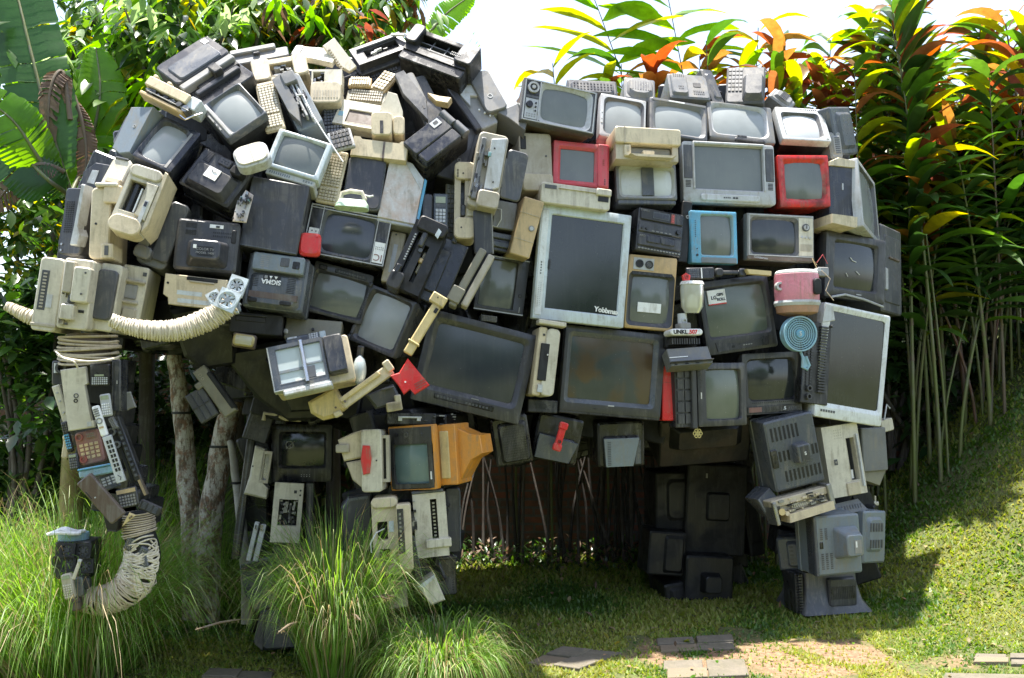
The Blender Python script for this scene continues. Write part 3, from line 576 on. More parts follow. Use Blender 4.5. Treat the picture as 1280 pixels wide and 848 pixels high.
tvback('grey television back with upside down white lettering, beneath the flat black panel', [(314, 314), (387, 325), (378, 391), (301, 383)], 'slate', (.06, .94, .36, .98), .03, .16, gx=.1, gz=.1, off=-.1, hr=.03,
       extra=[('lower_panel', ('r', 'greyblue', .08, .94, .02, .34, -.045, .03, .012)), ('socket_panel', ('b', 'vdark', .74, .88, .1, .26, -.047, .0), ('c', 'black', .84, .22, .007, -.055, 0), ('b', 'dgrey', .54, .7, .06, .24, -.048, .0)),
              ('label', ('g', 'mgrey', .12, .45, .06, .28, 1, 6, -.045, .001, .4), ('b', 'vdark', .30, .58, .40, .56, -.034, -.02, .001), ('p', 'pwhite', [(.40, .42), (.45, .42), (.425, .475)], -.037, -.03, .0005), ('p', 'pwhite', [(.48, .42), (.54, .42), (.51, .475)], -.037, -.03, .0005), ('t', 'pwhite', .44, .525, .036, 'SIGMA', -.036, math.pi, .001), ('b', 'mgrey', .32, .37, .42, .47, -.036, -.03, .0005)),
              ('vents', ('g', 'vdark', .08, .28, .42, .64, 1, 7, -.03, .003, .45), ('g', 'vdark', .62, .92, .42, .7, 1, 9, -.03, .003, .45)), ('foot', ('b', 'vdark', .1, .26, .84, .92, -.034, 0)), ('foot', ('b', 'vdark', .62, .82, .84, .92, -.034, 0)), ('rust_patch', ('b', 'wood', .1, .9, .72, .83, -.032, 0, .001))])
tvback('black television back with long louvre slots and a raised square boss, on the hind leg', [(951.5, 528.3), (1013, 516), (1034.6, 602.6), (973, 613)], 'slate', (.45, .74, .38, .66), .07, .18, gx=.2, gz=-.05, off=-.16, in2=.9, hr=.012,
       extra=[('vents', *[('g', 'vdark', x, x+.07, a, b_, 1, 1, 0, .004, .6) for x, a, b_ in [(.08+i*.085, .04, .36) for i in range(7)]+[(.22+i*.085, .68, .94) for i in range(9)]+[(.08+i*.085, .4, .64) for i in range(4)]+[(.76+i*.075, .4, .64) for i in range(3)]]),
              ('socket_panel', ('b', 'black', .02, .14, .4, .66, -.012, .01), ('c', 'vdark', .08, .47, .006, -.015, 0), ('c', 'vdark', .08, .58, .006, -.015, 0)), ('label', ('b', 'char', .52, .68, .42, .62, -.073, -.05, .001), ('t', 'pwhite', .6, .52, .03, 'S', -.075, 0, .001))])
tvback('dusty grey television back with stepped square hump at the base of the hind leg', [(1015, 647), (1073.5, 641.5), (1079, 716), (1020, 721)], 'greyblue', (.42, .94, .2, .74), .12, .2, gx=.15, gz=0, off=-.16, in2=.66, Y=6.05,
       extra=[('vents', ('g', 'dgrey', .12, .32, .2, .4, 2, 6, 0, .003, .5), ('g', 'dgrey', .12, .4, .62, .9, 3, 8, 0, .003, .5), ('b', 'black', .12, .2, .43, .55, -.004, .01)),
              ('label', ('b', 'mgrey', .66, .8, .38, .6, -.124, -.1, .001), ('b', 'pwhite', .68, .71, .4, .5, -.126, -.1, .0005)), ('edge', ('b', 'slate', .0, .06, .0, 1, -.02, .1))])
tvback('grey television back with a barred grille edge at the right of the hind leg', [(1079, 633), (1107, 645), (1108, 700), (1080, 708)], 'greyblue', (.1, .8, .1, .8), .02, .2, gx=.6, gz=0, off=0, Y=6.15, hr=.03, extra=[('vents', ('g', 'dgrey', .15, .75, .15, .78, 5, 2, -.02, .005, .5))])
tvback('small grey television back poking out left of the hind leg base', [(970, 676), (1010, 668), (1012, 714), (975, 712)], 'slate', (.3, .9, .1, .9), .05, .2, gx=-.4, gz=0, Y=6.2, extra=[('vents', ('g', 'char', .35, .85, .2, .8, 2, 5, -.05, .003, .5))])
tvback('black television back holding the red handset under the belly', [(670, 517), (738, 526), (712, 581), (668, 573)], 'black', (.04, .9, .45, .98), .03, .3, gx=.1, gz=-.1, off=.06, in2=.95,
       extra=[('panel', ('p', 'slate', [(.05, .42), (.95, .5), (.82, .96), (.05, .95)], -.045, -.02))])
tvback('black television back with a blue grey label sheet, hanging from the belly', [(743, 529), (808, 527), (803, 583), (752, 584)], 'black', (.1, .9, .3, .98), .03, .3, gx=.1, gz=-.1, off=.08, in2=.95,
       extra=[('panel', ('p', 'greyblue', [(.1, .34), (.86, .34), (.72, .97), (.14, .97)], -.045, -.02, .002), ('g', 'slate', .14, .28, .4, .94, 1, 14, -.045, .002, .5)), ('panel', ('b', 'slate', .76, .9, .4, .94, -.036, -.02))])
tvback('black perforated television back wedge under the large blue tinted set', [(606, 524), (664, 519), (661, 576), (628, 586)], 'black', (.15, .95, .1, .95), .03, .3, gx=.1, gz=-.15, off=.02, in2=.9,
       extra=[('vents', ('g', 'char', .25, .88, .18, .9, 14, 14, -.03, .003, .55))])
tvback('big black television shell with curved underside right of the hanging labels', [(820, 526), (948, 521), (930, 572), (828, 590)], 'vdark', (.1, .9, .1, .6), .06, .5, gx=.1, gz=-.5, off=.22, in2=.8)
tvback('small grey television back with barred top, last on the right of the spine', [(880, 88), (893, 86), (904, 131), (890, 129)], 'dgrey', (.1, .9, .1, .9), .01, .25, gx=.5, gz=.5, off=.05)
tvback('dusty grey television back with square louvre grid on the spine', [(908, 83), (952, 84), (961, 131), (908, 126)], 'dgrey', (.42, .98, .28, .96), .05, .26, gx=-.2, gz=.5, off=.0, in2=.8, extra=[('vents', ('g', 'grey', .04, .42, .04, .7, 4, 6, 0, .006, .7))])
tvback('slotted grey television back in two halves on the spine', [(835, 92), (884, 93), (888, 124), (838, 121)], 'grey', (.04, .46, .06, .94), .02, .3, gx=.1, gz=.6, off=.05, in2=.92, extra=[('vents', ('g', 'black', .1, .4, .1, .3, 6, 1, -.02, .002, .5), ('b', 'black', .6, .8, .36, .56, -.003, .01), ('g', 'black', .2, .34, .6, .78, 4, 2, -.02, .003, .5), ('g', 'dgrey', .58, .86, .66, .86, 6, 2, 0, .003, .6))])
tvback('ribbed grey television back with rounded top on the spine', [(782, 97), (818, 98), (820, 128), (779, 121)], 'grey', (.06, .94, .06, .94), .03, .3, gx=.1, gz=.6, off=.08, in2=.8, hr=.05, extra=[('vents', ('g', 'dgrey', .12, .88, .14, .9, 9, 1, -.028, .004, .5))])
tvback('low rounded black television back with pale rim behind the woodgrain set', [(706, 98), (772, 101), (771, 122), (712, 116)], 'dgrey', (.06, .94, .2, .98), .02, .3, gx=.1, gz=.5, off=.1, in2=.95, hr=.03, rim='lgrey', extra=[('vents', ('g', 'black2', .1, .9, .32, .84, 12, 3, -.02, .003, .5))])
tvback('grey curved television back behind the small white set at the right end of the spine', [(955, 118), (975, 112), (994, 128), (990, 136)], 'mgrey', (.2, .9, .1, .9), .02, .2, gx=.4, gz=.6, off=.2, extra=[('vents', ('g', 'dgrey', .2, .9, .2, .8, 6, 1, -.02, .003, .5))])
tvback('tall black television seen from its side at the upper right shoulder', [(1037, 133), (1060, 134), (1076, 196), (1047, 190)], 'slate', (.2, .9, .1, .9), .02, .3, gx=1.0, gz=.1, off=-.05, in2=.85)
tvback('narrow grey vented television edge below the tall black one', [(1036, 166), (1052, 164), (1054, 197), (1040, 199)], 'mgrey', (.1, .9, .1, .9), .01, .2, gx=.5, gz=.0, off=-.08, extra=[('vents', ('g', 'dgrey', .15, .85, .2, .85, 1, 8, -.01, .003, .5))])
tvback('broad dark grey television side panel at the far right edge', [(1098, 280), (1132, 291), (1122, 392), (1106, 392)], 'dgrey', (.1, .9, .1, .9), .008, .4, gx=1.1, gz=0, off=.1, in2=.97, extra=[('trim', ('b', 'silver', .1, .2, .5, .75, -.02, 0)), ('trim', ('b', 'wood', .3, .8, .35, .38, -.02, 0))])
# far hind leg (black sets, their shade deepened by the darkest plastic colour)
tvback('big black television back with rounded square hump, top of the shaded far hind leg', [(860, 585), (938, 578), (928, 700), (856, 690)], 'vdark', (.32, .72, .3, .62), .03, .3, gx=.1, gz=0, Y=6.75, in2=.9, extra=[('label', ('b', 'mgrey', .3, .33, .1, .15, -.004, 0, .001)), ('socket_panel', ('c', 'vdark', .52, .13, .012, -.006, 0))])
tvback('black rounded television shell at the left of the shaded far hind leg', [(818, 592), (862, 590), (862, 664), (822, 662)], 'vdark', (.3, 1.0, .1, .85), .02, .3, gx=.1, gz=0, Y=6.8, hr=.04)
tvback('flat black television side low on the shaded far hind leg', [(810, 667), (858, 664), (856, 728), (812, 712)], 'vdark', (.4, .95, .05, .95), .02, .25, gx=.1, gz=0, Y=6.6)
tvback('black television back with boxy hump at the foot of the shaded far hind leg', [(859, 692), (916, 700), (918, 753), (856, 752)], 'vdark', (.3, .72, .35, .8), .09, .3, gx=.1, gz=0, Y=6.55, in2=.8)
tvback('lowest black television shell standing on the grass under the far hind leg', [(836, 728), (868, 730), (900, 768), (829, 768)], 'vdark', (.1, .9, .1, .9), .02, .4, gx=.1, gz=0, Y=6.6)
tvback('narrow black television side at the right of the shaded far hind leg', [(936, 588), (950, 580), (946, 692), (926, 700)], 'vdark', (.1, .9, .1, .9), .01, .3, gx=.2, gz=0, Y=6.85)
# foot of near hind leg (flared television shell)
fd = dev('television', 'flared black television shell as the foot of the near hind leg, standing on grass', 'television back', [(1000, 716), (1078, 716), (1096, 766), (992, 764)], .15, 0, 0, Y=6.1)
w, h = fd.w, fd.h
mb = MB(); mb.loft([rr(-w*.40, w*.36, h/2, h/2+.01, .02, 0)]*1+[], 'slate', False, False) if False else None
def secz(mb, L, mat):  # loft of horizontal rounded rects: (z, x0, x1, y0, y1, r)
    secs = []
    for z, x0, x1, y0, y1, r in L: secs.append([(p[0], p[2], z) for p in rr(x0, x1, y0, y1, r, 0)])
    mb.loft(secs, mat)
secz(mb, [(h*.52, -w*.38, w*.33, 0, .34, .03), (h*.2, -w*.37, w*.34, -.005, .34, .03), (-h*.2, -w*.40, w*.39, -.025, .36, .03), (-h*.5, -w*.46, w*.49, -.06, .4, .03)], 'dgrey'); mb.build('rear_shell', fd.o)
mb = MB(); mb.box(-w*.10, w*.28, -.045, .05, -h*.34, h*.38, 'char', .01); mb.grid(-w*.08, w*.26, -h*.3, h*.34, 14, 1, -.045, .004, 'black2', .5); mb.build('vents', fd.o)
mb = MB(); mb.grid(-w*.5, -w*.40, -h*.5, h*.5, 1, 14, .02, .03, 'black', .55); mb.box(-w*.5, -w*.39, .02, .2, -h*.5, h*.5, 'black'); mb.build('side_grille', fd.o)
# ================================================================== PRINTERS, KEYBOARDS, PHONES AND OTHER APPLIANCES
PR = 'printer'
def B(m, *a): return ('b', m)+a
D0 = .30
# ---- top of the head
gen('printer', 'black flatbed printer lying open lidded at the very top left of the head', PR, [(200, 96), (263, 47), (315, 97), (254, 134)], [
    ('body', [('r', 'black2', .02, 1, .45, 1, .0, .30, .03)]), ('lid', [('r', 'char', 0, 1, 0, .52, -.05, .06, .03)]), ('lid_panel', [('r', 'slate', .1, .88, .16, .5, -.06, -.04, .02)]),
    ('front_strip', [B('mgrey', .0, .98, .53, .64, -.045, .01)]), ('paper_slot', [B('vdark', .2, .97, .65, .72, -.02, .01), B('black', .52, .66, .58, .76, -.07, 0)]), ('lower_tray', [B('char', .1, .9, .74, .82, -.03, .02)]), ('label', [B('pwhite', .84, .93, .05, .15, -.053, -.04, .001)])], gx=-.1, gz=.6, off=0)
gen('printer_mechanism', 'cream printer mechanism with exposed dark rollers, left of the silver edged television', 'printer part', [(195, 94), (250, 130), (237, 154), (179, 117)], [
    ('casing', [B('cream', 0, .82, .1, .55, -.04, .1), B('cream', .02, .1, -.08, .1, -.03, .03), B('cream', .3, .38, -.06, .1, -.03, .03), B('paleblue', .8, 1, .05, .62, -.02, .1)]), ('roller', [('x', 'black', .05, .9, .68, .018, .0)]),
    ('rail', [B('tan', 0, .85, .84, 1.0, -.03, .05), B('steel', .1, .95, .74, .78, -.035, .0)]), ('gear', [('c', 'steel', .86, .72, .02, -.03, .02)]), ('gear', [('c', 'dgrey', .74, .7, .015, -.04, .02)]), ('cable', [('u', 'chrome', [(.8, 1.0, 0), (.95, 1.1, -.01), (1.06, .8, -.02), (1.1, .5, 0)], .005)]), ('clutter', [('junk', 'steel', .05, .8, .58, .8, -.03, .02, 30)])], gx=0, gz=.3, off=-.1)
gen('printer_cover', 'smooth grey blue plastic cover slanting at the left edge of the head', 'cover', [(168, 134), (198, 131), (158, 196), (137, 186)], [
    ('upper_shell', [('p', 'greyblue', [(.0, .1), (1, 0), (1, .95), (.55, 1.02), (.1, .95)], -.01, .25)]), ('lower_shell', [('p', 'slate', [(-.25, .25), (.15, .12), (.2, .95), (-.25, .8)], .02, .24)]), ('emblem', [('o', 'silver', .62, .45, .009, .006, -.013, 0)])], gx=-.3, gz=.3, off=.05)
gen('speaker_box', 'dark grey eight sided box with a white label behind the left cream printers', 'speaker', [(103, 203), (142, 203), (138, 240), (101, 240)], [
    ('body', [('p', 'char', [(.02, .3), (.4, 0), (.95, .12), (1, 1), (0, 1)], 0, .25)]), ('label', [('p', 'lgrey', [(.34, .26), (.56, .3), (.44, .75), (.2, .68)], -.003, .005, .001)])], off=.25, gx=-.2, gz=.1)
gen('vented_casing', 'dark grey case panel with black louvres and a long white strip, left edge of head', 'panel', [(88, 235), (110, 235), (98, 316), (69, 320)], [
    ('casing', [('r', 'char', -.05, 1.05, 0, 1, 0, .3, .02)]), ('vent', [('g', 'vdark', .08, .5, .2, .68, 4, 15, 0, .004, .6)]), ('white_strip', [('p', 'lgrey', [(1.0, -.03), (1.16, -.02), (1.04, .62), (1.2, .73), (1.12, .88), (.78, .88), (.86, .6)], -.04, .02)]), ('screw', [('c', 'steel', .1, .85, .006, -.006, 0)]), ('screw', [('c', 'steel', .1, .94, .006, -.006, 0)])], gx=-.3, gz=.05, off=.05)
gen('printer', 'upright cream printer with lugs at top and bottom, beside the long white strip', PR, [(114, 233), (142, 232.5), (144, 326), (111, 322)], [
    ('body', [('r', 'cream', 0, .82, .02, 1, 0, .28, .025)]), ('top_lug', [B('cream', .55, 1.3, .0, .24, -.02, .12), B('bone', .2, 1.15, -.03, .02, -.03, .1)]), ('bottom_lug', [B('cream', .55, 1.05, .8, 1.0, -.025, .12)]), ('slot', [B('dgrey', .72, .88, .83, .96, -.028, .0, .001)]), ('screw', [('c', 'black', .25, .52, .006, -.003, 0)])], gx=.1, gz=.05, off=-.12)
gen('printer', 'cream printer tube end leaning up right above the left cream printers', PR, [(144, 196), (168, 202), (148, 232), (122, 231)], [
    ('body', [('r', 'bone', 0, 1, 0, 1.1, 0, .25, .03)]), ('lip', [B('cream2', .3, 1, .75, .95, -.02, .02)]), ('slot', [B('dgrey', .1, .8, -.01, .06, -.01, .05)])], gx=-.1, gz=.35, off=-.02)
gen('printer', 'rounded cream printer with a big dark oval opening and blue white label', PR, [(166, 207), (203, 221), (180, 297), (138, 281)], [
    ('body', [('h', 'bone', 0, .98, .0, 1, -.02, .06, [(.12, .62, .22, .72)]), ('r', 'bone', .0, .98, -.03, .16, -.035, .05, .03), ('r', 'cream', .0, .98, .8, 1.08, -.04, .08, .05), B('black2', .1, .64, .2, .74, .06, .2)]), ('roller', [('z', 'black', .28, .24, .72, .022, .03)]), ('paper_guide', [B('pwhite', .5, .54, .3, .7, -.01, .05, .001)]),
    ('arch', [('p', 'bone', [(.62, .2), (.98, .2), (.98, .8), (.62, .74), (.72, .6), (.76, .45), (.72, .32)], -.035, -.01)]), ('flange', [('p', 'cream', [(1.0, -.05), (1.1, -.03), (1.12, .85), (1.0, .98)], -.03, .18)]), ('label', [B('lgrey', .78, .9, .48, .86, -.038, -.03, .001), B('navy', .8, .88, .5, .58, -.04, -.03, .0005)]), ('screw', [('c', 'dgrey', .93, .3, .006, -.03, 0)])], gx=.15, gz=.15, off=-.22)
gen('printer', 'grey printer with dark side panel tucked behind the rounded cream one', PR, [(204, 241), (231, 254), (210, 341), (166, 324)], [
    ('body', [('r', 'grey', 0, 1, .12, 1, .02, .3, .03)]), ('side_panel', [('r', 'dgrey', .42, 1.02, .04, .9, 0, .2, .02)]), ('ridge', [('p', 'mgrey', [(.1, .0), (.4, .06), (.3, .9), (-.02, .8)], -.03, .06)]), ('groove', [B('vdark', .36, .40, .1, .8, -.032, 0, .001)]), ('foot', [('r', 'grey', -.05, .5, .78, .95, -.05, .1, .02)])], gx=.2, gz=.05, off=-.05)
gen('printer', 'beige office printer with small square grille, lowest left corner of head', PR, [(51, 323), (77, 321), (70, 420), (38, 408)], [
    ('body', [('r', 'bone', 0, 1.05, 0, 1, 0, .34, .02)]), ('vent', [('g', 'beige', .16, .46, .2, .7, 1, 11, 0, .005, .5), B('dgrey', .14, .48, .18, .72, -.001, .01, .0005)]), ('label', [B('lgrey', .5, .75, .5, .68, -.003, .01, .001)]), ('base_lip', [B('beige', -.02, 1.07, .9, .94, -.006, .3, .002)])], gx=.1, gz=.0, off=-.05)
gen('printer', 'stepped beige office printer standing on end between the grille printer and the grey lid', PR, [(81, 320), (120, 328), (108, 412), (70, 411)], [
    ('body', [('r', 'bone', 0, .98, 0, 1, .0, .34, .015)]), ('upper_block', [('r', 'bone', .45, 1.0, .12, .62, -.05, .05, .012)]), ('carriage', [B('beige', .1, .42, .05, .5, -.03, .03), B('dgrey', .3, .5, .52, .64, -.02, .02), B('bone', .18, .6, .66, .88, -.045, .02), ('junk', 'beige', .1, .45, .5, .95, -.02, .01, 16)]), ('slot', [B('vdark', .66, .84, .72, .76, -.004, .01, .001)]), ('screw', [('c', 'dgrey', .85, .2, .005, -.053, -.04)]), ('screw', [('c', 'dgrey', .8, .5, .005, -.053, -.04)])], gx=.1, gz=.0, off=-.16)
gen('printer', 'beige printer covered by a rounded dark grey lid, right of the stepped printer', PR, [(126, 329), (152, 331), (140, 418), (114, 410)], [
    ('body', [('r', 'bone', 0, 1, 0, 1, 0, .32, .015)]), ('lid', [('r', 'dgrey', .0, .92, .1, .84, -.03, .02, .022)])], gx=.15, gz=0, off=-.12)
gen('printer', 'beige printer with a ladder of trays at the right end of the muzzle row', PR, [(151, 328), (188, 337), (172, 415), (143, 410)], [
    ('body', [('r', 'bone', 0, .98, .0, 1, 0, .32, .012)]), ('upper_tray', [B('beige', .1, .95, .22, .27, -.03, .02), B('dgrey', .78, .92, .08, .14, -.004, .01, .001)]), ('lower_tray', [B('beige', .1, .8, .55, .6, -.03, .02), B('mgrey', .2, .7, .3, .52, -.012, .02), B('beige', .3, .8, .66, .9, -.02, .02)]), ('screw', [('c', 'dgrey', .1, .15, .006, -.004, 0)])], gx=.2, gz=0, off=-.04)
gen('printer_cover', 'wide cream printer cover with faded labels, above the wrapped tusk', 'cover', [(206, 340), (284, 352), (280, 388), (203, 380)], [
    ('shell', [('p', 'cream', [(.0, 0), (1, 0), (.98, 1), (.1, 1), (.08, .78), (0, .68)], 0, .2)]), ('slot', [B('vdark', .35, .85, .02, .14, -.004, .1, .002), B('beige', .4, .8, .14, .2, -.012, .01)]), ('label', [B('paleblue', .22, .62, .5, .64, -.002, .01, .001), B('paleblue', .24, .85, .76, .9, -.002, .01, .001)]), ('screw', [('c', 'black', .06, .3, .006, -.003, .0)])], gx=.15, gz=-.05, off=-.16)
gen('equipment_casing', 'flat dark grey square panel in the middle of the head, left of the retro television', 'panel', [(316, 222), (389, 231), (369.5, 319.5), (297, 306.5)], [
    ('top_plate', [('r', 'char', 0, 1, 0, 1, 0, .34, .012)]), ('seam', [B('slate', .015, .985, .97, .985, -.002, .01, .0005)])], gx=.15, gz=.1, off=-.12)
gen('storage_tub', 'small translucent grey oval tub lying between two black televisions on the head', 'tub', box4(314, 193, 44, 27, -18), [
    ('tub', [('r', 'lgrey', 0, 1, 0, 1, 0, .07, .05)]), ('rim', [('r', 'bone', .05, .95, .07, .93, -.01, .0, .045)]), ('seam', [B('mgrey', .5, .52, .1, .9, -.012, 0, .001)])], gx=0, gz=.5, off=-.2)
gen('circuit_board', 'pale corroded circuit board wedged beside the flat dark panel', 'circuit board', [(303, 236), (318, 240), (309, 281), (287, 276)], [
    ('board', [('p', 'rustwhite', [(.3, .0), (.9, .1), (1, .95), (.1, 1), (0, .5)], 0, .01)]), ('components', [('junk', 'teal', .2, .9, .05, .4, -.03, .0, 14), ('junk', 'steel', .1, .9, .2, .95, -.02, .0, 26)])], gx=.1, gz=.2, off=-.18)
def keyrow(mat, s0, s1, t0, t1, nx, ny, y=-.004, h=.008, f=.82): return ('g', mat, s0, s1, t0, t1, nx, ny, y, h, f, 1)
def keyboard(label, c, body='cream', keys='bone', nx=5, ny=16, split=.72, thick=.03, **kw):
    return gen('keyboard', label, 'keyboard', c, [('base', [('r', body, 0, 1, 0, 1, 0, thick, .01)]), ('keys', [keyrow(keys, .1, .92, .05, split-.03, nx, int(ny*split))]), ('number_pad', [keyrow(keys, .1, .92, split, .96, nx, max(2, int(ny*(1-split))))])], **kw)
keyboard('yellowed cream keyboard lying downhill right of the silver edged television', [(308, 106), (331, 106), (369, 157), (342, 159)], 'cream', 'bone', 5, 18, gx=0, gz=.45, off=-.05)
keyboard('grimy cream keyboard standing between the pale monitor and the green iron', [(412, 188), (437, 190), (420, 256), (390, 251)], 'cream', 'cream2', 6, 17, gx=.1, gz=.2, off=-.02)
keyboard('black keyboard half under the cream printer near the small number pad', [(398, 131), (424, 136), (436, 166), (408, 168)], 'black2', 'slate', 6, 9, gx=0, gz=.4, off=.02)
keyboard('separate silver number pad with black keys between monitor and tan cover', [(406, 164), (437, 162), (445, 181), (417, 190)], 'silver', 'black2', 5, 5, .5, gx=0, gz=.4, off=-.12)
keyboard('black keyboard in shadow below the black scanner lid on the crown', [(437, 93), (496, 72), (505, 92), (445, 112)], 'black', 'black2', 16, 4, .5, gx=0, gz=.4, off=.1)
keyboard('short cream keyboard piece lying flat on the crown, left one of two', [(435, 96), (466, 98), (462, 107), (436, 108)], 'tan', 'cream', 8, 3, .5, gx=0, gz=.6, off=.0)
keyboard('cream keyboard piece tilted like a roof on the crown, right one of two', [(483, 88), (497, 94), (481, 115), (458, 110)], 'tan', 'cream2', 4, 6, .5, gx=0, gz=.6, off=-.03)
keyboard('brown stained keyboard row above the flat beige device with brown window', [(436, 112), (484, 115), (481, 129), (430, 127)], 'olive', 'beige', 14, 4, .5, gx=0, gz=.5, off=.02)
gen('word_processor', 'flat beige device with a dirty brown display window on the crown', 'typewriter', [(428, 127), (479, 130), (465, 162), (414, 152)], [
    ('casing', [('h', 'bone', 0, 1, 0, 1, 0, .03, [(.27, .95, .35, .88)]), ('r', 'beige', 0, 1, .0, 1, .03, .09, .01)]), ('display', [B('wood', .26, .96, .34, .89, .008, .03, .001)]), ('sticker', [B('skyblue', .06, .18, .5, .68, -.002, .01, .0005)])], gx=0, gz=.5, off=-.05)
gen('printer', 'cream printer upended behind the tan cover, front grille cracked', PR, [(464, 112), (506, 112), (505, 174), (465, 174)], [
    ('arm', [('p', 'bone', [(.5, 0), (.78, .05), (.95, .4), (.95, .6), (.05, .62), (.1, .5), (.45, .1)], .02, .2)]), ('front_block', [('r', 'cream', 0, .62, .52, .98, -.04, .18, .02)]), ('side_block', [('r', 'cream', .64, 1, .55, .92, -.01, .18, .02)]), ('slot', [B('black', .26, .36, .7, .95, -.043, 0, .001)])], gx=.1, gz=.2, off=-.12)
gen('printer_cover', 'long tan printer cover with a dark streak down its middle', 'cover', [(441, 171), (513, 176), (508, 199), (437, 196)], [
    ('shell', [('p', 'cream', [(.02, .0), (.12, 0), (.16, .12), (.84, .14), (.88, .02), (1, .02), (.98, 1), (0, 1)], 0, .18)]), ('streak', [B('wood', .55, .585, .15, 1, -.002, .1, .0005)])], gx=.1, gz=.2, off=-.1)
gen('printer_cover', 'rounded dark grey printer lid behind the green iron', 'lid', [(437, 195), (484, 200), (474, 266), (427, 256)], [('lid', [('r', 'slate', 0, 1, 0, 1, 0, .1, .03)]), ('rim', [('r', 'char', .04, .96, .03, .97, -.006, .0, .028)])], gx=.15, gz=.2, off=-.06)
gen('metal_case', 'pale rusted metal case with a bright blue right edge', 'metal case', [(487, 198), (532, 203), (522, 286), (473, 267)], [
    ('front_panel', [('p', 'rustwhite', [(0, 0), (.55, .02), (.98, .25), (.98, 1), (0, 1)], 0, .25)]), ('blue_edge', [('p', 'blue', [(.99, .22), (1.06, .25), (1.06, .98), (.99, 1.0)], .01, .25)]), ('tape', [('p', 'lgrey', [(.4, .03), (.6, .04), (.97, .26), (.97, .45)], -.004, .005, .001)]), ('front_edge', [B('silver', -.0, .98, .99, 1.05, .01, .24)])], gx=.15, gz=.2, off=-.1)
di = dev('clothes_iron', 'mint green clothes iron with white handle resting on the dark lid', 'iron', [(422, 237), (462, 240), (461, 265), (421, 258)], .1, .1, -.25)
mb = MB(); secz(mb, [(-di.h*.5, -di.w*.55, di.w*.5, -.05, .05, .03), (-di.h*.3, -di.w*.5, di.w*.5, -.045, .045, .03), (-di.h*.05, -di.w*.42, di.w*.4, -.03, .03, .02)], 'mint'); mb.build('body', di.o)
mb = MB(); mb.tube([(-di.w*.4, 0, -di.h*.15), (-di.w*.36, 0, di.h*.3), (-di.w*.1, 0, di.h*.46), (di.w*.25, 0, di.h*.42), (di.w*.36, 0, di.h*.1), (di.w*.3, 0, -di.h*.15)], .013, 'bone', 8); mb.build('handle', di.o)
mb = MB(); mb.tube([(di.w*.3, 0, di.h*.3), (di.w*.5, 0, di.h*.25), (di.w*.62, -.01, di.h*.28)], .005, 'pwhite'); mb.build('cord', di.o)
gen('bottle_top', 'red square plastic cap on the left corner of the retro television', 'plastic cap', [(375, 291), (402, 292), (400, 321), (373, 319)], [('cap', [('r', 'red', 0, 1, 0, 1, -.01, .04, .025, .012)]), ('stud', [('c', 'red', .2, .82, .006, -.014, 0)]), ('stud', [('c', 'red', .8, .84, .006, -.014, 0)]), ('stud', [('c', 'red', .8, .16, .006, -.014, 0)])], gx=.15, gz=.1, off=-.16)
gen('printer', 'flat light grey printer lid section at the back of the crown, left of centre', PR, [(284, 63), (356, 61), (364, 71), (291, 76)], [('body', [('r', 'grey', 0, 1, .2, 1.1, 0, .3, .01)]), ('lid', [('r', 'mgrey', .02, .8, -.08, .35, -.02, .2, .008)]), ('handle', [B('char', .4, .52, .45, .62, -.02, 0)])], gx=0, gz=.6, off=.15)
gen('printer', 'cream printer with a torn open slot behind the grey printer on the crown', PR, [(313, 80), (382, 69), (387, 95), (319, 105)], [
    ('body', [('h', 'cream', 0, 1, 0, 1, -.01, .04, [(.32, .74, .25, .8)]), ('r', 'cream', 0, .32, 0, 1, -.03, .2, .02), ('r', 'cream', .74, 1, 0, 1, -.03, .2, .02), B('black', .3, .76, .1, .9, .1, .2)]), ('roller', [('junk', 'lgrey', .34, .72, .3, .78, .0, .08, 14)])], gx=.05, gz=.4, off=.02)
gen('printer', 'blue grey printer on its end with inner carriage showing, left of the black keyboard', PR, [(344, 100), (366, 84), (405, 152), (368, 160)], [
    ('body', [('r', 'greyblue', 0, 1.05, .02, 1, .02, .22, .02)]), ('left_side', [('p', 'grey', [(-.05, .1), (.35, .05), (.42, .7), (.2, .98), (-.02, .75)], -.04, .03)]), ('carriage', [('r', 'grey', .3, .85, .08, .3, -.05, .03, .01), B('silver', .5, .6, .2, .9, -.03, .02), B('char', .4, .5, .3, .7, -.02, .02), B('lgrey', .68, .76, .25, .95, -.02, .02)]), ('clutter', [('junk', 'mgrey', .35, .9, .2, .9, -.03, .0, 22)]), ('cable', [('u', 'pwhite', [(.55, .55, -.05), (.75, .62, -.07), (.72, 1.0, -.08), (.8, 1.4, -.08), (.95, 1.9, -.06)], .004)])], gx=0, gz=.35, off=-.12)
gen('printer_cover', 'sunlit pale printer lid propped on top of the crown', 'lid', [(376, 56), (414, 64), (420, 82), (380, 71)], [('lid', [('p', 'bone', [(.0, 0), (.5, 0), (1, .25), (1, 1), (.4, .8), (0, .7)], 0, .04)]), ('hinge', [('r', 'grey', -.25, .0, -.1, .6, 0, .1, .01)])], gx=0, gz=.9, off=0)
gen('paper_tray', 'tall pale paper tray with ribs standing at the top of the crown', 'paper tray', [(412, 52), (421, 44), (442, 84), (420, 98)], [('tray', [('p', 'bone', [(0, .1), (.9, 0), (1.05, .95), (.5, 1), (.1, .7)], 0, .03)]), ('ribs', [('g', 'beige', -.05, .35, .25, .9, 1, 9, 0, .012, .4)])], gx=.3, gz=.3, off=-.05)
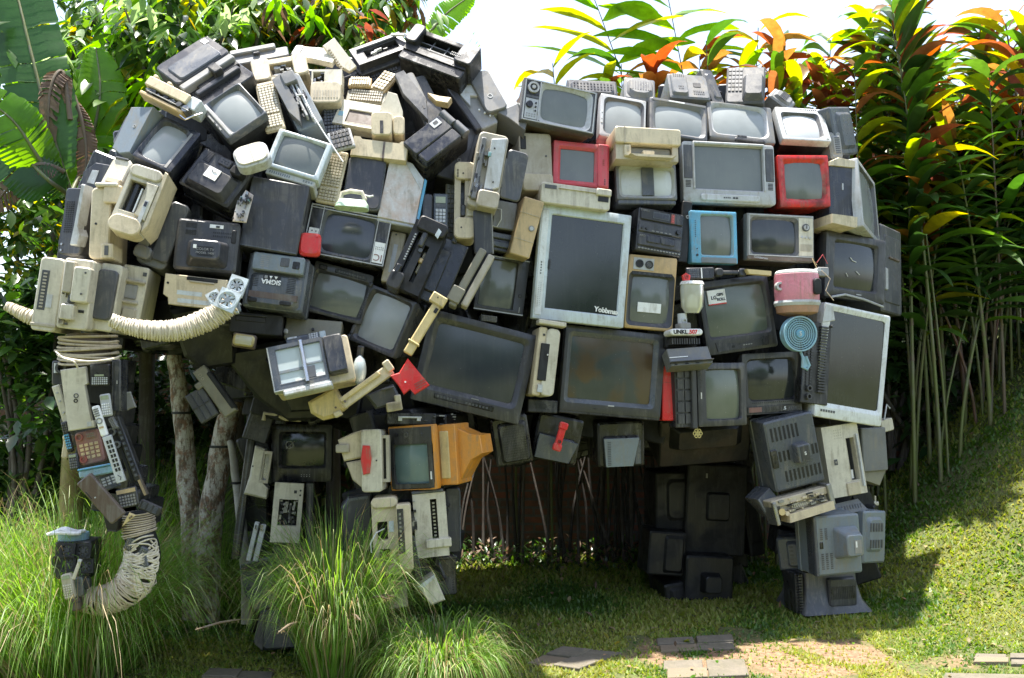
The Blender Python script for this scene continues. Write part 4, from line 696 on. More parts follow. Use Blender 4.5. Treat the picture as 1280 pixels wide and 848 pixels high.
gen('printer', 'cream printer with slotted lower front below the tall paper tray', PR, [(388, 88), (425, 86), (429, 134), (390, 127)], [
    ('body', [('r', 'cream2', 0, 1, .4, 1, -.02, .22, .03)]), ('upper_frame', [('h', 'bone', .0, 1, 0, .45, -.0, .1, [(.05, .42, .08, .4)]), B('black', .04, .44, .05, .42, .06, .1)]), ('ridge', [('g', 'beige', .08, .92, .55, .98, 9, 1, -.02, .003, .5)]), ('clutter', [('junk', 'steel', .05, .4, .1, .38, .0, .05, 8)])], gx=.05, gz=.3, off=-.08)
gen('printer', 'black scanner with a grey framed lid on the crown, left of the open tray printer', PR, [(440, 66), (497, 46), (515, 62), (448, 88)], [
    ('body', [('r', 'black2', -.05, 1.02, .3, 1.2, .02, .3, .02)]), ('lid', [('h', 'char', 0, 1, 0, 1, -.03, .02, [(.2, .85, .35, .8)]), B('black', .18, .86, .3, .85, .0, .02)]), ('hinge', [B('slate', .1, .9, .2, .28, -.045, -.02)]), ('strap', [('u', 'pwhite', [(.84, .1, -.04), (1.02, .5, -.06), (1.06, .6, -.05)], .012)]), ('scraps', [('junk', 'pwhite', .3, .7, .5, .78, -.03, -.01, 5)])], gx=-.05, gz=.6, off=0)
gen('printer', 'black laser printer chassis open at the top with inner ribs, on the crown', PR, [(522, 41), (592, 83), (574, 113), (514, 77)], [
    ('chassis', [('h', 'vdark', 0, 1, 0, .8, -.09, .02, [(.12, .78, .14, .6)]), ('r', 'black', .0, 1, .7, 1.1, -.08, .25, .02), B('vdark', 0, 1, 0, 1, .02, .25)]), ('rib', [B('slate', .12, .78, .28, .31, -.06, .02, .001)]), ('rib', [B('slate', .12, .78, .44, .47, -.06, .02, .001)]), ('rib', [B('slate', .32, .335, .14, .6, -.06, .02, .001)]), ('rib', [B('slate', .55, .565, .14, .6, -.06, .02, .001)]),
    ('end_cap', [('r', 'black2', .78, 1.05, .0, .7, -.12, .05, .02)]), ('end_cap', [('r', 'black2', -.04, .14, -.05, .6, -.12, .05, .02)]), ('label', [('g', 'mgrey', .7, .86, .45, .6, 6, 2, -.12, .002, .5)])], gx=0, gz=.5, off=-.12)
gen('printer', 'dark grey printer with a broad folded lid in the middle of the crown', PR, [(495, 95), (528, 90), (556, 146), (522, 163)], [
    ('body', [('r', 'dgrey', .3, 1.1, .0, 1, .04, .25, .02)]), ('lid', [('p', 'dgrey', [(0, .0), (.35, -.02), (.62, .62), (.35, 1.0), (-.05, .4)], -.04, .0)]), ('ridge', [('r', 'grey', .42, .7, -.03, .6, -.0, .1, .02)]), ('vent', [B('vdark', .38, .44, .72, .78, -.042, 0, .001)])], gx=.1, gz=.4, off=-.1)
gen('printer_cover', 'thin tan crescent of plastic under the black laser printer chassis', 'cover', [(531, 112), (564, 123), (562, 131), (537, 124)], [('strip', [('p', 'tan', [(0, 0), (.5, .2), (1, .3), (.9, 1), (.4, .9)], 0, .05)])], gx=0, gz=.5, off=-.2)
gen('printer', 'pale grey printer with a dark oblong lid, right shoulder of the crown', PR, [(580, 97), (620, 85), (653, 135), (610, 144)], [
    ('body', [('r', 'lgrey', .1, 1, -.02, .98, .0, .25, .03)]), ('lid', [('r', 'grey', 0, .62, .05, 1.0, -.04, .0, .025)]), ('emblem', [('o', 'lgrey', .3, .66, .016, .012, -.043, -.035)]), ('base', [('p', 'grey', [(.3, 1.0), (1.0, .95), (1.15, 1.2), (.75, 1.55), (.5, 1.2)], -.02, .2)]), ('corner', [('p', 'pwhite', [(.95, .95), (1.2, 1.25), (.95, 1.2)], -.03, .05)])], gx=.1, gz=.4, off=-.08)
gen('printer', 'white and grey printer with round buttons, left of the oblong lidded printer', PR, [(568, 113), (590, 101), (621, 154), (600, 163)], [
    ('body', [('r', 'mgrey', 0, 1, 0, 1, 0, .22, .02)]), ('upper_shell', [('p', 'lgrey', [(.05, .02), (.95, .0), (1, .4), (.5, .3), (.2, .5)], -.02, .02)]), ('edge', [('r', 'char', -.3, .02, -.05, 1.02, -.03, .2, .01)]), ('button', [('c', 'pwhite', .5, .62, .006, -.01, 0)]), ('button', [('c', 'pwhite', .65, .72, .006, -.01, 0)]), ('button', [('c', 'pwhite', .8, .82, .006, -.01, 0)])], gx=.1, gz=.4, off=-.05)
gen('printer', 'black printer with a rolled top edge and white label, slanting on the crown', PR, [(517, 183), (556, 132), (578, 160), (533, 217)], [
    ('lid', [('r', 'navy', 0, .8, 0, .6, -.03, .03, .01)]), ('lower_lid', [('r', 'navy', .02, .78, .62, 1.02, -.03, .03, .01)]), ('body', [('r', 'black', .0, 1, .05, .98, .03, .24, .02)]), ('top_roll', [('z', 'slate', .86, -.02, .5, .03, -.01)]), ('top_roll', [('z', 'slate', .9, .5, 1.0, .03, .0)]), ('label', [B('lgrey', .55, .72, .05, .28, -.033, -.02, .001), B('dgrey', .6, .68, .1, .2, -.0345, -.02, .0005)])], gx=.1, gz=.35, off=-.18)
gen('printer', 'dark brown grey box partly under the slanting black printer', PR, [(566, 152), (603, 166), (580, 226), (541, 222)], [('body', [('r', 'ash', 0, 1, 0, 1, 0, .25, .015)]), ('seam', [B('vdark', .85, .88, 0, 1, -.003, .01, .0005)]), ('badge', [('o', 'mgrey', .6, .62, .012, .008, -.004, 0)])], gx=.15, gz=.2, off=.0)
gen('printer', 'olive grey printer on end with a white inner cover', PR, [(603, 164), (636, 171), (618, 262), (580, 257)], [
    ('body', [('r', 'beige', 0, 1.05, 0, 1, 0, .26, .03)]), ('rail', [B('grey', .1, .28, .1, .92, -.03, .02), B('olive', .0, .1, .3, .9, -.02, .02)]), ('inner_cover', [('p', 'lgrey', [(.45, .1), (.98, .05), (.98, .72), (.48, .8)], -.03, .0)]), ('foot', [('r', 'beige', .3, 1.05, .8, 1.02, -.06, .1, .02)]), ('slot', [B('dgrey', .5, .8, .76, .79, -.034, 0, .001)]), ('button', [B('teal', .42, .52, .28, .34, -.034, 0, .002)]), ('screw', [('c', 'black', .6, .22, .005, -.034, 0)]), ('screw', [('c', 'black', .75, .66, .005, -.034, 0)]), ('clutter', [('junk', 'grey', .05, .42, .2, .85, -.03, .0, 22)])], gx=.15, gz=.1, off=-.26)
gen('printer_cover', 'rounded dark grey lid hinged to the right of the olive grey printer', 'lid', [(636, 186), (661, 192), (650, 254), (623, 246)], [('lid', [('r', 'dgrey', 0, 1, 0, 1, 0, .02, .025)]), ('hinge', [B('grey', -.05, .08, .2, .8, .0, .03)])], gx=.2, gz=.05, off=-.28)
gen('printer_cover', 'square dark grey lid hanging below the olive grey printer', 'lid', [(596, 264), (618, 262), (613, 315), (589, 320)], [('lid', [('r', 'char', 0, 1, 0, 1, 0, .02, .012)]), ('edge', [B('mgrey', .96, 1.02, 0, 1, -.004, .02, .001)])], gx=.15, gz=.0, off=-.24)
gen('printer', 'long cream printer with a dark slot and rounded end, left of the olive grey one', PR, [(566, 206), (593, 206), (594, 299), (570, 295)], [
    ('body', [('h', 'cream2', 0, 1, .15, .85, -.01, .05, [(.3, .5, .1, .9)]), B('black', .1, .9, .2, .8, .05, .18)]), ('end_cap', [('r', 'cream', -.02, 1, -.02, .22, -.03, .18, .03)]), ('end_cap', [('r', 'cream', 0, 1.05, .74, 1.03, -.03, .18, .03)]), ('vents', [('g', 'vdark', .05, .22, .08, .2, 1, 6, -.03, .003, .5)]), ('slot_part', [B('bone', .62, .95, .5, .72, -.02, .02), B('black', .3, .55, .56, .72, -.02, .03)]), ('screw', [('c', 'black', .4, .14, .005, -.033, 0)]), ('screw', [('c', 'black', .35, .88, .005, -.033, 0)])], gx=.1, gz=.05, off=-.14)
gen('keyboard', 'beige keyboard edge behind the grey desk phone', 'keyboard', [(557, 228), (569, 228), (568, 302), (556, 300)], [('base', [('r', 'beige', 0, 1, 0, 1, 0, .03, .004)]), ('keys', [keyrow('mgrey', .1, .9, .04, .96, 2, 11)])], off=.06)
gen('desk_phone', 'grey desk phone with number keys and a dark handset, beside the rusted case', 'telephone', [(541, 242), (559, 242), (561, 287), (542, 284)], [
    ('base', [('r', 'slate', 0, 1, 0, 1, 0, .05, .008)]), ('display', [B('ledgreen', .15, .82, .1, .28, -.004, .01, .001)]), ('keys', [keyrow('lgrey', .15, .85, .45, .85, 3, 4, 0)]), ('handset', [('r', 'char', -.75, -.05, .05, .95, -.02, .06, .02)]), ('label_strip', [B('dgrey', .15, .85, .31, .4, -.003, .01, .001)])], gx=.1, gz=.1, off=-.12)
gen('printer', 'black inkjet printer opened to show its toothed paper feed, below the rusted case', PR, [(522, 277), (560, 291), (522, 372), (483, 354)], [
    ('body', [('h', 'vdark', 0, 1, 0, 1, -.03, .05, [(.22, .34, .16, .78), (.56, .7, .3, .86)]), B('black', 0, 1, 0, 1, .05, .22)]), ('feed_teeth', [('g', 'lgrey', .12, .22, .2, .62, 1, 11, -.034, .008, .5)]), ('paper_feed', [B('beige', .6, .68, .38, .7, .0, .05), B('tan', .56, .7, .48, .55, -.02, .03)]), ('ink_carriage', [('r', 'char', .36, .52, .14, .36, -.06, 0, .01), B('black2', .04, .2, .7, .96, -.06, .0), ('c', 'dgrey', .5, .4, .012, -.045, 0)]), ('end_block', [('r', 'vdark', .1, 1.0, -.06, .14, -.07, .08, .02)]), ('label', [('p', 'paleblue', [(.74, .03), (.86, .06), (.84, .17), (.72, .14)], -.073, -.06, .001)]),
    ('corner_block', [('r', 'black2', -.02, .4, .8, 1.05, -.06, .1, .02)])], gx=.1, gz=.1, off=-.22)
gen('printer_cover', 'blue black printer lid with a recessed panel, right of the opened inkjet', 'lid', [(556, 299), (591, 308), (550, 385), (523, 372)], [('lid', [('r', 'navy', 0, 1, 0, 1, 0, .04, .01)]), ('recess_rim', [('r', 'navy', -.05, .48, .18, .85, -.02, .0, .015)]), ('latch', [B('slate', .3, .5, -.04, .04, -.02, .02)])], gx=.15, gz=.1, off=-.1)
gen('printer_section', 'olive grey printer beam with a dark groove, slanting below the hanging square lid', 'printer part', [(603, 312), (619, 320), (581, 391), (557, 379)], [
    ('beam', [('r', 'olive', 0, .45, 0, 1, -.02, .08, .01)]), ('beam_edge', [('r', 'beige', .6, 1, .02, .92, -.02, .08, .01)]), ('groove', [B('vdark', .4, .62, 0, .95, .01, .07)]), ('clip', [('r', 'olive', -.25, .5, .7, .95, -.035, -.01, .01)])], gx=.1, gz=.1, off=-.27)
gen('plastic_bar', 'bright yellow cream plastic arm with a square slot, over the large black television corner', 'plastic arm', box4(531, 406, 14, 84, 31), [
    ('arm', [('r', 'yellow', .08, .92, .12, 1, 0, .05, .006)]), ('head_plate', [('r', 'yellow', -.35, 1.1, 0, .16, -.015, .03, .006)]), ('slot', [B('vdark', .55, .85, .2, .28, -.003, .01, .001)]), ('collar', [B('yellow', -.05, 1.05, .8, .83, -.012, .04)]), ('button', [B('black', .2, .3, .05, .07, -.018, -.01, .0005)])], gx=.1, gz=.1, off=-.42)
gen('printer', 'slim cream printer section with a long label, left of the opened inkjet', PR, [(493, 290), (513, 293), (490, 352), (472, 352)], [('body', [('r', 'cream2', 0, 1, 0, 1, 0, .2, .01)]), ('label', [B('lgrey', .35, .62, .25, .8, -.003, .01, .001)]), ('screw', [('c', 'dgrey', .35, .06, .005, -.004, 0)])], gx=.1, gz=.1, off=-.05)
gen('scanner', 'small light grey scanner with a loose wire, below the rounded dark lid', 'scanner', [(618, 249), (648, 255), (642, 289), (616, 284)], [('bed', [('r', 'mgrey', 0, 1, 0, 1, 0, .2, .01)]), ('wire', [('u', 'pwhite', [(.1, .3, 0), (.3, .35, -.02), (.35, .7, -.02), (.2, 1.0, -.02), (-.0, .95, 0)], .003)])], off=.02)
gen('video_recorder', 'black video recorder under the small light grey scanner', 'video recorder', [(614, 290), (646, 294), (640, 318), (612, 312)], [('casing', [('r', 'black2', 0, 1, 0, 1, 0, .25, .006)]), ('cassette_slot', [B('slate', .0, 1, .05, .35, -.02, .02), B('slate', .05, 1, .5, .8, -.02, .02)])], off=.04)
gen('loudspeaker', 'tan box with a small round grey emblem, left of the big white set', 'speaker', [(654, 246), (679, 251), (663, 327), (639, 314)], [('casing', [('r', 'tan', 0, 1, 0, 1, 0, .25, .01)]), ('emblem', [('c', 'mgrey', .72, .5, .018, -.006, 0), ('c', 'lgrey', .72, .5, .012, -.009, 0)]), ('seam', [B('cream2', 0, 1, .27, .28, -.003, .01, .0005), B('cream2', 0, 1, .72, .73, -.003, .01, .0005)])], gx=.2, gz=.0, off=-.1)
gen('computer_case', 'pale cream computer case with a dark slot, left of the red monitor', 'computer', [(646, 165), (691, 168), (689, 238), (654, 238)], [('casing', [('r', 'beige', 0, 1, 0, 1, 0, .3, .02)]), ('slot', [('r', 'vdark', .02, .22, .05, .3, -.004, .02, .006)]), ('lower_shell', [('r', 'cream2', .05, 1, .72, 1.02, -.015, .2, .02)]), ('screw', [('c', 'dgrey', .82, .4, .006, -.004, 0)])], gx=.2, gz=.1, off=-.02)
gen('printer', 'cream printer front lying under the red monitor', PR, [(677, 228), (764, 237), (762, 265), (675, 252)], [('body', [('r', 'bone', 0, 1, 0, 1, 0, .28, .02)]), ('recess', [B('redpink', .25, .78, -.02, .16, .01, .1), B('bone', .25, .78, .2, .24, -.01, .02)]), ('vent', [B('dgrey', .05, .22, .12, .3, -.003, .01, .001)]), ('slot', [B('vdark', .82, .97, .36, .6, -.004, .01, .001)]), ('corner_block', [('r', 'bone', .78, 1, .0, .34, -.02, .1, .01)])], gx=.2, gz=.05, off=-.14)
gen('printer', 'cream inkjet printer with its output tray open, between the two silver framed rows', PR, [(767, 161.5), (851, 162.5), (848, 202), (768.5, 200)], [
    ('upper_cover', [('r', 'cream', 0, 1, 0, .52, -.03, .26, .015)]), ('lower_body', [('h', 'cream2', .02, .97, .5, 1, -.005, .05, [(.24, .88, .12+.42, .8)]), B('cream2', .03, .96, .55, .98, .05, .24)]), ('tray_slot', [B('olive', .25, .87, .56, .78, .02, .05)]), ('tray', [('p', 'cream', [(.2, .9), (.9, .9), (.84, .98), (.28, .98)], -.06, .02), B('cream', .42, .6, .7, .9, -.02, .02)]), ('control_block', [B('cream', .14, .24, .56, .92, -.025, .02), ('g', 'beige', .16, .22, .62, .8, 1, 3, -.025, .003, .5)]), ('seam', [B('beige', .14, .15, .0, .52, -.032, 0, .0005)])], gx=.15, gz=.1, off=-.2)
gen('stereo', 'black stacked stereo with twin cassette doors and a red panel, beside the big white set', 'stereo', [(800.7, 260), (856, 268.4), (850, 320), (793, 314)], [
    ('casing', [('r', 'black2', 0, 1, 0, 1, 0, .28, .008)]), ('tuner', [B('black', .04, .98, .03, .28, -.012, .01), B('slate', .3, .66, .07, .22, -.015, 0, .001)]), ('display', [B('s_blue', .32, .64, .09, .2, -.018, 0, .0005)] if 0 else [B('navy', .32, .64, .09, .2, -.017, 0, .0005)]), ('red_panel', [B('dred', .7, .78, .05, .26, -.015, .0, .001), ('g', 'redpink', .71, .77, .07, .24, 1, 3, -.015, .002, .5)]),
    ('amplifier', [B('char', .02, .98, .31, .56, -.012, .01), ('g', 'slate', .36, .72, .35, .46, 12, 4, -.012, .002, .5)]), ('knob', [('c', 'black', .88, .45, .016, -.028, 0)]), ('knob', [('c', 'black', .08, .48, .008, -.022, 0)]), ('knob', [('c', 'black', .18, .48, .008, -.022, 0)]), ('cassette_deck', [B('char', .02, .98, .6, .88, -.012, .01), ('r', 'navy', .2, .5, .62, .8, -.02, 0, .01), ('r', 'navy', .51, .82, .62, .8, -.02, 0, .01)]), ('badge', [('t', 'mgrey', .1, .66, .018, 'AIFO', -.0135, 0), ('t', 'mgrey', .12, .07, .018, 'STEREO', -.0135, 0)]), ('badge', [('g', 'mgrey', .28, .75, .5, .53, 5, 1, -.012, .002, .6)]), ('key_row', [('g', 'mgrey', .03, .98, .92, .96, 14, 1, 0, .008, .7)])], gx=.3, gz=.05, off=-.12)
gen('casing_strip', 'narrow black upright case strip with a round screw, between the stereo and the blue set', 'panel', [(852, 251), (865, 252), (860, 330), (849, 326)], [('strip', [B('vdark', 0, 1, 0, 1, 0, .2)]), ('screw', [('o', 'silver', .6, .26, .012, .006, -.006, 0)])], off=-.03)
gen('remote_control', 'black remote with a white band lying above the charcoal television', 'remote control', [(856, 333), (893, 336), (893, 349), (860, 349)], [('body', [('r', 'black2', 0, 1, 0, 1, 0, .03, .008)]), ('keys', [keyrow('slate', .08, .45, .15, .85, 5, 4, 0, .004)]), ('band', [B('pwhite', .52, .56, .05, .95, -.004, .005, .0005)])], gx=.1, off=-.14)
gen('phone_handset', 'black telephone handset right of the banded remote', 'handset', [(893, 337), (932, 335), (932, 345), (893, 347)], [('earpiece', [('r', 'black2', 0, .25, 0, 1, -.02, .03, .015)]), ('grip', [('r', 'black2', .2, .8, .25, .75, -.01, .02, .01)]), ('mouthpiece', [('r', 'black2', .75, 1, 0, 1, -.02, .03, .015)])], off=-.12)
gen('plastic_bar', 'thin yellow plastic strip under the brown woodgrain television', 'plastic arm', [(932, 334), (965, 341), (964, 346), (934, 341)], [('arm', [('p', 'yellow', [(0, 0), (1, 0), (1, 1), (.1, 1)], 0, .04)])], off=-.2)
gen('plastic_star', 'small red starred plastic cap above the clear lamp jar', 'plastic cap', [(853, 341), (863, 341), (864, 352), (853, 352)], [('cap', [('p', 'red', [(0, .3), (.5, 0), (1, .3), (.9, .9), (.5, 1), (.1, .9)], 0, .02)]), ('star', [('o', 'dred', .5, .5, .012, .008, -.006, 0)])], off=-.22)
dl = dev('lamp', 'frosted glass lamp jar with white rim beside the tan cased television', 'lamp', [(850, 352), (880, 352), (879, 392), (852, 391)], .1, 0, -.22)
mb = MB(); w, h = dl.w, dl.h
secz(mb, [(h*.42, -w*.48, w*.48, -.05, .06, .05), (h*.2, -w*.5, w*.5, -.055, .065, .055), (-h*.3, -w*.46, w*.46, -.05, .06, .05), (-h*.5, -w*.3, w*.3, -.03, .04, .03)], 'clear'); mb.build('glass_shade', dl.o)
mb = MB(); secz(mb, [(h*.5, -w*.46, w*.46, -.05, .06, .05), (h*.4, -w*.52, w*.52, -.06, .07, .06)], 'pwhite'); mb.build('rim', dl.o)
mb = MB(); secz(mb, [(h*.1, -w*.1, w*.1, -.01, .02, .01), (-h*.1, -w*.3, w*.3, -.02, .03, .02), (-h*.36, -w*.3, w*.3, -.02, .03, .02)], 'pwhite'); mb.build('bulb', dl.o)
gen('spark_coil', 'small grey metal coil under the frosted lamp jar', 'coil', [(847, 392), (861, 392), (865, 412), (845, 412)], [('coil', [('z', 'lgrey', .5, 0, 1, .03, .02)]), ('collar', [('r', 'mgrey', .1, .9, .6, 1, -.03, .06, .01)]), ('ring', [('o', 'silver', .5, .5, .016, .010, -.02, 0)])], off=-.2)
gen('lettered_disc', 'white disc cap with black and red lettering over a black cooling block', 'cap', [(834, 411), (875, 411), (875, 434), (836, 434)], [
    ('disc', [('r', 'pwhite', 0, 1, .05, .4, -.05, .08, .02)]), ('cooling_block', [('g', 'black2', .05, .95, .42, 1, 12, 1, .06, .09, .55), B('vdark', .02, .98, .4, 1, .05, .12)]), ('lettering', [('t', 'vdark', .3, .23, .035, 'UNKL', -.051, 0, .0015), ('t', 'red', .68, .23, .035, '.507', -.051, 0, .0015)])], off=-.2)
gen('paper_tray', 'slotted dark grey tray resting on the black vented television', 'paper tray', [(833, 436), (887, 433), (892, 454), (837, 458)], [('tray', [('p', 'grey', [(0, 0), (.95, 0), (1, .9), (.98, 1), (.04, 1)], 0, .12), B('char', .02, 1, .82, .86, -.03, .01)]), ('slot', [B('vdark', .12, .18, .9, .95, -.004, 0, .001)]), ('slot', [B('vdark', .36, .44, .9, .95, -.004, 0, .001)]), ('slot', [B('vdark', .6, .68, .9, .95, -.004, 0, .001)]), ('edge_strip', [B('pwhite', .03, .45, .5, .54, -.004, .01, .001)])], gx=.1, gz=.35, off=-.28)
gen('plastic_box', 'bright red upright box between the brown blotched screen and the vented television', 'box', [(830, 458), (851, 458), (848, 525), (826, 527)], [('casing', [('r', 'red', 0, 1, 0, 1, 0, .12, .012)]), ('seam', [B('dred', 0, 1, .30, .305, -.002, .01, .0003)])], gx=.1, off=-.08)
# rice cooker and fan
dc = dev('rice_cooker', 'pink rice cooker with white rims lying with its rusty base showing', 'rice cooker', [(970, 341), (1020, 340), (1023, 388), (970, 386)], .15, 0, -.22)
w, h = dc.w, dc.h; mb = MB()
def circ(r, z, y0=0, n=28, tilt=0): return [(r*math.cos(2*math.pi*k/n), y0+r*.9*math.sin(2*math.pi*k/n), z) for k in range(n)]
mb.loft([circ(w*.40, h*.5), circ(w*.5, h*.42), circ(w*.51, h*.0), circ(w*.5, -h*.3), circ(w*.49, -h*.34)], 'pink'); mb.build('body', dc.o)
mb = MB(); mb.loft([circ(w*.36, h*.545), circ(w*.45, h*.53), circ(w*.49, h*.47), circ(w*.485, h*.43)], 'pwhite'); mb.build('lid_rim', dc.o)
mb = MB(); mb.loft([circ(w*.515, -h*.28), circ(w*.53, -h*.34), circ(w*.50, -h*.42)], 'lgrey'); mb.build('base_rim', dc.o)
mb = MB(); mb.loft([circ(w*.49, -h*.41), circ(w*.46, -h*.6), circ(w*.3, -h*.66)], 'peach'); mb.build('base', dc.o)
mb = MB(); mb.slab(w*.18, w*.36, -w*.48, -w*.40, -h*.15, h*.28, .02, 'vdark'); mb.build('handle_slot', dc.o)
mb = MB(); mb.ring((-w*.48, h*.1), .028, .014, -w*.2, -w*.08, 'lgrey'); mb.build('handle', dc.o)
dc.o.rotation_euler.rotate_axis('X', R_(-22)) if False else None
df = dev('fan', 'small round pale blue desk fan below the pink rice cooker', 'fan', box4(999, 417.5, 41, 41), .15, 0, -.3)
r = df.w/2; mb = MB()
for k in range(7): mb.ring((0, 0), r*(1-k*.125), r*(1-k*.125)-.006, -.012, .002, 'skyblue', 36)
for k in range(28):
    a = 2*math.pi*k/28; mb.box(0, 0.001, 0, .001, 0, .001, 'skyblue') if False else mb.tube([(r*.22*math.cos(a), -.008, r*.22*math.sin(a)), (r*.97*math.cos(a+.25), -.003, r*.97*math.sin(a+.25))], .0022, 'skyblue', 4)
mb.build('grille', df.o)
mb = MB(); mb.ring((0, 0), r*1.02, r*.93, -.02, .04, 'skyblue', 36); mb.build('rim', df.o)
mb = MB(); mb.cyl((0, -.02, 0), (0, .0, 0), r*.24, 'blue', None, 20); mb.text('S', 0, -.021, 0, .04, 'pwhite'); mb.build('hub_cap', df.o)
mb = MB(); mb.cyl((0, .04, 0), (0, .05, 0), r*.9, 'slate', None, 28); mb.build('back_plate', df.o)
for k in range(4):
    a = 2*math.pi*k/4; mb = MB(); mb.prism([(r*.15*math.cos(a), r*.15*math.sin(a)), (r*.85*math.cos(a-.3), r*.85*math.sin(a-.3)), (r*.85*math.cos(a+.4), r*.85*math.sin(a+.4))], .018, .024, 'greyblue', .001); mb.build('blade', df.o)
mb = MB(); mb.tube([(r*.1, .01, -r*1.0), (r*.2, 0, -r*1.35), (r*.15, 0, -r*1.9), (r*.45, 0, -r*2.05), (r*.6, 0, -r*1.8), (r*.4, 0, -r*1.3)], .009, 'skyblue', 8); mb.prism([(r*.12, -r*1.3), (r*.42, -r*1.3), (r*.6, -r*1.9), (r*.2, -r*2.0)], 0, .01, 'skyblue'); mb.build('stand', df.o)
gen('slotted_casing', 'long black slotted frame standing upright left of the big white set', 'frame', [(1010, 404), (1043, 402), (1036, 510), (1002, 500)], [('frame', [B('black', 0, 1, 0, 1, .02, .1)]), ('slot_row', [('g', 'char', .1, .36, .04, .8, 2, 22, .02, .008, .6)]), ('slot_row', [('g', 'char', .46, .92, .04, .86, 1, 24, .02, .02, .6)]), ('spool', [('o', 'char', .25, .82, .02, .012, .0, .02)]), ('spool', [('o', 'char', .25, .92, .02, .012, .0, .02)])], gx=.3, off=-.16)
gen('junction_box', 'small grey metal box with tangled wires right of the rice cooker top', 'metal box', [(1019, 332), (1037, 333), (1036, 346), (1020, 348)], [('box', [B('steel', .2, 1, .1, .9, 0, .05)]), ('coil', [('c', 'lgrey', .1, .4, .014, -.03, .02)]), ('wires', [('u', 'redpink', [(.0, -.2, -.02), (.4, -.9, -.03), (.9, -.2, 0)], .002), ('u', 'tan', [(0, 0, -.02), (-.4, -.6, -.03), (.2, .5, 0)], .002), ('u', 'wire', [(.2, .5, -.04), (.8, 1.2, -.04), (.5, 2.2, -.03), (1.1, 3.0, -.02)], .003)])], off=-.28)
gen('bracket', 'bent pale metal bracket hanging at the top left corner of the big white set', 'bracket', [(1026, 380), (1040, 378), (1044, 404), (1024, 403)], [('plate', [('p', 'lgrey', [(.5, 0), (1, .1), (1.1, .9), (.1, 1)], 0, .01)]), ('pin', [('c', 'dgrey', .8, 1.2, .01, -.02, .02)])], off=-.32)
gen('loudspeaker', 'dark sided speaker with cream ends right of the red painted television', 'speaker', [(1038, 199), (1071, 202), (1072, 284), (1035, 280)], [('grille', [('r', 'navy', .02, .98, .07, .86, 0, .25, .01)]), ('top_cap', [('p', 'cream', [(0, .06), (.3, -.02), (1.0, 0), (1, .1), (0, .12)], -.015, .25)]), ('base_cap', [('p', 'cream', [(0, .86), (1, .86), (1, .98), (.8, 1.04), (.0, 1.0)], -.03, .25)]), ('badge', [B('silver', .45, .5, .36, .46, -.004, .01, .001)])], gx=.35, off=-.2)
# ---- under the chin and around the front leg
gen('printer', 'amber tinted glass headlight hanging under the head', 'headlight', [(291, 414), (320, 420), (318, 438), (290, 431)], [('housing', [('r', 'wood', 0, 1, 0, 1, .01, .08, .01)]), ('lens', [('r', 'gold', .04, .96, .08, .92, -.015, .02, .02), ('d', 'clear', .15, .85, .2, .8, -.014, .01)])], off=-.05).o.name = 'headlight'
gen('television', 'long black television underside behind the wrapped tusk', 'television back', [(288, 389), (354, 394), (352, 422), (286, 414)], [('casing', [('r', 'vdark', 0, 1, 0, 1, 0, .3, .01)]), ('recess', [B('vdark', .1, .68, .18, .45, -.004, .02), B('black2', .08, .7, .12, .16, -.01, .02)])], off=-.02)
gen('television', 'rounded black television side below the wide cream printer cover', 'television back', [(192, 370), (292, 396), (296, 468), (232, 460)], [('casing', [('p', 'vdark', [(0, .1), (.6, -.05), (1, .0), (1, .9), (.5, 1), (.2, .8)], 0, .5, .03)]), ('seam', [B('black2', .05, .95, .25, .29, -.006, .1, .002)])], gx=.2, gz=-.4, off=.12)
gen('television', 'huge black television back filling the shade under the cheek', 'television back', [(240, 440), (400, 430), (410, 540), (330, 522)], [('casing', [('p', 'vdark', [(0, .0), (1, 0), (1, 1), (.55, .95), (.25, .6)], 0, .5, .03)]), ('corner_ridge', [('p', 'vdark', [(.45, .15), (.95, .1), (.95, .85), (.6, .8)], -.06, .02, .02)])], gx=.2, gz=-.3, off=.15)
gen('equipment_casing', 'flat olive grey panel with a white tab above the glass topped scanner', 'panel', [(358, 394), (428, 404), (425, 426), (354, 424)], [('panel', [('r', 'olive', 0, 1, 0, 1, 0, .2, .006)]), ('tab', [B('pwhite', .0, .07, .62, .82, -.02, .01)]), ('knob', [('c', 'black', .5, .52, .008, -.012, 0)])], gx=.1, gz=.3, off=.02)
gen('phone', 'row of phone keypads sitting on the top edge of the glass topped scanner', 'telephone', [(357, 423), (404, 413), (406, 425), (358, 434)], [('casing', [('r', 'slate', 0, 1, 0, 1, 0, .06, .006)]), ('keys', [keyrow('lgrey', .6, .85, .05, .85, 4, 4, 0)]), ('display', [B('char', .35, .58, .3, .8, -.004, .01, .001), B('lgrey', .05, .3, .1, .3, -.006, .01, .001)]), ('clear_end', [B('glasspale', .88, 1.05, .0, .8, -.01, .03)])], gx=.1, gz=.3, off=-.1)
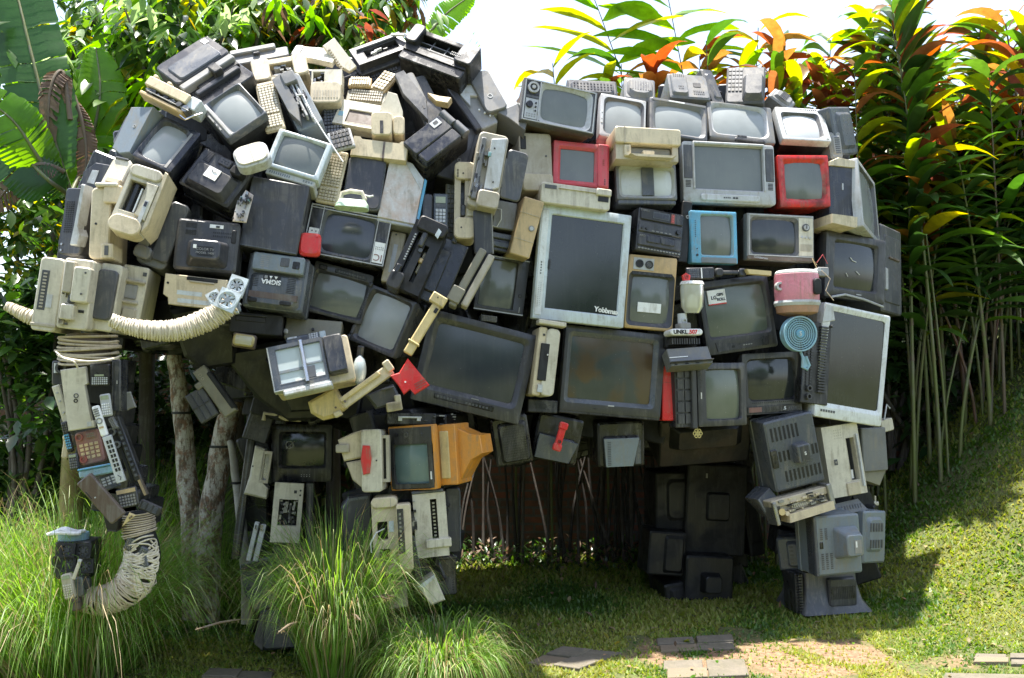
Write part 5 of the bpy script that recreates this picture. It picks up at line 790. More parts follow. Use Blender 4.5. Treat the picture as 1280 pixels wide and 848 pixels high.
gen('scanner', 'glass topped scanner in a pale frame with a silver rail and black side bay', 'scanner', [(335, 436), (428, 414), (437, 468), (344, 490)], [
    ('frame', [('h', 'slate', 0, .72, 0, 1, 0, .04, [(.09, .41, .1, .88), (.46, .68, .1, .88)]), B('lgrey', -.02, .0, -.0, 1.0, .0, .06, .003), B('lgrey', -.02, .72, 1.0, 1.03, .0, .06, .003)]), ('glass', [B('glasspale', .08, .42, .09, .89, .012, .03, .001)]), ('glass', [B('glasspale', .45, .69, .09, .89, .012, .03, .001)]), ('rail', [('z', 'chrome', .435, .0, .95, .012, -.01)]), ('crossbar', [B('greyblue', .08, .42, .58, .64, .006, .02, .001), B('greyblue', .46, .69, .52, .56, .006, .02, .001), B('slate', .46, .56, .6, .86, .004, .02, .001), B('pwhite', .28, .4, .84, .9, .002, .02, .001), B('pwhite', .56, .68, .8, .87, .002, .02, .001)]),
    ('side_bay', [('r', 'navy', .73, .98, .03, .88, -.02, .1, .012)]), ('base', [('r', 'cream', .0, 1.06, -.02, 1.05, .06, .2, .02)]), ('bottom_tray', [('r', 'lgrey', .1, .74, 1.04, 1.16, -.01, .08, .004)])], gx=.1, gz=.25, off=-.26)
dl2 = dev('lamp', 'clear oval vehicle lamp hanging between scanner and black boxy television', 'lamp', [(441, 444), (458, 445), (458, 483), (440, 482)], .1, .1, -.22)
w, h = dl2.w, dl2.h; mb = MB(); L = []
for k in range(9):
    a = -1+k/4; q = math.sqrt(max(.02, 1-a*a*.97)); L.append([(w*.5*q*math.cos(t), .05*q*math.sin(t), a*h*.5) for t in [2*math.pi*i/16 for i in range(16)]])
mb.loft(L, 'glasspale'); mb.build('lens', dl2.o); mb = MB(); mb.cyl((-w*.1, .04, h*.25), (w*.05, .0, h*.8), .018, 'char'); mb.build('mount', dl2.o)
gen('printer_cover', 'rounded tan printer cover hanging below the scanner', 'cover', [(383, 499), (420, 485), (433, 509), (399, 532)], [('shell', [('p', 'yellow', [(0, .05), (.98, 0), (1, .95), (.5, 1.05), (.15, .95), (-.08, .5)], 0, .14, .02)]), ('catch', [('r', 'cream', .55, .8, .9, 1.12, -.02, .05, .006)]), ('screw', [('c', 'wood', .7, .75, .006, -.004, 0)])], gx=.1, off=-.16)
gen('plastic_bar', 'cream plastic beam slanting up right to the red scrap', 'plastic arm', [(421, 497), (486, 457), (494, 468), (432, 509)], [('beam', [('r', 'cream', 0, 1, 0, 1, 0, .06, .006)]), ('upper_rail', [B('yellow', .0, .8, .05, .45, -.02, .01)]), ('end_hook', [B('cream', .92, 1.05, -.3, .7, -.02, .05)]), ('screw', [('c', 'wood', .06, .5, .006, -.024, 0)])], gx=.1, off=-.32)
gen('plastic_scrap', 'torn bright red plastic housing scrap at the lower left of the blue tinted screen', 'plastic scrap', [(488, 448), (537, 448), (537, 493), (488, 493)], [
    ('housing', [('p', 'red', [(.44, 0), (1.0, .75), (.62, 1.0), (.5, .86), (.34, 1.0), (.2, .75), (.0, .48), (.22, .4)], 0, .05)]), ('ribs', [('p', 'dred', [(.62, .78), (.9, .62), (.91, .65), (.63, .81)], -.004, .01, .001), ('p', 'dred', [(.6, .72), (.88, .56), (.89, .59), (.61, .75)], -.004, .01, .001), ('p', 'dred', [(.64, .85), (.92, .69), (.93, .72), (.65, .88)], -.004, .01, .001)]), ('hole', [('c', 'pwhite', .38, .66, .005, -.004, 0)])], gx=.1, gz=.1, off=-.42)
gen('printer_cover', 'grey curved plastic cover under the cream beam', 'cover', [(455, 490), (497, 478), (500, 504), (463, 513)], [('shell', [('p', 'dgrey', [(.0, .2), (.9, 0), (1, .6), (.8, 1), (.2, 1)], 0, .12, .015)]), ('step', [B('slate', .5, .9, .1, .2, -.02, .02)])], off=-.15)
gen('connector_block', 'cream connector block under the red scrap', 'connector', [(482, 497), (501, 492), (503, 512), (484, 516)], [('block', [B('cream2', 0, 1, .4, 1, 0, .08), B('bone', .6, 1.0, 0, .5, .0, .06)]), ('pins', [('g', 'beige', .1, .9, .5, .9, 5, 2, 0, .01, .5)])], off=-.2)
gen('video_recorder', 'black equipment chassis with white clips above the orange television', 'video recorder', [(484, 515), (545, 518), (545, 532), (484, 530)], [('chassis', [B('black', 0, 1, 0, 1, 0, .25)]), ('clip', [B('lgrey', .22, .7, .3, .45, -.02, .01, .002), B('lgrey', .22, .3, .4, .7, -.02, .0, .002), B('lgrey', .6, .68, .4, .7, -.02, .0, .002)]), ('clutter', [('junk', 'dgrey', .75, 1.4, .0, 1, -.03, .1, 16)])], off=-.06)
gen('printer', 'beige fax machine with a red oval patch left of the orange television', 'fax machine', [(450, 537), (476, 537), (478, 615), (453, 616)], [
    ('body', [('r', 'bone', 0, 1, 0, 1, 0, .26, .02)]), ('red_patch', [('p', 'red', [(.1, .25), (.45, .26), (.52, .45), (.42, .7), (.1, .72), (-.02, .48)], -.012, 0, .004)]), ('side_lobe', [('p', 'cream', [(-1.2, .15), (-.5, .05), (.02, .0), (.02, .45), (-.9, .5)], .03, .22, .01)]), ('side_lobe', [('p', 'cream2', [(-.8, .52), (.02, .48), (.02, .95), (-.5, .8)], .03, .22, .01)]), ('grip', [('r', 'beige', -1.25, -.6, .22, .36, -.0, .08, .01)]), ('roller_bay', [('h', 'beige', 1.0, 1.35, .1, .85, .02, .08, [(1.05, 1.2, .15, .8)]), B('black', 1.02, 1.3, .12, .84, .06, .12)]), ('button', [('c', 'char', .75, .5, .005, -.004, 0)])], gx=.0, off=-.1).o.name = 'fax_machine'
gen('printer', 'cream inkjet printer on end with two square holes, left one below the orange television', PR, [(461, 622), (514, 620), (518, 714), (471, 718)], [
    ('body', [('h', 'cream', 0, .66, .1, .96, -.01, .05, [(.12, .38, .32, .56), (.15, .42, .68, .86)]), ('r', 'cream', 0, .66, 0, .14, -.03, .25, .03), ('r', 'cream', .02, .95, .9, 1.02, -.03, .25, .03), B('vdark', .05, .95, .1, .95, .06, .24), B('cream', 0, .05, .1, .95, .04, .24)]), ('feed_cover', [('r', 'cream', .62, .98, .1, .96, -.06, .06, .012)]), ('feed_slot', [B('black', .64, .8, .16, .74, -.064, -.0, .002), ('g', 'steel', .66, .76, .2, .7, 1, 9, -.066, .004, .5)]), ('label', [B('paleblue', .42, .54, .32, .46, -.013, 0, .001)]), ('ribbon', [('u', 'pwhite', [(.3, .42, .02), (.1, .45, -.04), (-.05, .58, -.05), (-.04, .7, -.05)], .004)]), ('seam', [B('beige', .48, .5, .02, .14, -.032, 0, .0005)])], gx=.1, off=-.12)
gen('printer', 'grey cream printer with a long slot, right of the one with square holes', PR, [(514, 618), (556, 615), (562, 694), (522, 698)], [
    ('body', [('h', 'bone', .0, 1, 0, 1, -.01, .05, [(.52, .72, .1, .86)]), B('vdark', .02, .98, .05, .95, .05, .22), B('bone', .3, 1.08, .72, .86, -.03, .04)]), ('slot_rollers', [('g', 'steel', .55, .7, .14, .82, 1, 12, .03, .02, .5)]), ('top_edge', [B('slate', -.02, .95, -.05, .0, -.02, .2)]), ('side_gear', [('junk', 'black', -.08, .08, .1, .6, -.03, .04, 16)]), ('button', [('o', 'beige', .58, .92, .008, .006, -.013, 0)]), ('button', [('o', 'beige', .58, .97, .008, .006, -.013, 0)])], gx=.15, off=-.1)
gen('equipment_casing', 'dark grey rounded panel behind the right side of the front leg', 'panel', [(556, 610), (577, 610), (574, 690), (558, 692)], [('panel', [('r', 'char', 0, 1, 0, 1, 0, .25, .015)]), ('edge', [B('slate', .92, 1.02, .05, .95, -.003, .1, .002)])], off=.05)
gen('equipment_casing', 'dark grey rounded panel behind the left side of the front leg', 'panel', [(427, 622), (462, 616), (468, 690), (428, 690)], [('panel', [('p', 'char', [(0, .2), (.25, .02), (1, 0), (1, 1), (0, 1)], 0, .25, .015)]), ('rim', [('p', 'slate', [(.04, .22), (.27, .05), (.9, .03), (.9, .08), (.3, .1), (.08, .26)], -.006, .01, .002)])], off=.08)
gen('television', 'black television shell low on the front leg behind the grass', 'television back', [(522, 698), (571, 692), (570, 744), (525, 746)], [('casing', [('r', 'black', 0, 1, 0, 1, 0, .3, .015)]), ('ledge', [B('black2', .3, 1.02, .02, .1, -.02, .02), ('g', 'vdark', .85, .96, .3, .9, 1, 10, 0, .004, .5)])], off=.02)
gen('casing_strip', 'narrow black plank between the two cream printers of the front leg', 'panel', [(513, 673), (522, 668), (524, 726), (516, 728)], [('plank', [('r', 'black2', 0, 1, 0, 1, 0, .05, .006)]), ('edge', [B('slate', .9, 1.02, .02, .98, -.002, .03, .001)])], off=-.2)
gen('printer', 'grey beige printer end under the cream inkjet, half hidden by grass', PR, [(474, 722), (508, 716), (510, 760), (478, 762)], [('body', [('r', 'beige', 0, 1, 0, 1, 0, .2, .012)]), ('lid', [('r', 'slate', -.03, 1.03, -.06, .14, -.03, .15, .01)])], off=-.08)
gen('printer_cover', 'slanted bone coloured box corner poking out of the grass at the front leg', 'cover', [(518, 728), (546, 718), (558, 752), (532, 758)], [('box', [('p', 'bone', [(0, .2), (.9, 0), (1, 1), (.3, 1)], 0, .16, .01)]), ('top_face', [('p', 'lgrey', [(0, .18), (.9, -.02), (.8, .12), (.2, .3)], -.006, .01, .002)])], off=-.2)
# ---- far front leg
LY = 5.45
gen('television', 'black television side leaning at the top of the far front leg', 'television back', [(316, 506), (346, 512), (331, 557), (302, 546)], [('casing', [('r', 'black2', 0, 1, 0, 1, 0, .25, .01)]), ('groove', [B('slate', .12, .16, .05, .95, -.004, .01, .001)])], Y=LY-.05)
gen('plastic_bar', 'bent tan plastic bar above the black set of the far front leg', 'plastic arm', [(328, 511), (376, 519), (376, 528), (330, 524)], [('bar', [('u', 'cream2', [(.02, 1.0, 0), (.04, .2, 0), (.3, .3, -.01), (.6, .8, -.02), (1, .9, -.01)], .013)])], Y=LY-.15)
gen('printer', 'cream printer hanging on the left of the far front leg', PR, [(314, 555), (337, 561), (338, 626), (305, 620)], [('body', [('p', 'bone', [(.15, .0), (.6, .05), (.7, .7), (1, .8), (1, 1), (.0, .95), (.12, .6)], 0, .22, .012)]), ('slot', [('h', 'beige', .55, .95, .08, .7, .0, .06, [(.65, .85, .14, .64)]), B('steel', .62, .88, .12, .66, .04, .08)]), ('screw', [('c', 'char', .2, .4, .005, -.004, 0)])], Y=LY-.1)
gen('printer', 'beige printer frame with exposed innards in the middle of the far front leg', PR, [(344, 604), (380, 604), (374, 680), (337, 677)], [('frame', [('h', 'bone', 0, 1, 0, 1, 0, .05, [(.2, .85, .28, .72)]), B('vdark', .02, .98, .02, .98, .06, .22)]), ('innards', [('junk', 'steel', .22, .83, .3, .7, .02, .07, 34)]), ('button', [B('black', .68, .78, .12, .17, -.003, .01, .001)]), ('button', [('c', 'black', .9, .12, .006, -.003, .01)]), ('button', [('c', 'black', .9, .2, .006, -.003, .01)])], Y=LY-.08)
gen('printer_section', 'pair of pale slanted guide rails on the far front leg', 'printer part', [(320, 652), (336, 656), (324, 703), (306, 702)], [('rail', [B('lgrey', 0, .32, 0, 1, 0, .03, .003)]), ('rail', [B('lgrey', .48, .85, .03, .98, 0, .03, .003)]), ('groove', [B('vdark', .34, .46, .02, .98, .005, .02, .001)]), ('bracket', [('junk', 'steel', .1, .9, .02, .2, -.02, .01, 8)])], Y=LY-.15)
gen('television', 'black television shell with dusty left side low on the far front leg', 'television back', [(297, 708), (336, 694), (350, 764), (308, 765)], [('casing', [('p', 'slate', [(0, .05), (.2, 0), (1, 0), (1, 1), (.25, 1), (.0, .6)], 0, .35, .02)]), ('ridge', [B('char', .15, .95, .02, .14, -.03, .03)])], gx=-.2, Y=LY-.1)
gen('television', 'black television shell behind grass in the middle of the far front leg', 'television back', [(337, 684), (381, 680), (384, 768), (345, 768)], [('casing', [('r', 'black', 0, 1, 0, 1, 0, .3, .02)]), ('step', [B('black2', .05, .95, .3, .36, -.02, .02)])], Y=LY)
gen('television', 'flared black shell forming the foot of the far front leg', 'television back', [(322, 764), (372, 764), (384, 814), (316, 812)], [('casing', [('p', 'slate', [(.1, 0), (.95, 0), (1, .98), (.2, 1), (-.04, .78)], 0, .35, .02)]), ('rib', [('p', 'dgrey', [(.12, .02), (.2, .02), (.16, .98), (.0, .8)], -.012, .02, .003)])], Y=LY-.15)
for q_, lab in (([(302, 512), (312, 516), (310, 700), (300, 700)], 'thin black upright casing strip on the left of the far front leg'), ([(381, 604), (392, 604), (392, 700), (382, 700)], 'thin black upright casing strip on the right of the far front leg')):
    gen('casing_strip', lab, 'panel', q_, [('strip', [B('black', 0, 1, 0, 1, 0, .1)]), ('groove', [B('slate', .4, .6, .05, .95, -.003, .01, .001)])], Y=LY+.02)
gen('printer_section', 'olive printer beam slanting under the head beside the near wooden post', 'printer part', [(240, 466), (253, 457), (297, 512), (281, 522)], [('beam', [('r', 'olive', 0, 1, 0, 1, 0, .08, .005)]), ('dark_bay', [B('vdark', .75, 1.1, .15, .95, -.003, .07)]), ('tab', [B('olive', -.45, .1, .2, .32, .0, .06)]), ('emblem', [('o', 'beige', .35, .12, .008, .006, -.003, 0), ('o', 'beige', .35, .2, .008, .006, -.003, 0)])], gx=.1, off=.12)
gen('vented_casing', 'dark grey ribbed panel hanging below the olive printer beam', 'panel', [(230, 498), (251, 482), (275, 519), (251, 527)], [('panel', [('r', 'dgrey', 0, 1, 0, 1, 0, .06, .004)]), ('rib', [B('char', .3, .34, .05, .95, -.01, .01, .001)]), ('rib', [B('char', .62, .66, .05, .95, -.01, .01, .001)]), ('rib', [B('char', .05, .95, .48, .51, -.01, .01, .001)])], gx=.1, off=.15)
# ---- middle column and belly
gen('printer', 'narrow upright cream printer with a tall black slot between the two wide televisions', PR, [(675, 408), (701, 412), (691, 497), (664, 494)], [('body', [('r', 'cream', 0, .4, 0, 1, 0, .2, .015), ('r', 'bone', .36, 1, .01, .99, -.01, .2, .03)]), ('slot', [B('vdark', .16, .56, .24, .78, -.014, .05, .003)]), ('cap_strip', [('r', 'bone', -.1, 1.2, -.1, -.03, -.03, .06, .006)]), ('screw', [('c', 'pwhite', .5, .4, .005, -.02, 0)]), ('badge', [B('lgrey', .22, .44, .84, .95, -.014, .01, .001)]), ('clip', [B('black', .2, .3, .1, .13, -.004, .01, .001)])], gx=.2, off=-.16)
gen('vented_casing', 'small grey mesh patch above the large blue tinted television', 'panel', [(602, 393), (622, 396), (621, 404), (602, 401)], [('mesh', [B('char', 0, 1, 0, 1, .0, .1), ('g', 'grey', .03, .97, .05, .95, 9, 4, 0, .003, .6)]), ('rim', [B('slate', -.03, 0, -.05, 1.05, -.004, .1, .001)])], off=-.02)
gen('video_recorder', 'black ribbed box between the narrow cream printer and the belly', 'video recorder', [(660, 498), (697, 502), (697, 518), (660, 514)], [('casing', [B('black2', 0, 1, 0, 1, 0, .2)]), ('ribs', [('g', 'black', .04, .6, .1, .9, 12, 1, 0, .006, .5)])], off=.0)
gen('phone_handset', 'red telephone handset on the grey label panel under the belly', 'handset', [(701, 527), (711, 530), (700, 565), (689, 562)], [('grip', [('r', 'red', .1, .9, .15, .85, -.01, .02, .01)]), ('earpiece', [('r', 'red', 0, 1, 0, .25, -.02, .02, .012)]), ('mouthpiece', [('r', 'red', 0, 1, .75, 1, -.02, .02, .012), ('junk', 'vdark', .3, .7, .6, .72, -.024, -.01, 4)])], gx=.1, off=-.06)
dm = dev('emblem', 'small gold filigree medallion hanging below the black vented television', 'medallion', box4(872, 542, 13, 14), .1, 0, -.12)
mb = MB()
for k in range(6): mb.ring((dm.w*.25*math.cos(k*1.047), dm.w*.25*math.sin(k*1.047)), dm.w*.22, dm.w*.13, -.004, .004, 'gold', 12)
mb.ring((0, 0), dm.w*.16, dm.w*.05, -.006, .004, 'gold', 12); mb.build('medallion', dm.o); mb = MB(); mb.tube([(0, 0, dm.h*.4), (0, 0, dm.h*.9)], .003, 'gold'); mb.build('hook', dm.o)
# ---- near hind leg
gen('printer', 'cream grey printer with a tall slot, right of the louvred back', PR, [(1025, 534), (1066, 530), (1080, 616), (1041, 624)], [
    ('body', [('h', 'bone', 0, 1.12, 0, 1, 0, .05, [(.7, .96, .2, .8)]), B('bone', 0, .68, 0, 1, .05, .22), B('vdark', .68, 1.1, .1, .9, .08, .2)]), ('rail', [B('lgrey', .99, 1.04, .16, .9, -.02, .02, .002)]), ('badge', [B('dgrey', .24, .34, .47, .55, -.003, .01, .001), ('o', 'bone', .29, .51, .006, .004, -.005, 0)]), ('label', [('g', 'beige', .34, .6, .05, .2, 4, 4, 0, .001, .4)]), ('foot', [B('cream2', .5, .9, .82, 1.0, -.012, .05)]), ('roller', [('z', 'pwhite', .82, .66, .78, .014, .04)])], gx=.25, off=-.12)
gen('computer_case', 'plain grey box at the outer edge of the hind leg', 'box', [(1076, 534), (1106, 536), (1112, 588), (1081, 590)], [('casing', [('r', 'grey', 0, 1, 0, 1, 0, .22, .01)]), ('lower_shell', [('p', 'olive', [(0, 1), (1, 1), (.7, 1.35), (.1, 1.2)], .02, .2)]), ('side_wing', [('r', 'greyblue', 1.0, 1.15, .3, .85, .05, .2, .006)])], gx=.5, off=-.1)
gen('printer_cover', 'white plastic corner nub below the big white set at the far edge', 'cover', [(1100, 520), (1113, 522), (1121, 537), (1103, 541)], [('nub', [('r', 'bone', 0, 1, .2, 1, 0, .12, .01)]), ('rod', [('u', 'lgrey', [(.3, .2, 0), (.9, -.7, .02), (1.1, -.4, .02)], .006)])], gx=.5, off=.0)
gen('printer_mechanism', 'cream metal printer mechanism with a row of fins, lying across the hind leg', 'printer part', [(957, 624), (1036, 611), (1041, 641), (972, 652)], [
    ('chassis', [B('cream2', 0, 1, .0, .3, -.02, .12), B('beige', .05, 1, .3, .62, .0, .12), ('p', 'cream', [(.22, .66), (.98, .6), (.98, .95), (.2, 1.0)], -.05, .08)]), ('fins', [('g', 'bone', .32, .88, .34, .56, 16, 1, 0, .015, .5)]), ('gear', [('c', 'yellow', .12, .5, .022, -.04, .02)]), ('gear', [('c', 'cream', .2, .62, .015, -.04, .02)]), ('end_bracket', [B('steel', .0, .06, .05, 1, -.04, .1), B('steel', .94, 1.02, -.1, .8, -.04, .1)]), ('clutter', [('junk', 'cream', .05, .95, .05, .6, -.035, .0, 30)])], gx=.2, off=-.2)
gen('equipment_casing', 'grey wedge panel left of the cream metal mechanism', 'panel', [(945, 622), (967, 607), (985, 640), (965, 654)], [('panel', [('p', 'slate', [(0, .1), (.8, 0), (1, 1), (.3, 1)], 0, .2)]), ('edge', [B('greyblue', .0, .08, .1, .9, -.004, .02, .001)])], off=-.08)
gen('equipment_casing', 'grey fan ribbed panel between the cream mechanism and the stepped hump back', 'panel', [(1042, 627), (1078, 624), (1090, 640), (1044, 642)], [('panel', [('p', 'grey', [(0, .1), (.8, 0), (1, 1), (0, 1)], 0, .25)]), ('ribs', [('g', 'dgrey', .1, .85, .15, .95, 9, 1, 0, .003, .4)])], gx=.2, gz=.4, off=-.1)
gen('casing_strip', 'small white nozzle standing out at the outer edge of the hind leg', 'nozzle', [(1091, 620), (1096, 620), (1099, 632), (1089, 632)], [('nozzle', [('z', 'bone', .5, 0, .6, .008, .0)]), ('base', [('r', 'bone', 0, 1, .6, 1, -.015, .015, .004)])], off=.05)
# ================================================================== TUSKS, TRUNK, CORE, POSTS
def wpt(px, py, Y): return at(px, py, Y)
def pxr(r, Y): return r*Y/F
def empty(name, label, cat, loc, group=None):
    o = bpy.data.objects.new(name, None); COL.objects.link(o); o.location = loc; o.empty_display_size = .1
    tag(o, label, cat, group)
    bpy.context.view_layer.update()
    return o
def child(mb, name, root, **k):
    o = mb.build(name, None, **k); o.parent = root; o.matrix_parent_inverse = Matrix.Translation(-root.location); return o
def spline(P, n):
    out = []; P = [Vector(p) for p in P]; m = len(P)
    for i in range(m-1):
        p0, p1, p2, p3 = P[max(i-1, 0)], P[i], P[i+1], P[min(i+2, m-1)]
        for k in range(n):
            t = k/n; out.append(.5*((2*p1)+(-p0+p2)*t+(2*p0-5*p1+4*p2-p3)*t*t+(-p0+3*p1-3*p2+p3)*t*t*t))
    out.append(P[-1]); return out
def wrap(mb, path, rads, rope_r, mat, turns_per_m, seg=4, jit=.15, squash=1):
    """cord wound round a path"""
    rnd = random.Random(len(path)*31+int(turns_per_m))
    L = 0; pts = []; ph = 0; a = None
    for i in range(len(path)-1):
        p, q = path[i], path[i+1]; d = (q-p); dl = d.length; d = d.normalized()
        n_ = max(1, int(dl*turns_per_m*12))
        for k in range(n_):
            t = k/n_; c = p.lerp(q, t); r = rads[i]*(1-t)+rads[i+1]*t
            if a is None: a = d.orthogonal().normalized()
            a = (a-d*a.dot(d)).normalized(); b = d.cross(a); ph += 2*math.pi/12
            wob = 1+.03*math.sin(ph*.37)+rnd.uniform(-.01, .01)
            pts.append(c+(a*math.cos(ph)+b*math.sin(ph))*(r*wob)+d*rnd.uniform(-1, 1)*jit*rope_r)
    mb.tube(pts, rope_r, mat, seg)
def tusk(name, label, P, n=6, cap='rope'):
    path = spline([wpt(x, y, Y) for x, y, r, Y in P], n); m = len(P)
    rr_ = []
    for i in range(m-1):
        for k in range(n): rr_.append(pxr(P[i][2]*(1-k/n)+P[i+1][2]*k/n, P[i][3]))
    rr_.append(pxr(P[-1][2], P[-1][3]))
    root = empty(name, label, 'tusk', path[0])
    mb = MB(); mb.tube(path, 0, 'wirewhite', 14, rs=[r*.93 for r in rr_]); child(mb, 'core', root, smooth=60)
    mb = MB(); wrap(mb, path, rr_, .0052, 'wirewhite', 88, jit=.9); child(mb, 'cord_wrapping', root, smooth=60)
    mb = MB(); mb.tube([path[0]-(path[1]-path[0])*.15, path[0], path[1]], 0, 'rope', 12, rs=[rr_[0]*.5, rr_[0]*.98, rr_[1]*1.03]); child(mb, 'tip', root, smooth=60)
    return root
TY = surf(150, 400)-.25
tusk('tusk', 'long curved tusk wrapped in white cord, in front of the head', [(139, 400, 7.5, TY-.1), (160, 408, 9.5, TY-.08), (190, 413.5, 12, TY-.05), (220, 413, 13.5, TY), (250, 404, 14, TY+.05), (274, 391, 14, TY+.08), (289, 379, 12, TY+.1)])
tusk('tusk', 'short tusk tip wrapped in pale cord at the far left of the head', [(9, 383, 5, TY+.3), (22, 389, 7, TY+.3), (36, 396, 8.5, TY+.3), (52, 402, 9, TY+.35)])
def cfan(label, c, off, mat='paleblue', bl='greyblue', group=None):
    d = dev('computer_fan', label, 'fan', c, .2, .2, off, group); w, h = d.w, d.h; r = min(w, h)*.42
    mb = MB(); n = 20
    mb.plate(-w/2, w/2, 0, .025, -h/2, h/2, [(-r*.72, r*.72, -r*.72, r*.72)], mat); mb.ring((0, 0), r*1.1, r*.98, -.003, .022, mat, 20); mb.build('frame', d.o)
    mb = MB(); mb.cyl((0, -.002, 0), (0, .02, 0), r*.34, bl); mb.build('hub', d.o)
    for k in range(7):
        a = 2*math.pi*k/7; mb = MB(); mb.prism([(r*.3*math.cos(a), r*.3*math.sin(a)), (r*.9*math.cos(a-.2), r*.9*math.sin(a-.2)), (r*.9*math.cos(a+.38), r*.9*math.sin(a+.38)), (r*.3*math.cos(a+.5), r*.3*math.sin(a+.5))], .004, .01, mat if bl == 'greyblue' else bl, .001); mb.build('blade', d.o)
    return d
cfan('pale blue computer fan at the very root of the long tusk', box4(296, 357, 22, 24, 20), -.34)
cfan('pale blue computer fan below the first one, where the tusk cord begins', box4(284, 375, 26, 26, 25), -.46)
cfan('pale computer fan lying at the lower left of the tusk root', box4(268, 372, 17, 17, -30), -.4)
gen('printer_mechanism', 'cluster of pale gears and clips behind the fans at the tusk root', 'printer part', [(262, 366), (300, 352), (302, 392), (268, 398)], [('plate', [B('greyblue', .1, .9, .1, .9, .02, .06)]), ('clutter', [('junk', 'paleblue', 0, 1, 0, 1, -.03, .03, 26)])], off=-.24)

# rope collar at the top of the trunk
KY = surf(110, 435)+.02
rc = empty('rope_coil', 'thick collar of tan rope wound round the top of the trunk', 'rope', wpt(110, 452, KY))
mb = MB()
for k in range(11):
    y = 421+k*3.0; rx = 37-abs(k-5)*.5+random.uniform(-1.5, 1.5); cx = 111+random.uniform(-1, 1); c = wpt(cx, y, KY); R0 = pxr(rx, KY); tl = random.uniform(-.012, .012); sg = random.uniform(.004, .03)
    mb.tube([c+Vector((R0*math.cos(t), R0*.75*math.sin(t), tl*math.cos(t)-sg*max(0, -math.sin(t)))) for t in [2*math.pi*i/40 for i in range(41)]], pxr(1.75, KY), 'rope', 5)
child(mb, 'coil', rc, smooth=60)
mb = MB()
mb.tube(spline([wpt(72, 443, KY-.2), wpt(78, 447, KY-.27), wpt(110, 452, KY-.3), wpt(140, 449, KY-.27), wpt(151, 445, KY-.15)], 6), pxr(1.3, KY), 'wirewhite', 5)
mb.tube(spline([wpt(70, 440, KY-.2), wpt(80, 448, KY-.3), wpt(92, 452, KY-.33), wpt(97, 460, KY-.3)], 6), pxr(1.2, KY), 'wirewhite', 5)
child(mb, 'loose_strand', rc, smooth=60)
mb = MB(); mb.cyl(wpt(111, 418, KY), wpt(111, 455, KY), pxr(25, KY), 'wood', None, 20); child(mb, 'core', rc, smooth=60)

# trunk spine of black casings
SY = KY+.12
mb = MB()
for k, (cx, cy, w_) in enumerate([(110, 462, 72), (108, 490, 70), (112, 518, 66), (118, 545, 62), (124, 572, 58), (133, 600, 56), (146, 625, 58), (158, 642, 46)]):
    mb.M = Matrix.Translation(wpt(cx, cy, SY)) @ Matrix.Rotation(R_(8), 4, 'Y')
    a = pxr(w_/2, SY); mb.box(-a, a, -.02, .24, -.07, .07, ['black', 'vdark', 'black2'][k % 3], .008)
mb.M = None
o = mb.build('trunk_core'); tag(o, 'dark backing under the phones and remotes of the trunk', 'frame')
TG = dict(gx=.1, gz=0)
def tr(c, off, **k): return dict(gx=.1, gz=0, off=off, Y=KY)
K0 = dict(gx=.1, gz=0, Y=KY)
gen('computer_casing', 'beige metal panel with a small emblem at the top of the trunk', 'panel', [(75, 462), (106, 459), (117, 534), (85, 540)], [('panel', [('p', 'bone', [(0, 0), (1.0, 0), (1.0, .27), (.88, .28), (.95, .9), (1.05, .9), (1.05, 1), (0, 1)], 0, .03)]), ('emblem', [('o', 'dgrey', .5, .45, .012, .008, -.003, 0), ('o', 'vdark', .46, .53, .010, .006, -.003, 0)]), ('sticker', [B('lgrey', .78, .95, .9, .97, -.002, .01, .0005)])], off=-.14, **K0)
gen('printer_section', 'beige strip with three screws at the left edge of the trunk', 'printer part', [(64, 483), (76, 480), (86, 528), (79, 532)], [('strip', [('r', 'bone', 0, 1, 0, 1, 0, .04, .005)]), ('screw', [('c', 'silver', .5, .2, .005, -.006, 0)]), ('screw', [('c', 'silver', .5, .42, .005, -.006, 0)]), ('screw', [('c', 'silver', .5, .72, .005, -.006, 0)])], off=-.08, **K0)
gen('cable_block', 'dark grey cable block at the upper left corner of the trunk', 'device', [(63, 450), (85, 452), (84, 482), (66, 482)], [('body', [('r', 'char', 0, 1, 0, 1, 0, .1, .01)]), ('spool', [('o', 'dgrey', .7, .3, .028, .015, -.03, 0)]), ('plug', [('z', 'lgrey', .35, .1, .5, .012, -.01)])], off=.0, **K0)
def keypad(name, label, cat, c, body, keys, t0, t1, nx, ny, off, disp=None, D=.02, extra=(), r=.008):
    p = [('body', [('r', body, 0, 1, 0, 1, 0, D, r)]), ('keys', [keyrow(keys, .1, .9, t0, t1, nx, ny, 0, .004, .72)])]
    if disp: p.append(('display', [B(disp[0], disp[1], disp[2], disp[3], disp[4], -.003, .01, .001)]))
    return gen(name, label, cat, c, p+list(extra), off=off, **K0)
keypad('organizer', 'black pocket organizer with tiny keys under the rope collar', 'organizer', [(112, 456), (138, 454), (137, 483), (112, 482)], 'black2', 'lgrey', .6, .95, 8, 4, -.12, ('ledgreen', .25, .7, .48, .57))
gen('video_recorder', 'long blue black casing down the right side of the upper trunk', 'video recorder', [(140, 451), (152, 449), (149, 515), (139, 514)], [('casing', [('r', 'navy', 0, 1, 0, 1, 0, .12, .004)]), ('label', [B('mgrey', .55, .7, .4, .47, -.003, .01, .0005)]), ('slot', [B('vdark', .2, .3, .05, .9, -.003, .01, .0005)])], off=-.12, **K0)
gen('equipment_casing', 'plain grey square flap sticking out right of the trunk', 'panel', [(150, 492), (166, 489), (171, 511), (150, 515)], [('flap', [('p', 'mgrey', [(0, 0), (.75, -.02), (1, .9), (.5, .95), (.45, 1), (0, 1)], 0, .02)]), ('rim', [B('lgrey', .05, .8, .02, .06, -.004, .01, .001)])], off=-.02, **K0)
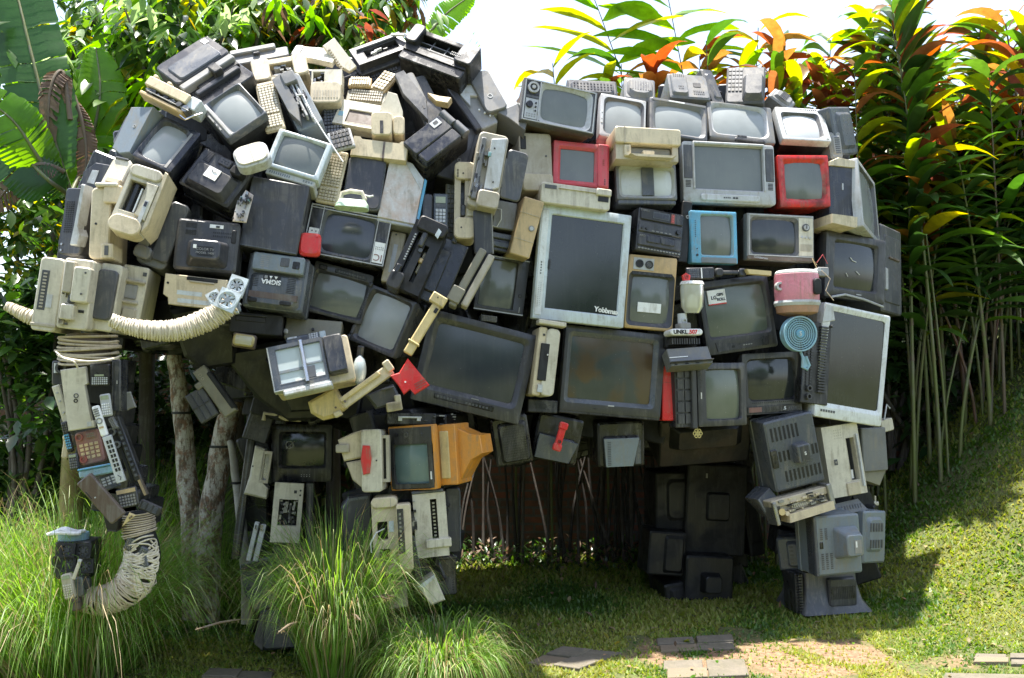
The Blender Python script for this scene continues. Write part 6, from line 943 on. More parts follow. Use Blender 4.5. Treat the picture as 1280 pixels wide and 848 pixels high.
keypad('calculator', 'silver pocket calculator slanting on the trunk', 'calculator', [(122, 493), (135, 493), (142, 520), (129, 521)], 'silver', 'pwhite', .4, .95, 4, 5, -.16, ('ledgreen', .12, .88, .07, .24))
keypad('remote_control', 'white remote control with a round pad in the middle of the trunk', 'remote control', [(114, 509), (123, 506), (134, 544), (126, 547)], 'pwhite', 'grey', .08, .36, 4, 4, -.2, None, .025, [('round_pad', [('o', 'mgrey', .5, .5, .016, .010, -.005, 0)]), ('lower_keys', [('g', 'tan', .15, .85, .66, .76, 4, 1, 0, .004, .6)])])
keypad('remote_control', 'small dull grey remote control beside the silver calculator', 'remote control', [(134, 523), (140, 521), (149, 534), (141, 538)], 'grey', 'mgrey', .1, .8, 3, 6, -.12)
keypad('desk_phone', 'faded reddish desk telephone base with tan keys on the trunk', 'telephone', [(91, 541), (122, 537), (133, 576), (101, 583)], 'maroon', 'tan', .35, .85, 4, 4, -.1, None, .05, [('receiver_cup', [('o', 'dred', .2, .15, .018, .012, -.01, 0)]), ('receiver_cup', [('o', 'dred', .2, .82, .018, .010, -.01, 0), ('c', 'dred', .2, .82, .01, -.005, 0)]), ('dial_card', [('r', 'maroon', .45, .85, .05, .26, -.008, .01, .01), ('g', 'olive', .5, .8, .08, .22, 4, 2, -.008, .003, .6)])], .02)
gen('key_strip', 'white key strip with black squares running down the trunk', 'keypad', [(124, 547), (136, 546), (159, 600), (149, 604)], [('strip', [B('lgrey', 0, 1, 0, 1, 0, .02, .002)]), ('keys', [('g', 'vdark', .25, .95, .08, .78, 2, 7, 0, .008, .7)]), ('scratch', [('u', 'vdark', [(.4, .84, -.002), (.7, .9, -.002), (.5, .95, -.002)], .0015)])], off=-.2, **K0)
gen('printer_section', 'black toothed chassis rail down the right edge of the lower trunk', 'printer part', [(139, 524), (153, 516), (171, 601), (158, 607)], [('rail', [B('black2', .4, 1, 0, 1, 0, .06)]), ('notches', [('g', 'slate', .5, .9, .05, .95, 1, 11, 0, .012, .5)]), ('inner_rail', [B('vdark', 0, .4, 0, 1, .01, .05)]), ('gear', [('o', 'slate', .1, .2, .02, .012, -.02, 0)]), ('gear', [('o', 'slate', .15, .4, .018, .01, -.02, 0)])], off=-.06, **K0)
gen('telephone_cover', 'pale blue plastic cover with a dark blue edge across the trunk', 'telephone', [(98, 587), (138, 579), (142, 591), (98, 599)], [('cover', [('r', 'skyblue', 0, 1, .2, 1, 0, .06, .01)]), ('edge', [('r', 'blue', .0, 1, 0, .22, -.01, .06, .006)]), ('dots', [('g', 'vdark', .45, .9, .5, .6, 4, 1, 0, .002, .2)])], off=-.15, **K0).o.name = 'telephone_cover'
keypad('desk_phone', 'slate grey telephone base below the pale blue cover', 'telephone', [(120, 597), (145, 592), (151, 608), (131, 614)], 'slate', 'lgrey', .1, .7, 3, 3, -.12, ('slate', .5, .9, .1, .8))
keypad('remote_control', 'black remote control with blue buttons on the left edge of the trunk', 'remote control', [(75, 528), (83, 527), (92, 564), (84, 567)], 'black', 'blue', .4, .9, 3, 6, -.1, None, .02, [('upper_keys', [keyrow('dgrey', .1, .9, .05, .35, 3, 4, 0, .004, .7)])])
gen('phone_handset', 'cream telephone handset behind the blue buttoned remote', 'handset', [(77, 543), (85, 545), (87, 575), (79, 572)], [('grip', [('r', 'cream', 0, 1, 0, 1, 0, .05, .012)]), ('earpiece', [('r', 'cream', 0, 1, 0, .2, -.02, .03, .01)])], off=-.02, **K0)
keypad('mobile_phone', 'small dark keypad phone at the lower left edge of the trunk', 'mobile phone', [(84, 568), (96, 567), (99, 586), (87, 588)], 'black2', 'grey', .3, .95, 4, 4, -.12, ('ledgreen', .15, .85, .06, .22))
gen('equipment_cover', 'long plain black brown cover slanting across the bend of the trunk', 'panel', [(91, 607), (110, 595), (160, 640), (141, 653)], [('cover', [('r', 'wood', 0, 1, 0, 1, 0, .03, .01)]), ('catch', [('c', 'silver', .33, .42, .004, -.003, 0)]), ('hole', [('r', 'vdark', .1, .16, .22, .4, -.002, .005, .003)])], off=-.22, **K0)
keypad('calculator', 'black desk calculator at the bend of the trunk', 'calculator', [(143, 613), (170, 608), (174, 632), (149, 637)], 'black2', 'mgrey', .35, .95, 6, 4, -.14, ('tan', .05, .95, .05, .25))
keypad('mobile_phone', 'black phone with wide keys at the outer right of the trunk bend', 'mobile phone', [(177, 621), (202, 637), (197, 646), (172, 636)], 'black2', 'slate', .15, .85, 3, 5, -.1)
gen('equipment_cover', 'thin brown plastic strip edge right of the calculator', 'panel', [(168, 596), (172, 594), (186, 618), (181, 619)], [('strip', [B('tan', 0, 1, 0, 1, 0, .02, .002)]), ('edge', [B('wood', .8, 1.1, 0, 1, -.002, .02, .001)])], off=-.05, **K0)
gen('equipment_cover', 'dark folded casing hanging under the trunk bend', 'panel', [(124, 640), (146, 652), (146, 666), (132, 664)], [('fold', [('p', 'vdark', [(0, 0), (1, .2), (1, .9), (.4, 1)], 0, .1)]), ('edge', [B('char', .4, 1, .86, .94, -.004, .05, .001)])], off=-.12, **K0)
gen('circuit_board', 'yellowish chip card under the black calculator', 'circuit board', [(143, 652), (166, 641), (172, 648), (152, 654)], [('card', [('p', 'yellow', [(0, 1), (.8, 0), (1, .9)], 0, .02)]), ('chips', [('g', 'wood', .6, .85, .5, .85, 2, 1, 0, .004, .7)])], off=-.2, **K0)
# lower trunk: curved tube bound with wire
LYk = KY
P = [(172, 640, 19), (174, 665, 20), (180, 688, 21), (178, 708, 22), (168, 728, 22), (148, 744, 19), (124, 751, 17), (102, 748, 14)]
path = spline([wpt(x, y, LYk) for x, y, r in P], 6)
rs = []
for i in range(len(P)-1):
    for k in range(6): rs.append(pxr(P[i][2]*(1-k/6)+P[i+1][2]*k/6, LYk))
rs.append(pxr(P[-1][2], LYk))
lt = empty('elephant_hose', 'lower trunk bent like a hook, bound with pale wire and looping cords', 'trunk', path[0])
mb = MB(); mb.tube(path, 0, 'vdark', 16, rs=[r*.9 for r in rs]); child(mb, 'core', lt, smooth=60)
mb = MB(); wrap(mb, path[0:8], rs[0:8], .0042, 'wire', 90); child(mb, 'upper_wrapping', lt, smooth=60)
mb = MB(); wrap(mb, path[21:], [r*.98 for r in rs[21:]], .0062, 'wire', 84, jit=1.0)
wrap(mb, path[28:], [r*.99 for r in rs[28:]], .0045, 'wirewhite', 30, jit=2); child(mb, 'lower_wrapping', lt, smooth=60)
rnd = random.Random(5)
for q in range(13):   # loose looping cords over the middle
    pts = []; i0 = rnd.uniform(8, 12); ph = rnd.uniform(2.6, 6.2)
    for k in range(16):
        t = min(len(path)-2, i0+k*1.05+1.6*math.sin(k*1.3+q)); i = int(t); c = path[i].lerp(path[i+1], t-i); d = (path[i+1]-path[i]).normalized()
        u = Vector((0, -1, 0)); s_ = d.cross(u).normalized(); r = rs[i]*1.04; ang = math.sin(k*.9+q*1.7)*1.25
        pts.append(c+(u*math.cos(ang)+s_*math.sin(ang))*r)
        if t > 24: break
    mb = MB(); mb.tube(spline(pts, 4), .0045, 'wirewhite', 5); child(mb, 'looped_cord', lt, smooth=60)
for q in range(5):
    i = 9+q*3; mb = MB(); c = path[i]+Vector((rnd.uniform(-.03, .04), -rs[i]*.85, 0)); mb.M = Matrix.Translation(c) @ Matrix.Rotation(rnd.uniform(-.5, .5), 4, 'Y'); mb.box(-.02, .02, -.01, .01, -.03, .03, rnd.choice(['slate', 'char', 'dgrey'])); mb.grid(-.014, .014, -.022, .022, 3, 5, -.01, .003, 'grey', .6); mb.M = None; child(mb, 'keypad', lt)
# trunk tip
for k, (cx, cy) in enumerate([(84, 688), (104, 689), (85, 706), (107, 708)]):
    cfan(['black computer fan at the upper left of the trunk tip', 'black computer fan at the upper right of the trunk tip', 'black computer fan at the lower left of the trunk tip', 'black computer fan at the lower right of the trunk tip'][k], box4(cx, cy, 19, 18, rnd.uniform(-5, 5)), -.1+k*.005, 'vdark', 'char')
gen('equipment_block', 'black block behind the fans of the trunk tip', 'device', [(66, 678), (114, 677), (112, 726), (70, 722)], [('block', [('r', 'black', 0, 1, 0, 1, 0, .16, .01)]), ('ring_clutter', [('o', 'char', .1, .5, .03, .022, -.01, .01), ('o', 'char', .5, .95, .03, .022, -.01, .01)])], off=.0, **K0)
tc = dev('jar_cover', 'pale blue round lid topped with a knot of white cable, on the trunk tip', 'lid', [(68, 667), (105, 667), (105, 678), (68, 678)], .1, 0, .02, Y=KY)
mb = MB(); w, h = tc.w, tc.h; mb.loft([circ(w*.5, h*.4, .06), circ(w*.52, h*.2, .06), circ(w*.52, -h*.5, .06), circ(w*.45, -h*.6, .06)], 'skyblue'); mb.build('lid', tc.o).name = 'rim'
mb = MB()
for k in range(5): mb.tube(spline([(-w*.55+rnd.uniform(-.01, .01), -.05+.02*k, h*.6), (-w*.2, -.06+.02*k, h*.95+rnd.uniform(-.01, .01)), (w*.15, -.05+.02*k, h*.65), (w*.45, -.04+.02*k, h*.8+rnd.uniform(-.01, .01))], 5), .009, 'pwhite', 6)
mb.build('cable_knot', tc.o)
keypad('mobile_phone', 'light grey keypad phone low on the trunk tip', 'mobile phone', [(74, 719), (88, 717), (94, 748), (81, 751)], 'beige', 'bone', .4, .95, 4, 6, -.2, ('ledgreen', .15, .85, .06, .2), .03, (), .012)
gen('antenna', 'slim silver bar leaning on the fans of the trunk tip', 'antenna', [(97, 699), (101, 700), (94, 726), (90, 724)], [('rod', [('r', 'bone', 0, 1, 0, 1, 0, .012, .004)]), ('tip', [B('lgrey', .0, 1, 0, .1, -.003, .012, .001)])], off=-.25, **K0)
gen('phone_handset', 'dark handset under the fans at the trunk tip', 'handset', [(93, 722), (111, 720), (108, 745), (95, 748)], [('earpiece', [('r', 'slate', 0, .6, 0, 1, 0, .06, .02)]), ('grip', [('r', 'char', .5, 1, .1, .7, .02, .06, .02)])], off=-.12, **K0)
gen('power_plug', 'brown plug at the lowest point of the trunk tip', 'plug', [(87, 750), (99, 748), (101, 762), (90, 766)], [('body', [('r', 'wood', 0, 1, .0, 1, 0, .05, .006)]), ('band', [B('char', -.04, 1.04, .28, .36, -.003, .05, .001)])], off=-.1, **K0)
gen('equipment_block', 'dark curved bracket joining trunk hook and trunk tip', 'device', [(72, 712), (100, 716), (103, 760), (88, 756)], [('bracket', [('p', 'black', [(0, 0), (1, 0), (1, .95), (.55, 1), (.25, .6)], 0, .08)]), ('pin', [('c', 'char', .8, .7, .01, -.02, 0)])], off=.0, **K0)

# ------------------------------------------------------------------ dark inner bulk
def inside(poly, x, y):
    c = False; j = len(poly)-1
    for i in range(len(poly)):
        if (poly[i][1] > y) != (poly[j][1] > y) and x < (poly[j][0]-poly[i][0])*(y-poly[i][1])/(poly[j][1]-poly[i][1])+poly[i][0]: c = not c
        j = i
    return c
BODY = [(178, 175), (235, 112), (300, 92), (400, 95), (480, 85), (560, 95), (625, 130), (680, 130), (900, 118), (1010, 140), (1050, 190), (1075, 300), (1090, 400), (1085, 520), (1000, 530), (930, 560), (800, 560), (600, 560), (560, 535), (470, 530), (330, 505), (235, 430), (190, 410), (65, 395), (75, 330), (100, 250), (130, 215)]
rnd = random.Random(11); mb = MB(); boxes = []
for lay, dy in ((0, .30), (1, .75), (2, 1.2), (3, 1.6), (4, 2.0)):  # deepest layers fill the unseen far half, added to shade belly and wall
    for gx_ in range(60, 1110, 34):
        for gy_ in range(90, 575, 34):
            x, y = gx_+rnd.uniform(-6, 6), gy_+rnd.uniform(-6, 6)
            if lay and not (inside(BODY, x-14*lay, y) and inside(BODY, x+14*lay, y) and inside(BODY, x, y-14*lay)): continue
            if lay > 1 and x > 985-25*lay: continue
            if inside(BODY, x, y): boxes.append((x, y, surf(x, y)+dy+rnd.uniform(0, .1), .11+.03*lay))
for x0, x1, y0, y1, YY in ((440, 565, 535, 745, 5.3), (312, 385, 500, 800, 5.75), (980, 1090, 530, 715, 6.4), (825, 940, 575, 760, 7.1)):
    for y in np.arange(y0, y1, 30):
        for x in np.arange(x0+12, x1-8, 28): boxes.append((float(x)+rnd.uniform(-5, 5), float(y)+rnd.uniform(-5, 5), YY, .09))
cr = empty('sculpture_core', 'dark inner bulk of stacked black casings showing in the gaps between the appliances', 'sculpture', at(640, 480, 6.5))
PB = {}
for x, y, Y, s_ in boxes:
    k = 'leg_core'+str(Y) if s_ < .1 else 'head_core' if x < 520 else 'body_core'
    mb = PB.setdefault(k, MB())
    mb.M = Matrix.Translation(at(x, y, Y)) @ Matrix.Rotation(rnd.uniform(-.4, .4), 4, 'Y') @ Matrix.Rotation(-.2+rnd.uniform(-.3, .3), 4, 'Z')
    a, b, c = s_*rnd.uniform(.8, 1.2), s_*rnd.uniform(.8, 1.2), .18
    mb.box(-a, a, -.02, c*1.8, -b, b, rnd.choice(['vdark', 'black', 'vdark', 'black2']), .01)
for k, mb in PB.items(): mb.M = None; child(mb, k.rstrip('0123456789.'), cr)

# ------------------------------------------------------------------ wooden posts
def barkmat():
    m, t, o = nt('bark')
    b = N(t, 'ShaderNodeBsdfPrincipled', Roughness=.9); t.links.new(b.outputs[0], o.inputs[0]); p = pos(t)
    c = mix(t, ramp(t, noi(t, pos(t, (8, 8, 3)), 3, 8, .7), [(.44, 0), (.54, 1)]), (.12, .085, .055), (.46, .43, .37))
    c = mix(t, ramp(t, noi(t, p, 25, 4, .7), [(.5, 0), (.62, .9)]), c, (.22, .12, .07))
    t.links.new(c, b.inputs['Base Color']); bp = N(t, 'ShaderNodeBump', Strength=.9, Distance=.02)
    t.links.new(noi(t, pos(t, (9, 9, 3)), 4, 6, .7), bp.inputs['Height']); t.links.new(bp.outputs[0], b.inputs['Normal']); MATS['bark'] = m
barkmat(); plastic('barkdark', (.07, .055, .045), .9, .5, bump=.5); plastic('stalk', (.12, .15, .04), .5, .5, dcol=(.13, .08, .04)); plastic('stalkred', (.14, .06, .045), .5, .5, dcol=(.10, .10, .03)); plastic('drystem', (.14, .10, .06), .8, .4)
plastic('palepole', (.42, .40, .36), .7, .45, dcol=(.14, .12, .08))
def post(label, P, mat='bark', name='wooden_post', cat='post'):
    path = spline([wpt(x, y, Y) for x, y, r, Y in P], 8)
    for i, p in enumerate(path[1:-1]): p += Vector((mnoise.noise(p*5), mnoise.noise(p*5+Vector((9, 0, 0))), 0))*.012
    rs = []
    for i in range(len(P)-1):
        for k in range(8): rs.append(pxr(P[i][2]*(1-k/8)+P[i+1][2]*k/8, P[i][3])*(1+.1*mnoise.noise(path[i*8+k]*7)))
    rs.append(pxr(P[-1][2], P[-1][3]))
    root = empty(name, label, cat, path[-1])
    mb = MB(); mb.tube(path, 0, mat, 12, rs=rs); child(mb, 'pole', root, smooth=60)
    mb = MB(); i = 10; mb.ring((0, 0), rs[i]*1.1, rs[i]*.98, -.008, .008, 'vdark', 14); me_rot = Matrix.Translation(path[i]) @ Matrix.Rotation(math.pi/2, 4, 'X')
    mb.v = [tuple(me_rot @ Vector(v)) for v in mb.v]; child(mb, 'wire_tie', root, smooth=60)
    return root
post('straight rough barked wooden post propping the head, leftmost of the props', [(218, 445, 9, 5.9), (226, 500, 10.5, 5.9), (232, 570, 12, 5.9), (240, 650, 13.5, 5.9), (244, 772, 15, 5.9)])
post('leaning rough barked wooden post right of the straight one', [(292, 500, 13, 5.85), (281, 545, 14, 5.85), (270, 600, 14, 5.85), (262, 660, 15, 5.85), (258, 775, 16, 5.85)])
post('thin pale pole tied beside the leaning post', [(287, 552, 4, 5.7), (294, 590, 5, 5.7), (302, 650, 6, 5.7), (306, 700, 6.5, 5.7), (308, 780, 6.5, 5.7)], 'palepole')
# ================================================================== VEGETATION
def leafmat(name, cols, trans=.4, rough=.38, tcol=None, noise_amt=.5):
    m, t, o = nt(name)
    g = t.nodes.new('ShaderNodeNewGeometry'); p = pos(t)
    c = ramp(t, g.outputs['Random Per Island'], [(i/(len(cols)-1), cc) for i, cc in enumerate(cols)])
    n1 = ramp(t, noi(t, p, 14, 5, .65), [(.3, 0), (.7, 1)])
    hs = t.nodes.new('ShaderNodeHueSaturation'); hs.inputs['Value'].default_value = 1; mr = N(t, 'ShaderNodeMapRange'); mr.inputs[3].default_value = 1-noise_amt*.5; mr.inputs[4].default_value = 1+noise_amt*.5
    t.links.new(n1, mr.inputs[0]); t.links.new(mr.outputs[0], hs.inputs['Value']); t.links.new(c, hs.inputs['Color'])
    b = N(t, 'ShaderNodeBsdfPrincipled', Roughness=rough); t.links.new(hs.outputs[0], b.inputs['Base Color'])
    tr_ = t.nodes.new('ShaderNodeBsdfTranslucent'); h2 = t.nodes.new('ShaderNodeHueSaturation'); h2.inputs['Saturation'].default_value = 1.15; h2.inputs['Value'].default_value = 2.2; h2.inputs['Hue'].default_value = .49
    t.links.new(hs.outputs[0], h2.inputs['Color']); t.links.new(h2.outputs[0], tr_.inputs['Color'])
    mx = t.nodes.new('ShaderNodeMixShader'); mx.inputs[0].default_value = trans; t.links.new(b.outputs[0], mx.inputs[1]); t.links.new(tr_.outputs[0], mx.inputs[2]); t.links.new(mx.outputs[0], o.inputs[0])
    MATS[name] = m
leafmat('grassblade', [(.09, .20, .025), (.14, .27, .04), (.21, .32, .07), (.11, .23, .035)], .45, .45)
leafmat('grasspale', [(.16, .26, .07), (.28, .34, .14), (.42, .42, .26), (.12, .22, .05)], .4, .45)
leafmat('grassdark', [(.045, .10, .015), (.07, .14, .02)], .35, .5)
leafmat('grassdry', [(.32, .24, .12), (.22, .17, .08), (.40, .32, .18)], .3, .6)
leafmat('lawnblade', [(.09, .17, .02), (.15, .23, .03), (.22, .28, .045), (.27, .26, .08), (.12, .20, .022)], .35, .55)
leafmat('lawndry', [(.18, .24, .03), (.26, .28, .05), (.29, .27, .09), (.22, .29, .04)], .35, .6)
leafmat('lawnlush', [(.05, .12, .015), (.08, .16, .02), (.06, .13, .018)], .35, .45)
leafmat('soilleaf', [(.20, .11, .06), (.30, .17, .09), (.13, .08, .05)], .1, .8)
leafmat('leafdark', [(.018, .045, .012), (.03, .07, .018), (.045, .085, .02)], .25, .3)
leafmat('leafmid', [(.03, .085, .015), (.055, .13, .02), (.085, .16, .025), (.04, .10, .02)], .4, .32)
leafmat('leafbright', [(.07, .18, .015), (.11, .24, .02), (.16, .28, .03)], .55, .35)
leafmat('leafpale', [(.20, .30, .12), (.28, .36, .18), (.14, .24, .08)], .5, .35)
leafmat('leafyellow', [(.22, .22, .02), (.14, .22, .02), (.34, .25, .03), (.10, .20, .02)], .5, .35)
leafmat('leafred', [(.18, .05, .03), (.24, .09, .03), (.11, .04, .035), (.27, .14, .04), (.16, .10, .04)], .5, .35)
leafmat('leafbrown', [(.10, .06, .04), (.17, .11, .07), (.22, .15, .10)], .25, .7)
leafmat('bananaleaf', [(.035, .095, .03), (.06, .14, .03)], .5, .3, noise_amt=.25)
leafmat('bananabright', [(.10, .25, .015), (.14, .30, .02)], .6, .3, noise_amt=.25)

rg = random.Random(3)
def leaf(mb, p, d, L, Wd, mat, droop=.4, n=5, fold=.25, up=Vector((0, 0, 1)), roll=0, wave=0):
    d = Vector(d).normalized(); s_ = d.cross(up)
    if s_.length < .05: s_ = Vector((1, 0, 0))
    s_.normalize(); s_ = (Matrix.Rotation(roll, 3, d) @ s_); vs = []; fs = []; c = Vector(p); nn = s_.cross(d).normalized()
    ph = rg.uniform(0, 6)
    for i in range(n+1):
        t = i/n; w = Wd*.5*(math.sin(math.pi*min(1, t*.94+.04))**.75)*(1-.25*t) if 0 < i < n else Wd*.03
        k = nn*(fold*w); wv = nn*(wave*w*math.sin(ph+t*9))
        vs += [tuple(c-s_*w+k+wv), tuple(c), tuple(c+s_*w+k-wv)]
        d2 = (d+Vector((0, 0, -droop*t*1.2))).normalized(); c = c+d2*(L/n); nn = s_.cross(d2).normalized()
    for i in range(n): a = i*3; fs += [(a, a+1, a+4, a+3), (a+1, a+2, a+5, a+4)]
    mb.add(vs, fs, mat)
def blade(mb, p, d, L, Wd, mat, droop=1, n=6):
    d = Vector(d).normalized(); s_ = d.cross(Vector((0, 0, 1)));
    if s_.length < .05: s_ = Vector((rg.uniform(-1, 1), rg.uniform(-1, 1), 0))
    s_.normalize(); vs = []; c = Vector(p)
    a_ = rg.uniform(0, math.pi); s_ = (s_*math.cos(a_)+Vector((0, 0, 1)).cross(s_)*math.sin(a_)*.6).normalized()
    for i in range(n+1):
        t = i/n; w = Wd*.5*(1-t*t*.95); vs += [tuple(c-s_*w), tuple(c+s_*w)]
        d2 = (d+Vector((0, 0, -droop*t*t*2.2))).normalized(); c = c+d2*(L/n)
        if c.z < gh(c.x, c.y)+.01: c.z = gh(c.x, c.y)+.01
    mb.add(vs, [(2*i, 2*i+1, 2*i+3, 2*i+2) for i in range(n)], mat)
def clump(label, px, Y, H, R0, n, mats, droop=(.5, 1.3), wd=.006, seeds=0, lean=(0, 0), spr=.75):
    b = at(px, 480, Y); b.z = gh(b.x, b.y)
    root = empty('tufted_plant', label, 'grass tuft', b, None)
    mb = MB()
    for i in range(n):
        a = rg.uniform(0, 2*math.pi); r = R0*math.sqrt(rg.random()); o = Vector((math.cos(a)*r, math.sin(a)*r, 0)); sp = rg.uniform(.05, spr)
        aa = a+rg.uniform(-.7, .7); d = Vector((math.cos(aa)*sp+lean[0], math.sin(aa)*sp+lean[1], 1))
        p = b+o; p.z = gh(p.x, p.y)
        blade(mb, p, d, H*rg.uniform(.65, 1.25), wd*rg.uniform(.7, 1.3), rg.choice(mats), rg.uniform(*droop), 7)
    child(mb, 'blades', root, smooth=60)
    for i in range(seeds):
        a = rg.uniform(0, 6.28); d = Vector((math.cos(a)*.5-.2, math.sin(a)*.4-.2, 1)).normalized(); L = H*rg.uniform(.9, 1.15)
        pts = [b+d*L*t+Vector((d.x*.5, d.y*.5, -.35))*L*t**3 for t in [k/10 for k in range(11)]]
        mb = MB(); mb.tube(pts, .0016, 'stalk', 4)
        q = pts[8:]; mb.tube([q[0], q[0].lerp(q[1], .5), q[1], q[1].lerp(q[2], .6), q[2]], 0, 'drystem', 6, rs=[.002, .005, .006, .005, .002])
        for _ in range(60):
            t = rg.random(); c = q[0].lerp(q[2], t); e = Vector((rg.uniform(-1, 1), rg.uniform(-1, 1), rg.uniform(-1, 1)))*.014; mb.add([tuple(c), tuple(c+e), tuple(c+e*.9+Vector((.002, 0, .001)))], [(0, 1, 2)], 'grassdry')
        child(mb, 'seed_head', root, smooth=60)
    return root
GB = ['grassblade']*7+['grasspale']+['grassdry']*2
clump('big fountain of long green grass at the left under the trunk tip', 100, 5.0, 1.05, .32, 3400, GB+['grassblade'], (.5, 1.4), seeds=2)
clump('long green grass at the lower left corner', -25, 5.1, .95, .28, 1800, GB, (.5, 1.3))
clump('dark green grass tuft behind the wooden posts', 262, 6.35, .72, .28, 1500, ['grassblade', 'grassdark', 'grassdark'], (.3, 1.0))
clump('tall upright grass behind the trunk bend', 190, 6.9, 1.15, .3, 1600, ['grassblade', 'grassblade', 'grassdark'], (.3, .9))
clump('tall green grass with pale seed heads in front of the far front leg', 422, 4.92, .86, .14, 2300, GB, (.45, 1.15), seeds=5, spr=.42)
clump('low drooping grass mound with whitish blades in front of the near front leg', 552, 4.86, .46, .19, 2300, ['grassblade', 'grasspale', 'grassblade', 'grassblade', 'grassdry'], (.9, 2.0))

# ---- lawn
def inpoly(x, y, poly):
    cx = sum(p[0] for p in poly)/4; cy = sum(p[1] for p in poly)/4
    return inside([((p[0]-cx)*.95+cx, (p[1]-cy)*.95+cy) for p in poly], x, y)
SLABS = []
for quad in ([(700, 809), (779, 817), (724, 838), (658, 828)], [(820, 799), (912, 795), (918, 811), (823, 814)], [(831, 827), (929, 824), (934, 846), (831, 850)], [(1222, 818), (1300, 820), (1306, 831), (1215, 831)], [(1180, 844), (1290, 846), (1300, 862), (1172, 860)], [(262, 838), (345, 840), (338, 858), (240, 858)], [(70, 845), (140, 846), (140, 860), (60, 860)]):
    c_ = []
    for px, py in quad:
        d = ray(px, py); p = CAM+d*(-CAM.z/d.z)
        for _ in range(6): p = CAM+d*((gh(p.x, p.y)-CAM.z)/d.z)
        c_.append((p.x, p.y))
    SLABS.append(c_)
def lawn():
    rs_ = np.random.RandomState(4); pts = []
    def fill(n, x0, x1, y0, y1, size):
        xs = rs_.uniform(x0, x1, n); ys = rs_.uniform(y0, y1, n)
        for x, y in zip(xs, ys):
            if abs(x) > y*.62+.3: continue
            if bare(x, y) and rs_.rand() < .86: continue
            if y < 5.9 and any(inpoly(x, y, q) for q in SLABS): continue
            if mnoise.noise(Vector((x*1.7, y*1.7, 9))) > .38 and rs_.rand() < .6: continue
            pts.append((x, y, gh(x, y), size*rs_.uniform(.6, 1.4)))
    fill(74000, -3.2, 4.2, 4.55, 5.8, .021); fill(64000, -3.6, 4.8, 5.8, 7.2, .028); fill(38000, -4, 5.3, 7.2, 8.35, .038)
    n = len(pts); P = np.array(pts); a = rs_.uniform(0, 2*np.pi, n); a2 = a+rs_.uniform(-.6, .6, n); s = P[:, 3]
    base = P[:, :3]; w = s*.32; tilt = rs_.uniform(.1, 1.1, n)
    v0 = base+np.stack([np.cos(a)*w, np.sin(a)*w, np.zeros(n)], 1); v1 = base-np.stack([np.cos(a)*w, np.sin(a)*w, np.zeros(n)], 1)
    v2 = base+np.stack([-np.sin(a2)*s*tilt, np.cos(a2)*s*tilt, s*rs_.uniform(.4, 1.1, n)], 1)
    V = np.stack([v0, v1, v2], 1).reshape(-1, 3)
    me = bpy.data.meshes.new('lawn_grass'); me.vertices.add(3*n); me.vertices.foreach_set('co', V.ravel()); me.loops.add(3*n); me.loops.foreach_set('vertex_index', np.arange(3*n))
    me.polygons.add(n); me.polygons.foreach_set('loop_start', np.arange(0, 3*n, 3)); me.update(calc_edges=True); me.materials.append(MATS['lawnblade']); me.materials.append(MATS['lawndry']); me.materials.append(MATS['lawnlush'])
    me.polygons.foreach_set('material_index', [(1 if q_ > .16 else 2 if q_ < -.22 else 0) for q_ in [mnoise.noise(Vector((a_*1.3, b_*1.3, 2)))+rg.gauss(0, .13) for a_, b_ in P[:, :2]]])
    o = bpy.data.objects.new('lawn_grass', me); COL.objects.link(o); tag(o, 'short broad bladed lawn grass covering the ground', 'grass', kind='stuff')
    # litter on bare soil
    mb = MB()
    for _ in range(900):
        x, y = rg.uniform(.2, 3), rg.uniform(4.7, 5.9); z = gh(x, y)+.004; s_ = rg.uniform(.006, .02); a = rg.uniform(0, 6.28)
        mb.add([(x, y, z), (x+s_*math.cos(a), y+s_*math.sin(a), z+rg.uniform(0, .008)), (x+s_*math.cos(a+.8), y+s_*math.sin(a+.8), z)], [(0, 1, 2)], rg.choice(['soilleaf', 'leafbrown', 'grassdry']))
    for _ in range(420):
        x, y = rg.uniform(-3, 5), rg.uniform(4.7, 8); p_ = Vector((x, y, gh(x, y)+rg.uniform(.01, .03))); leaf(mb, p_, (rg.uniform(-1, 1), rg.uniform(-1, 1), rg.uniform(-.1, .5)), rg.uniform(.03, .07), rg.uniform(.02, .035), rg.choice(['leafbrown', 'soilleaf', 'leafbright', 'leafmid', 'grassdry', 'leafyellow']), .4, 3)
    tag(mb.build('leaf_litter'), 'small dry scraps scattered on the bare soil', 'litter', kind='stuff')
lawn()
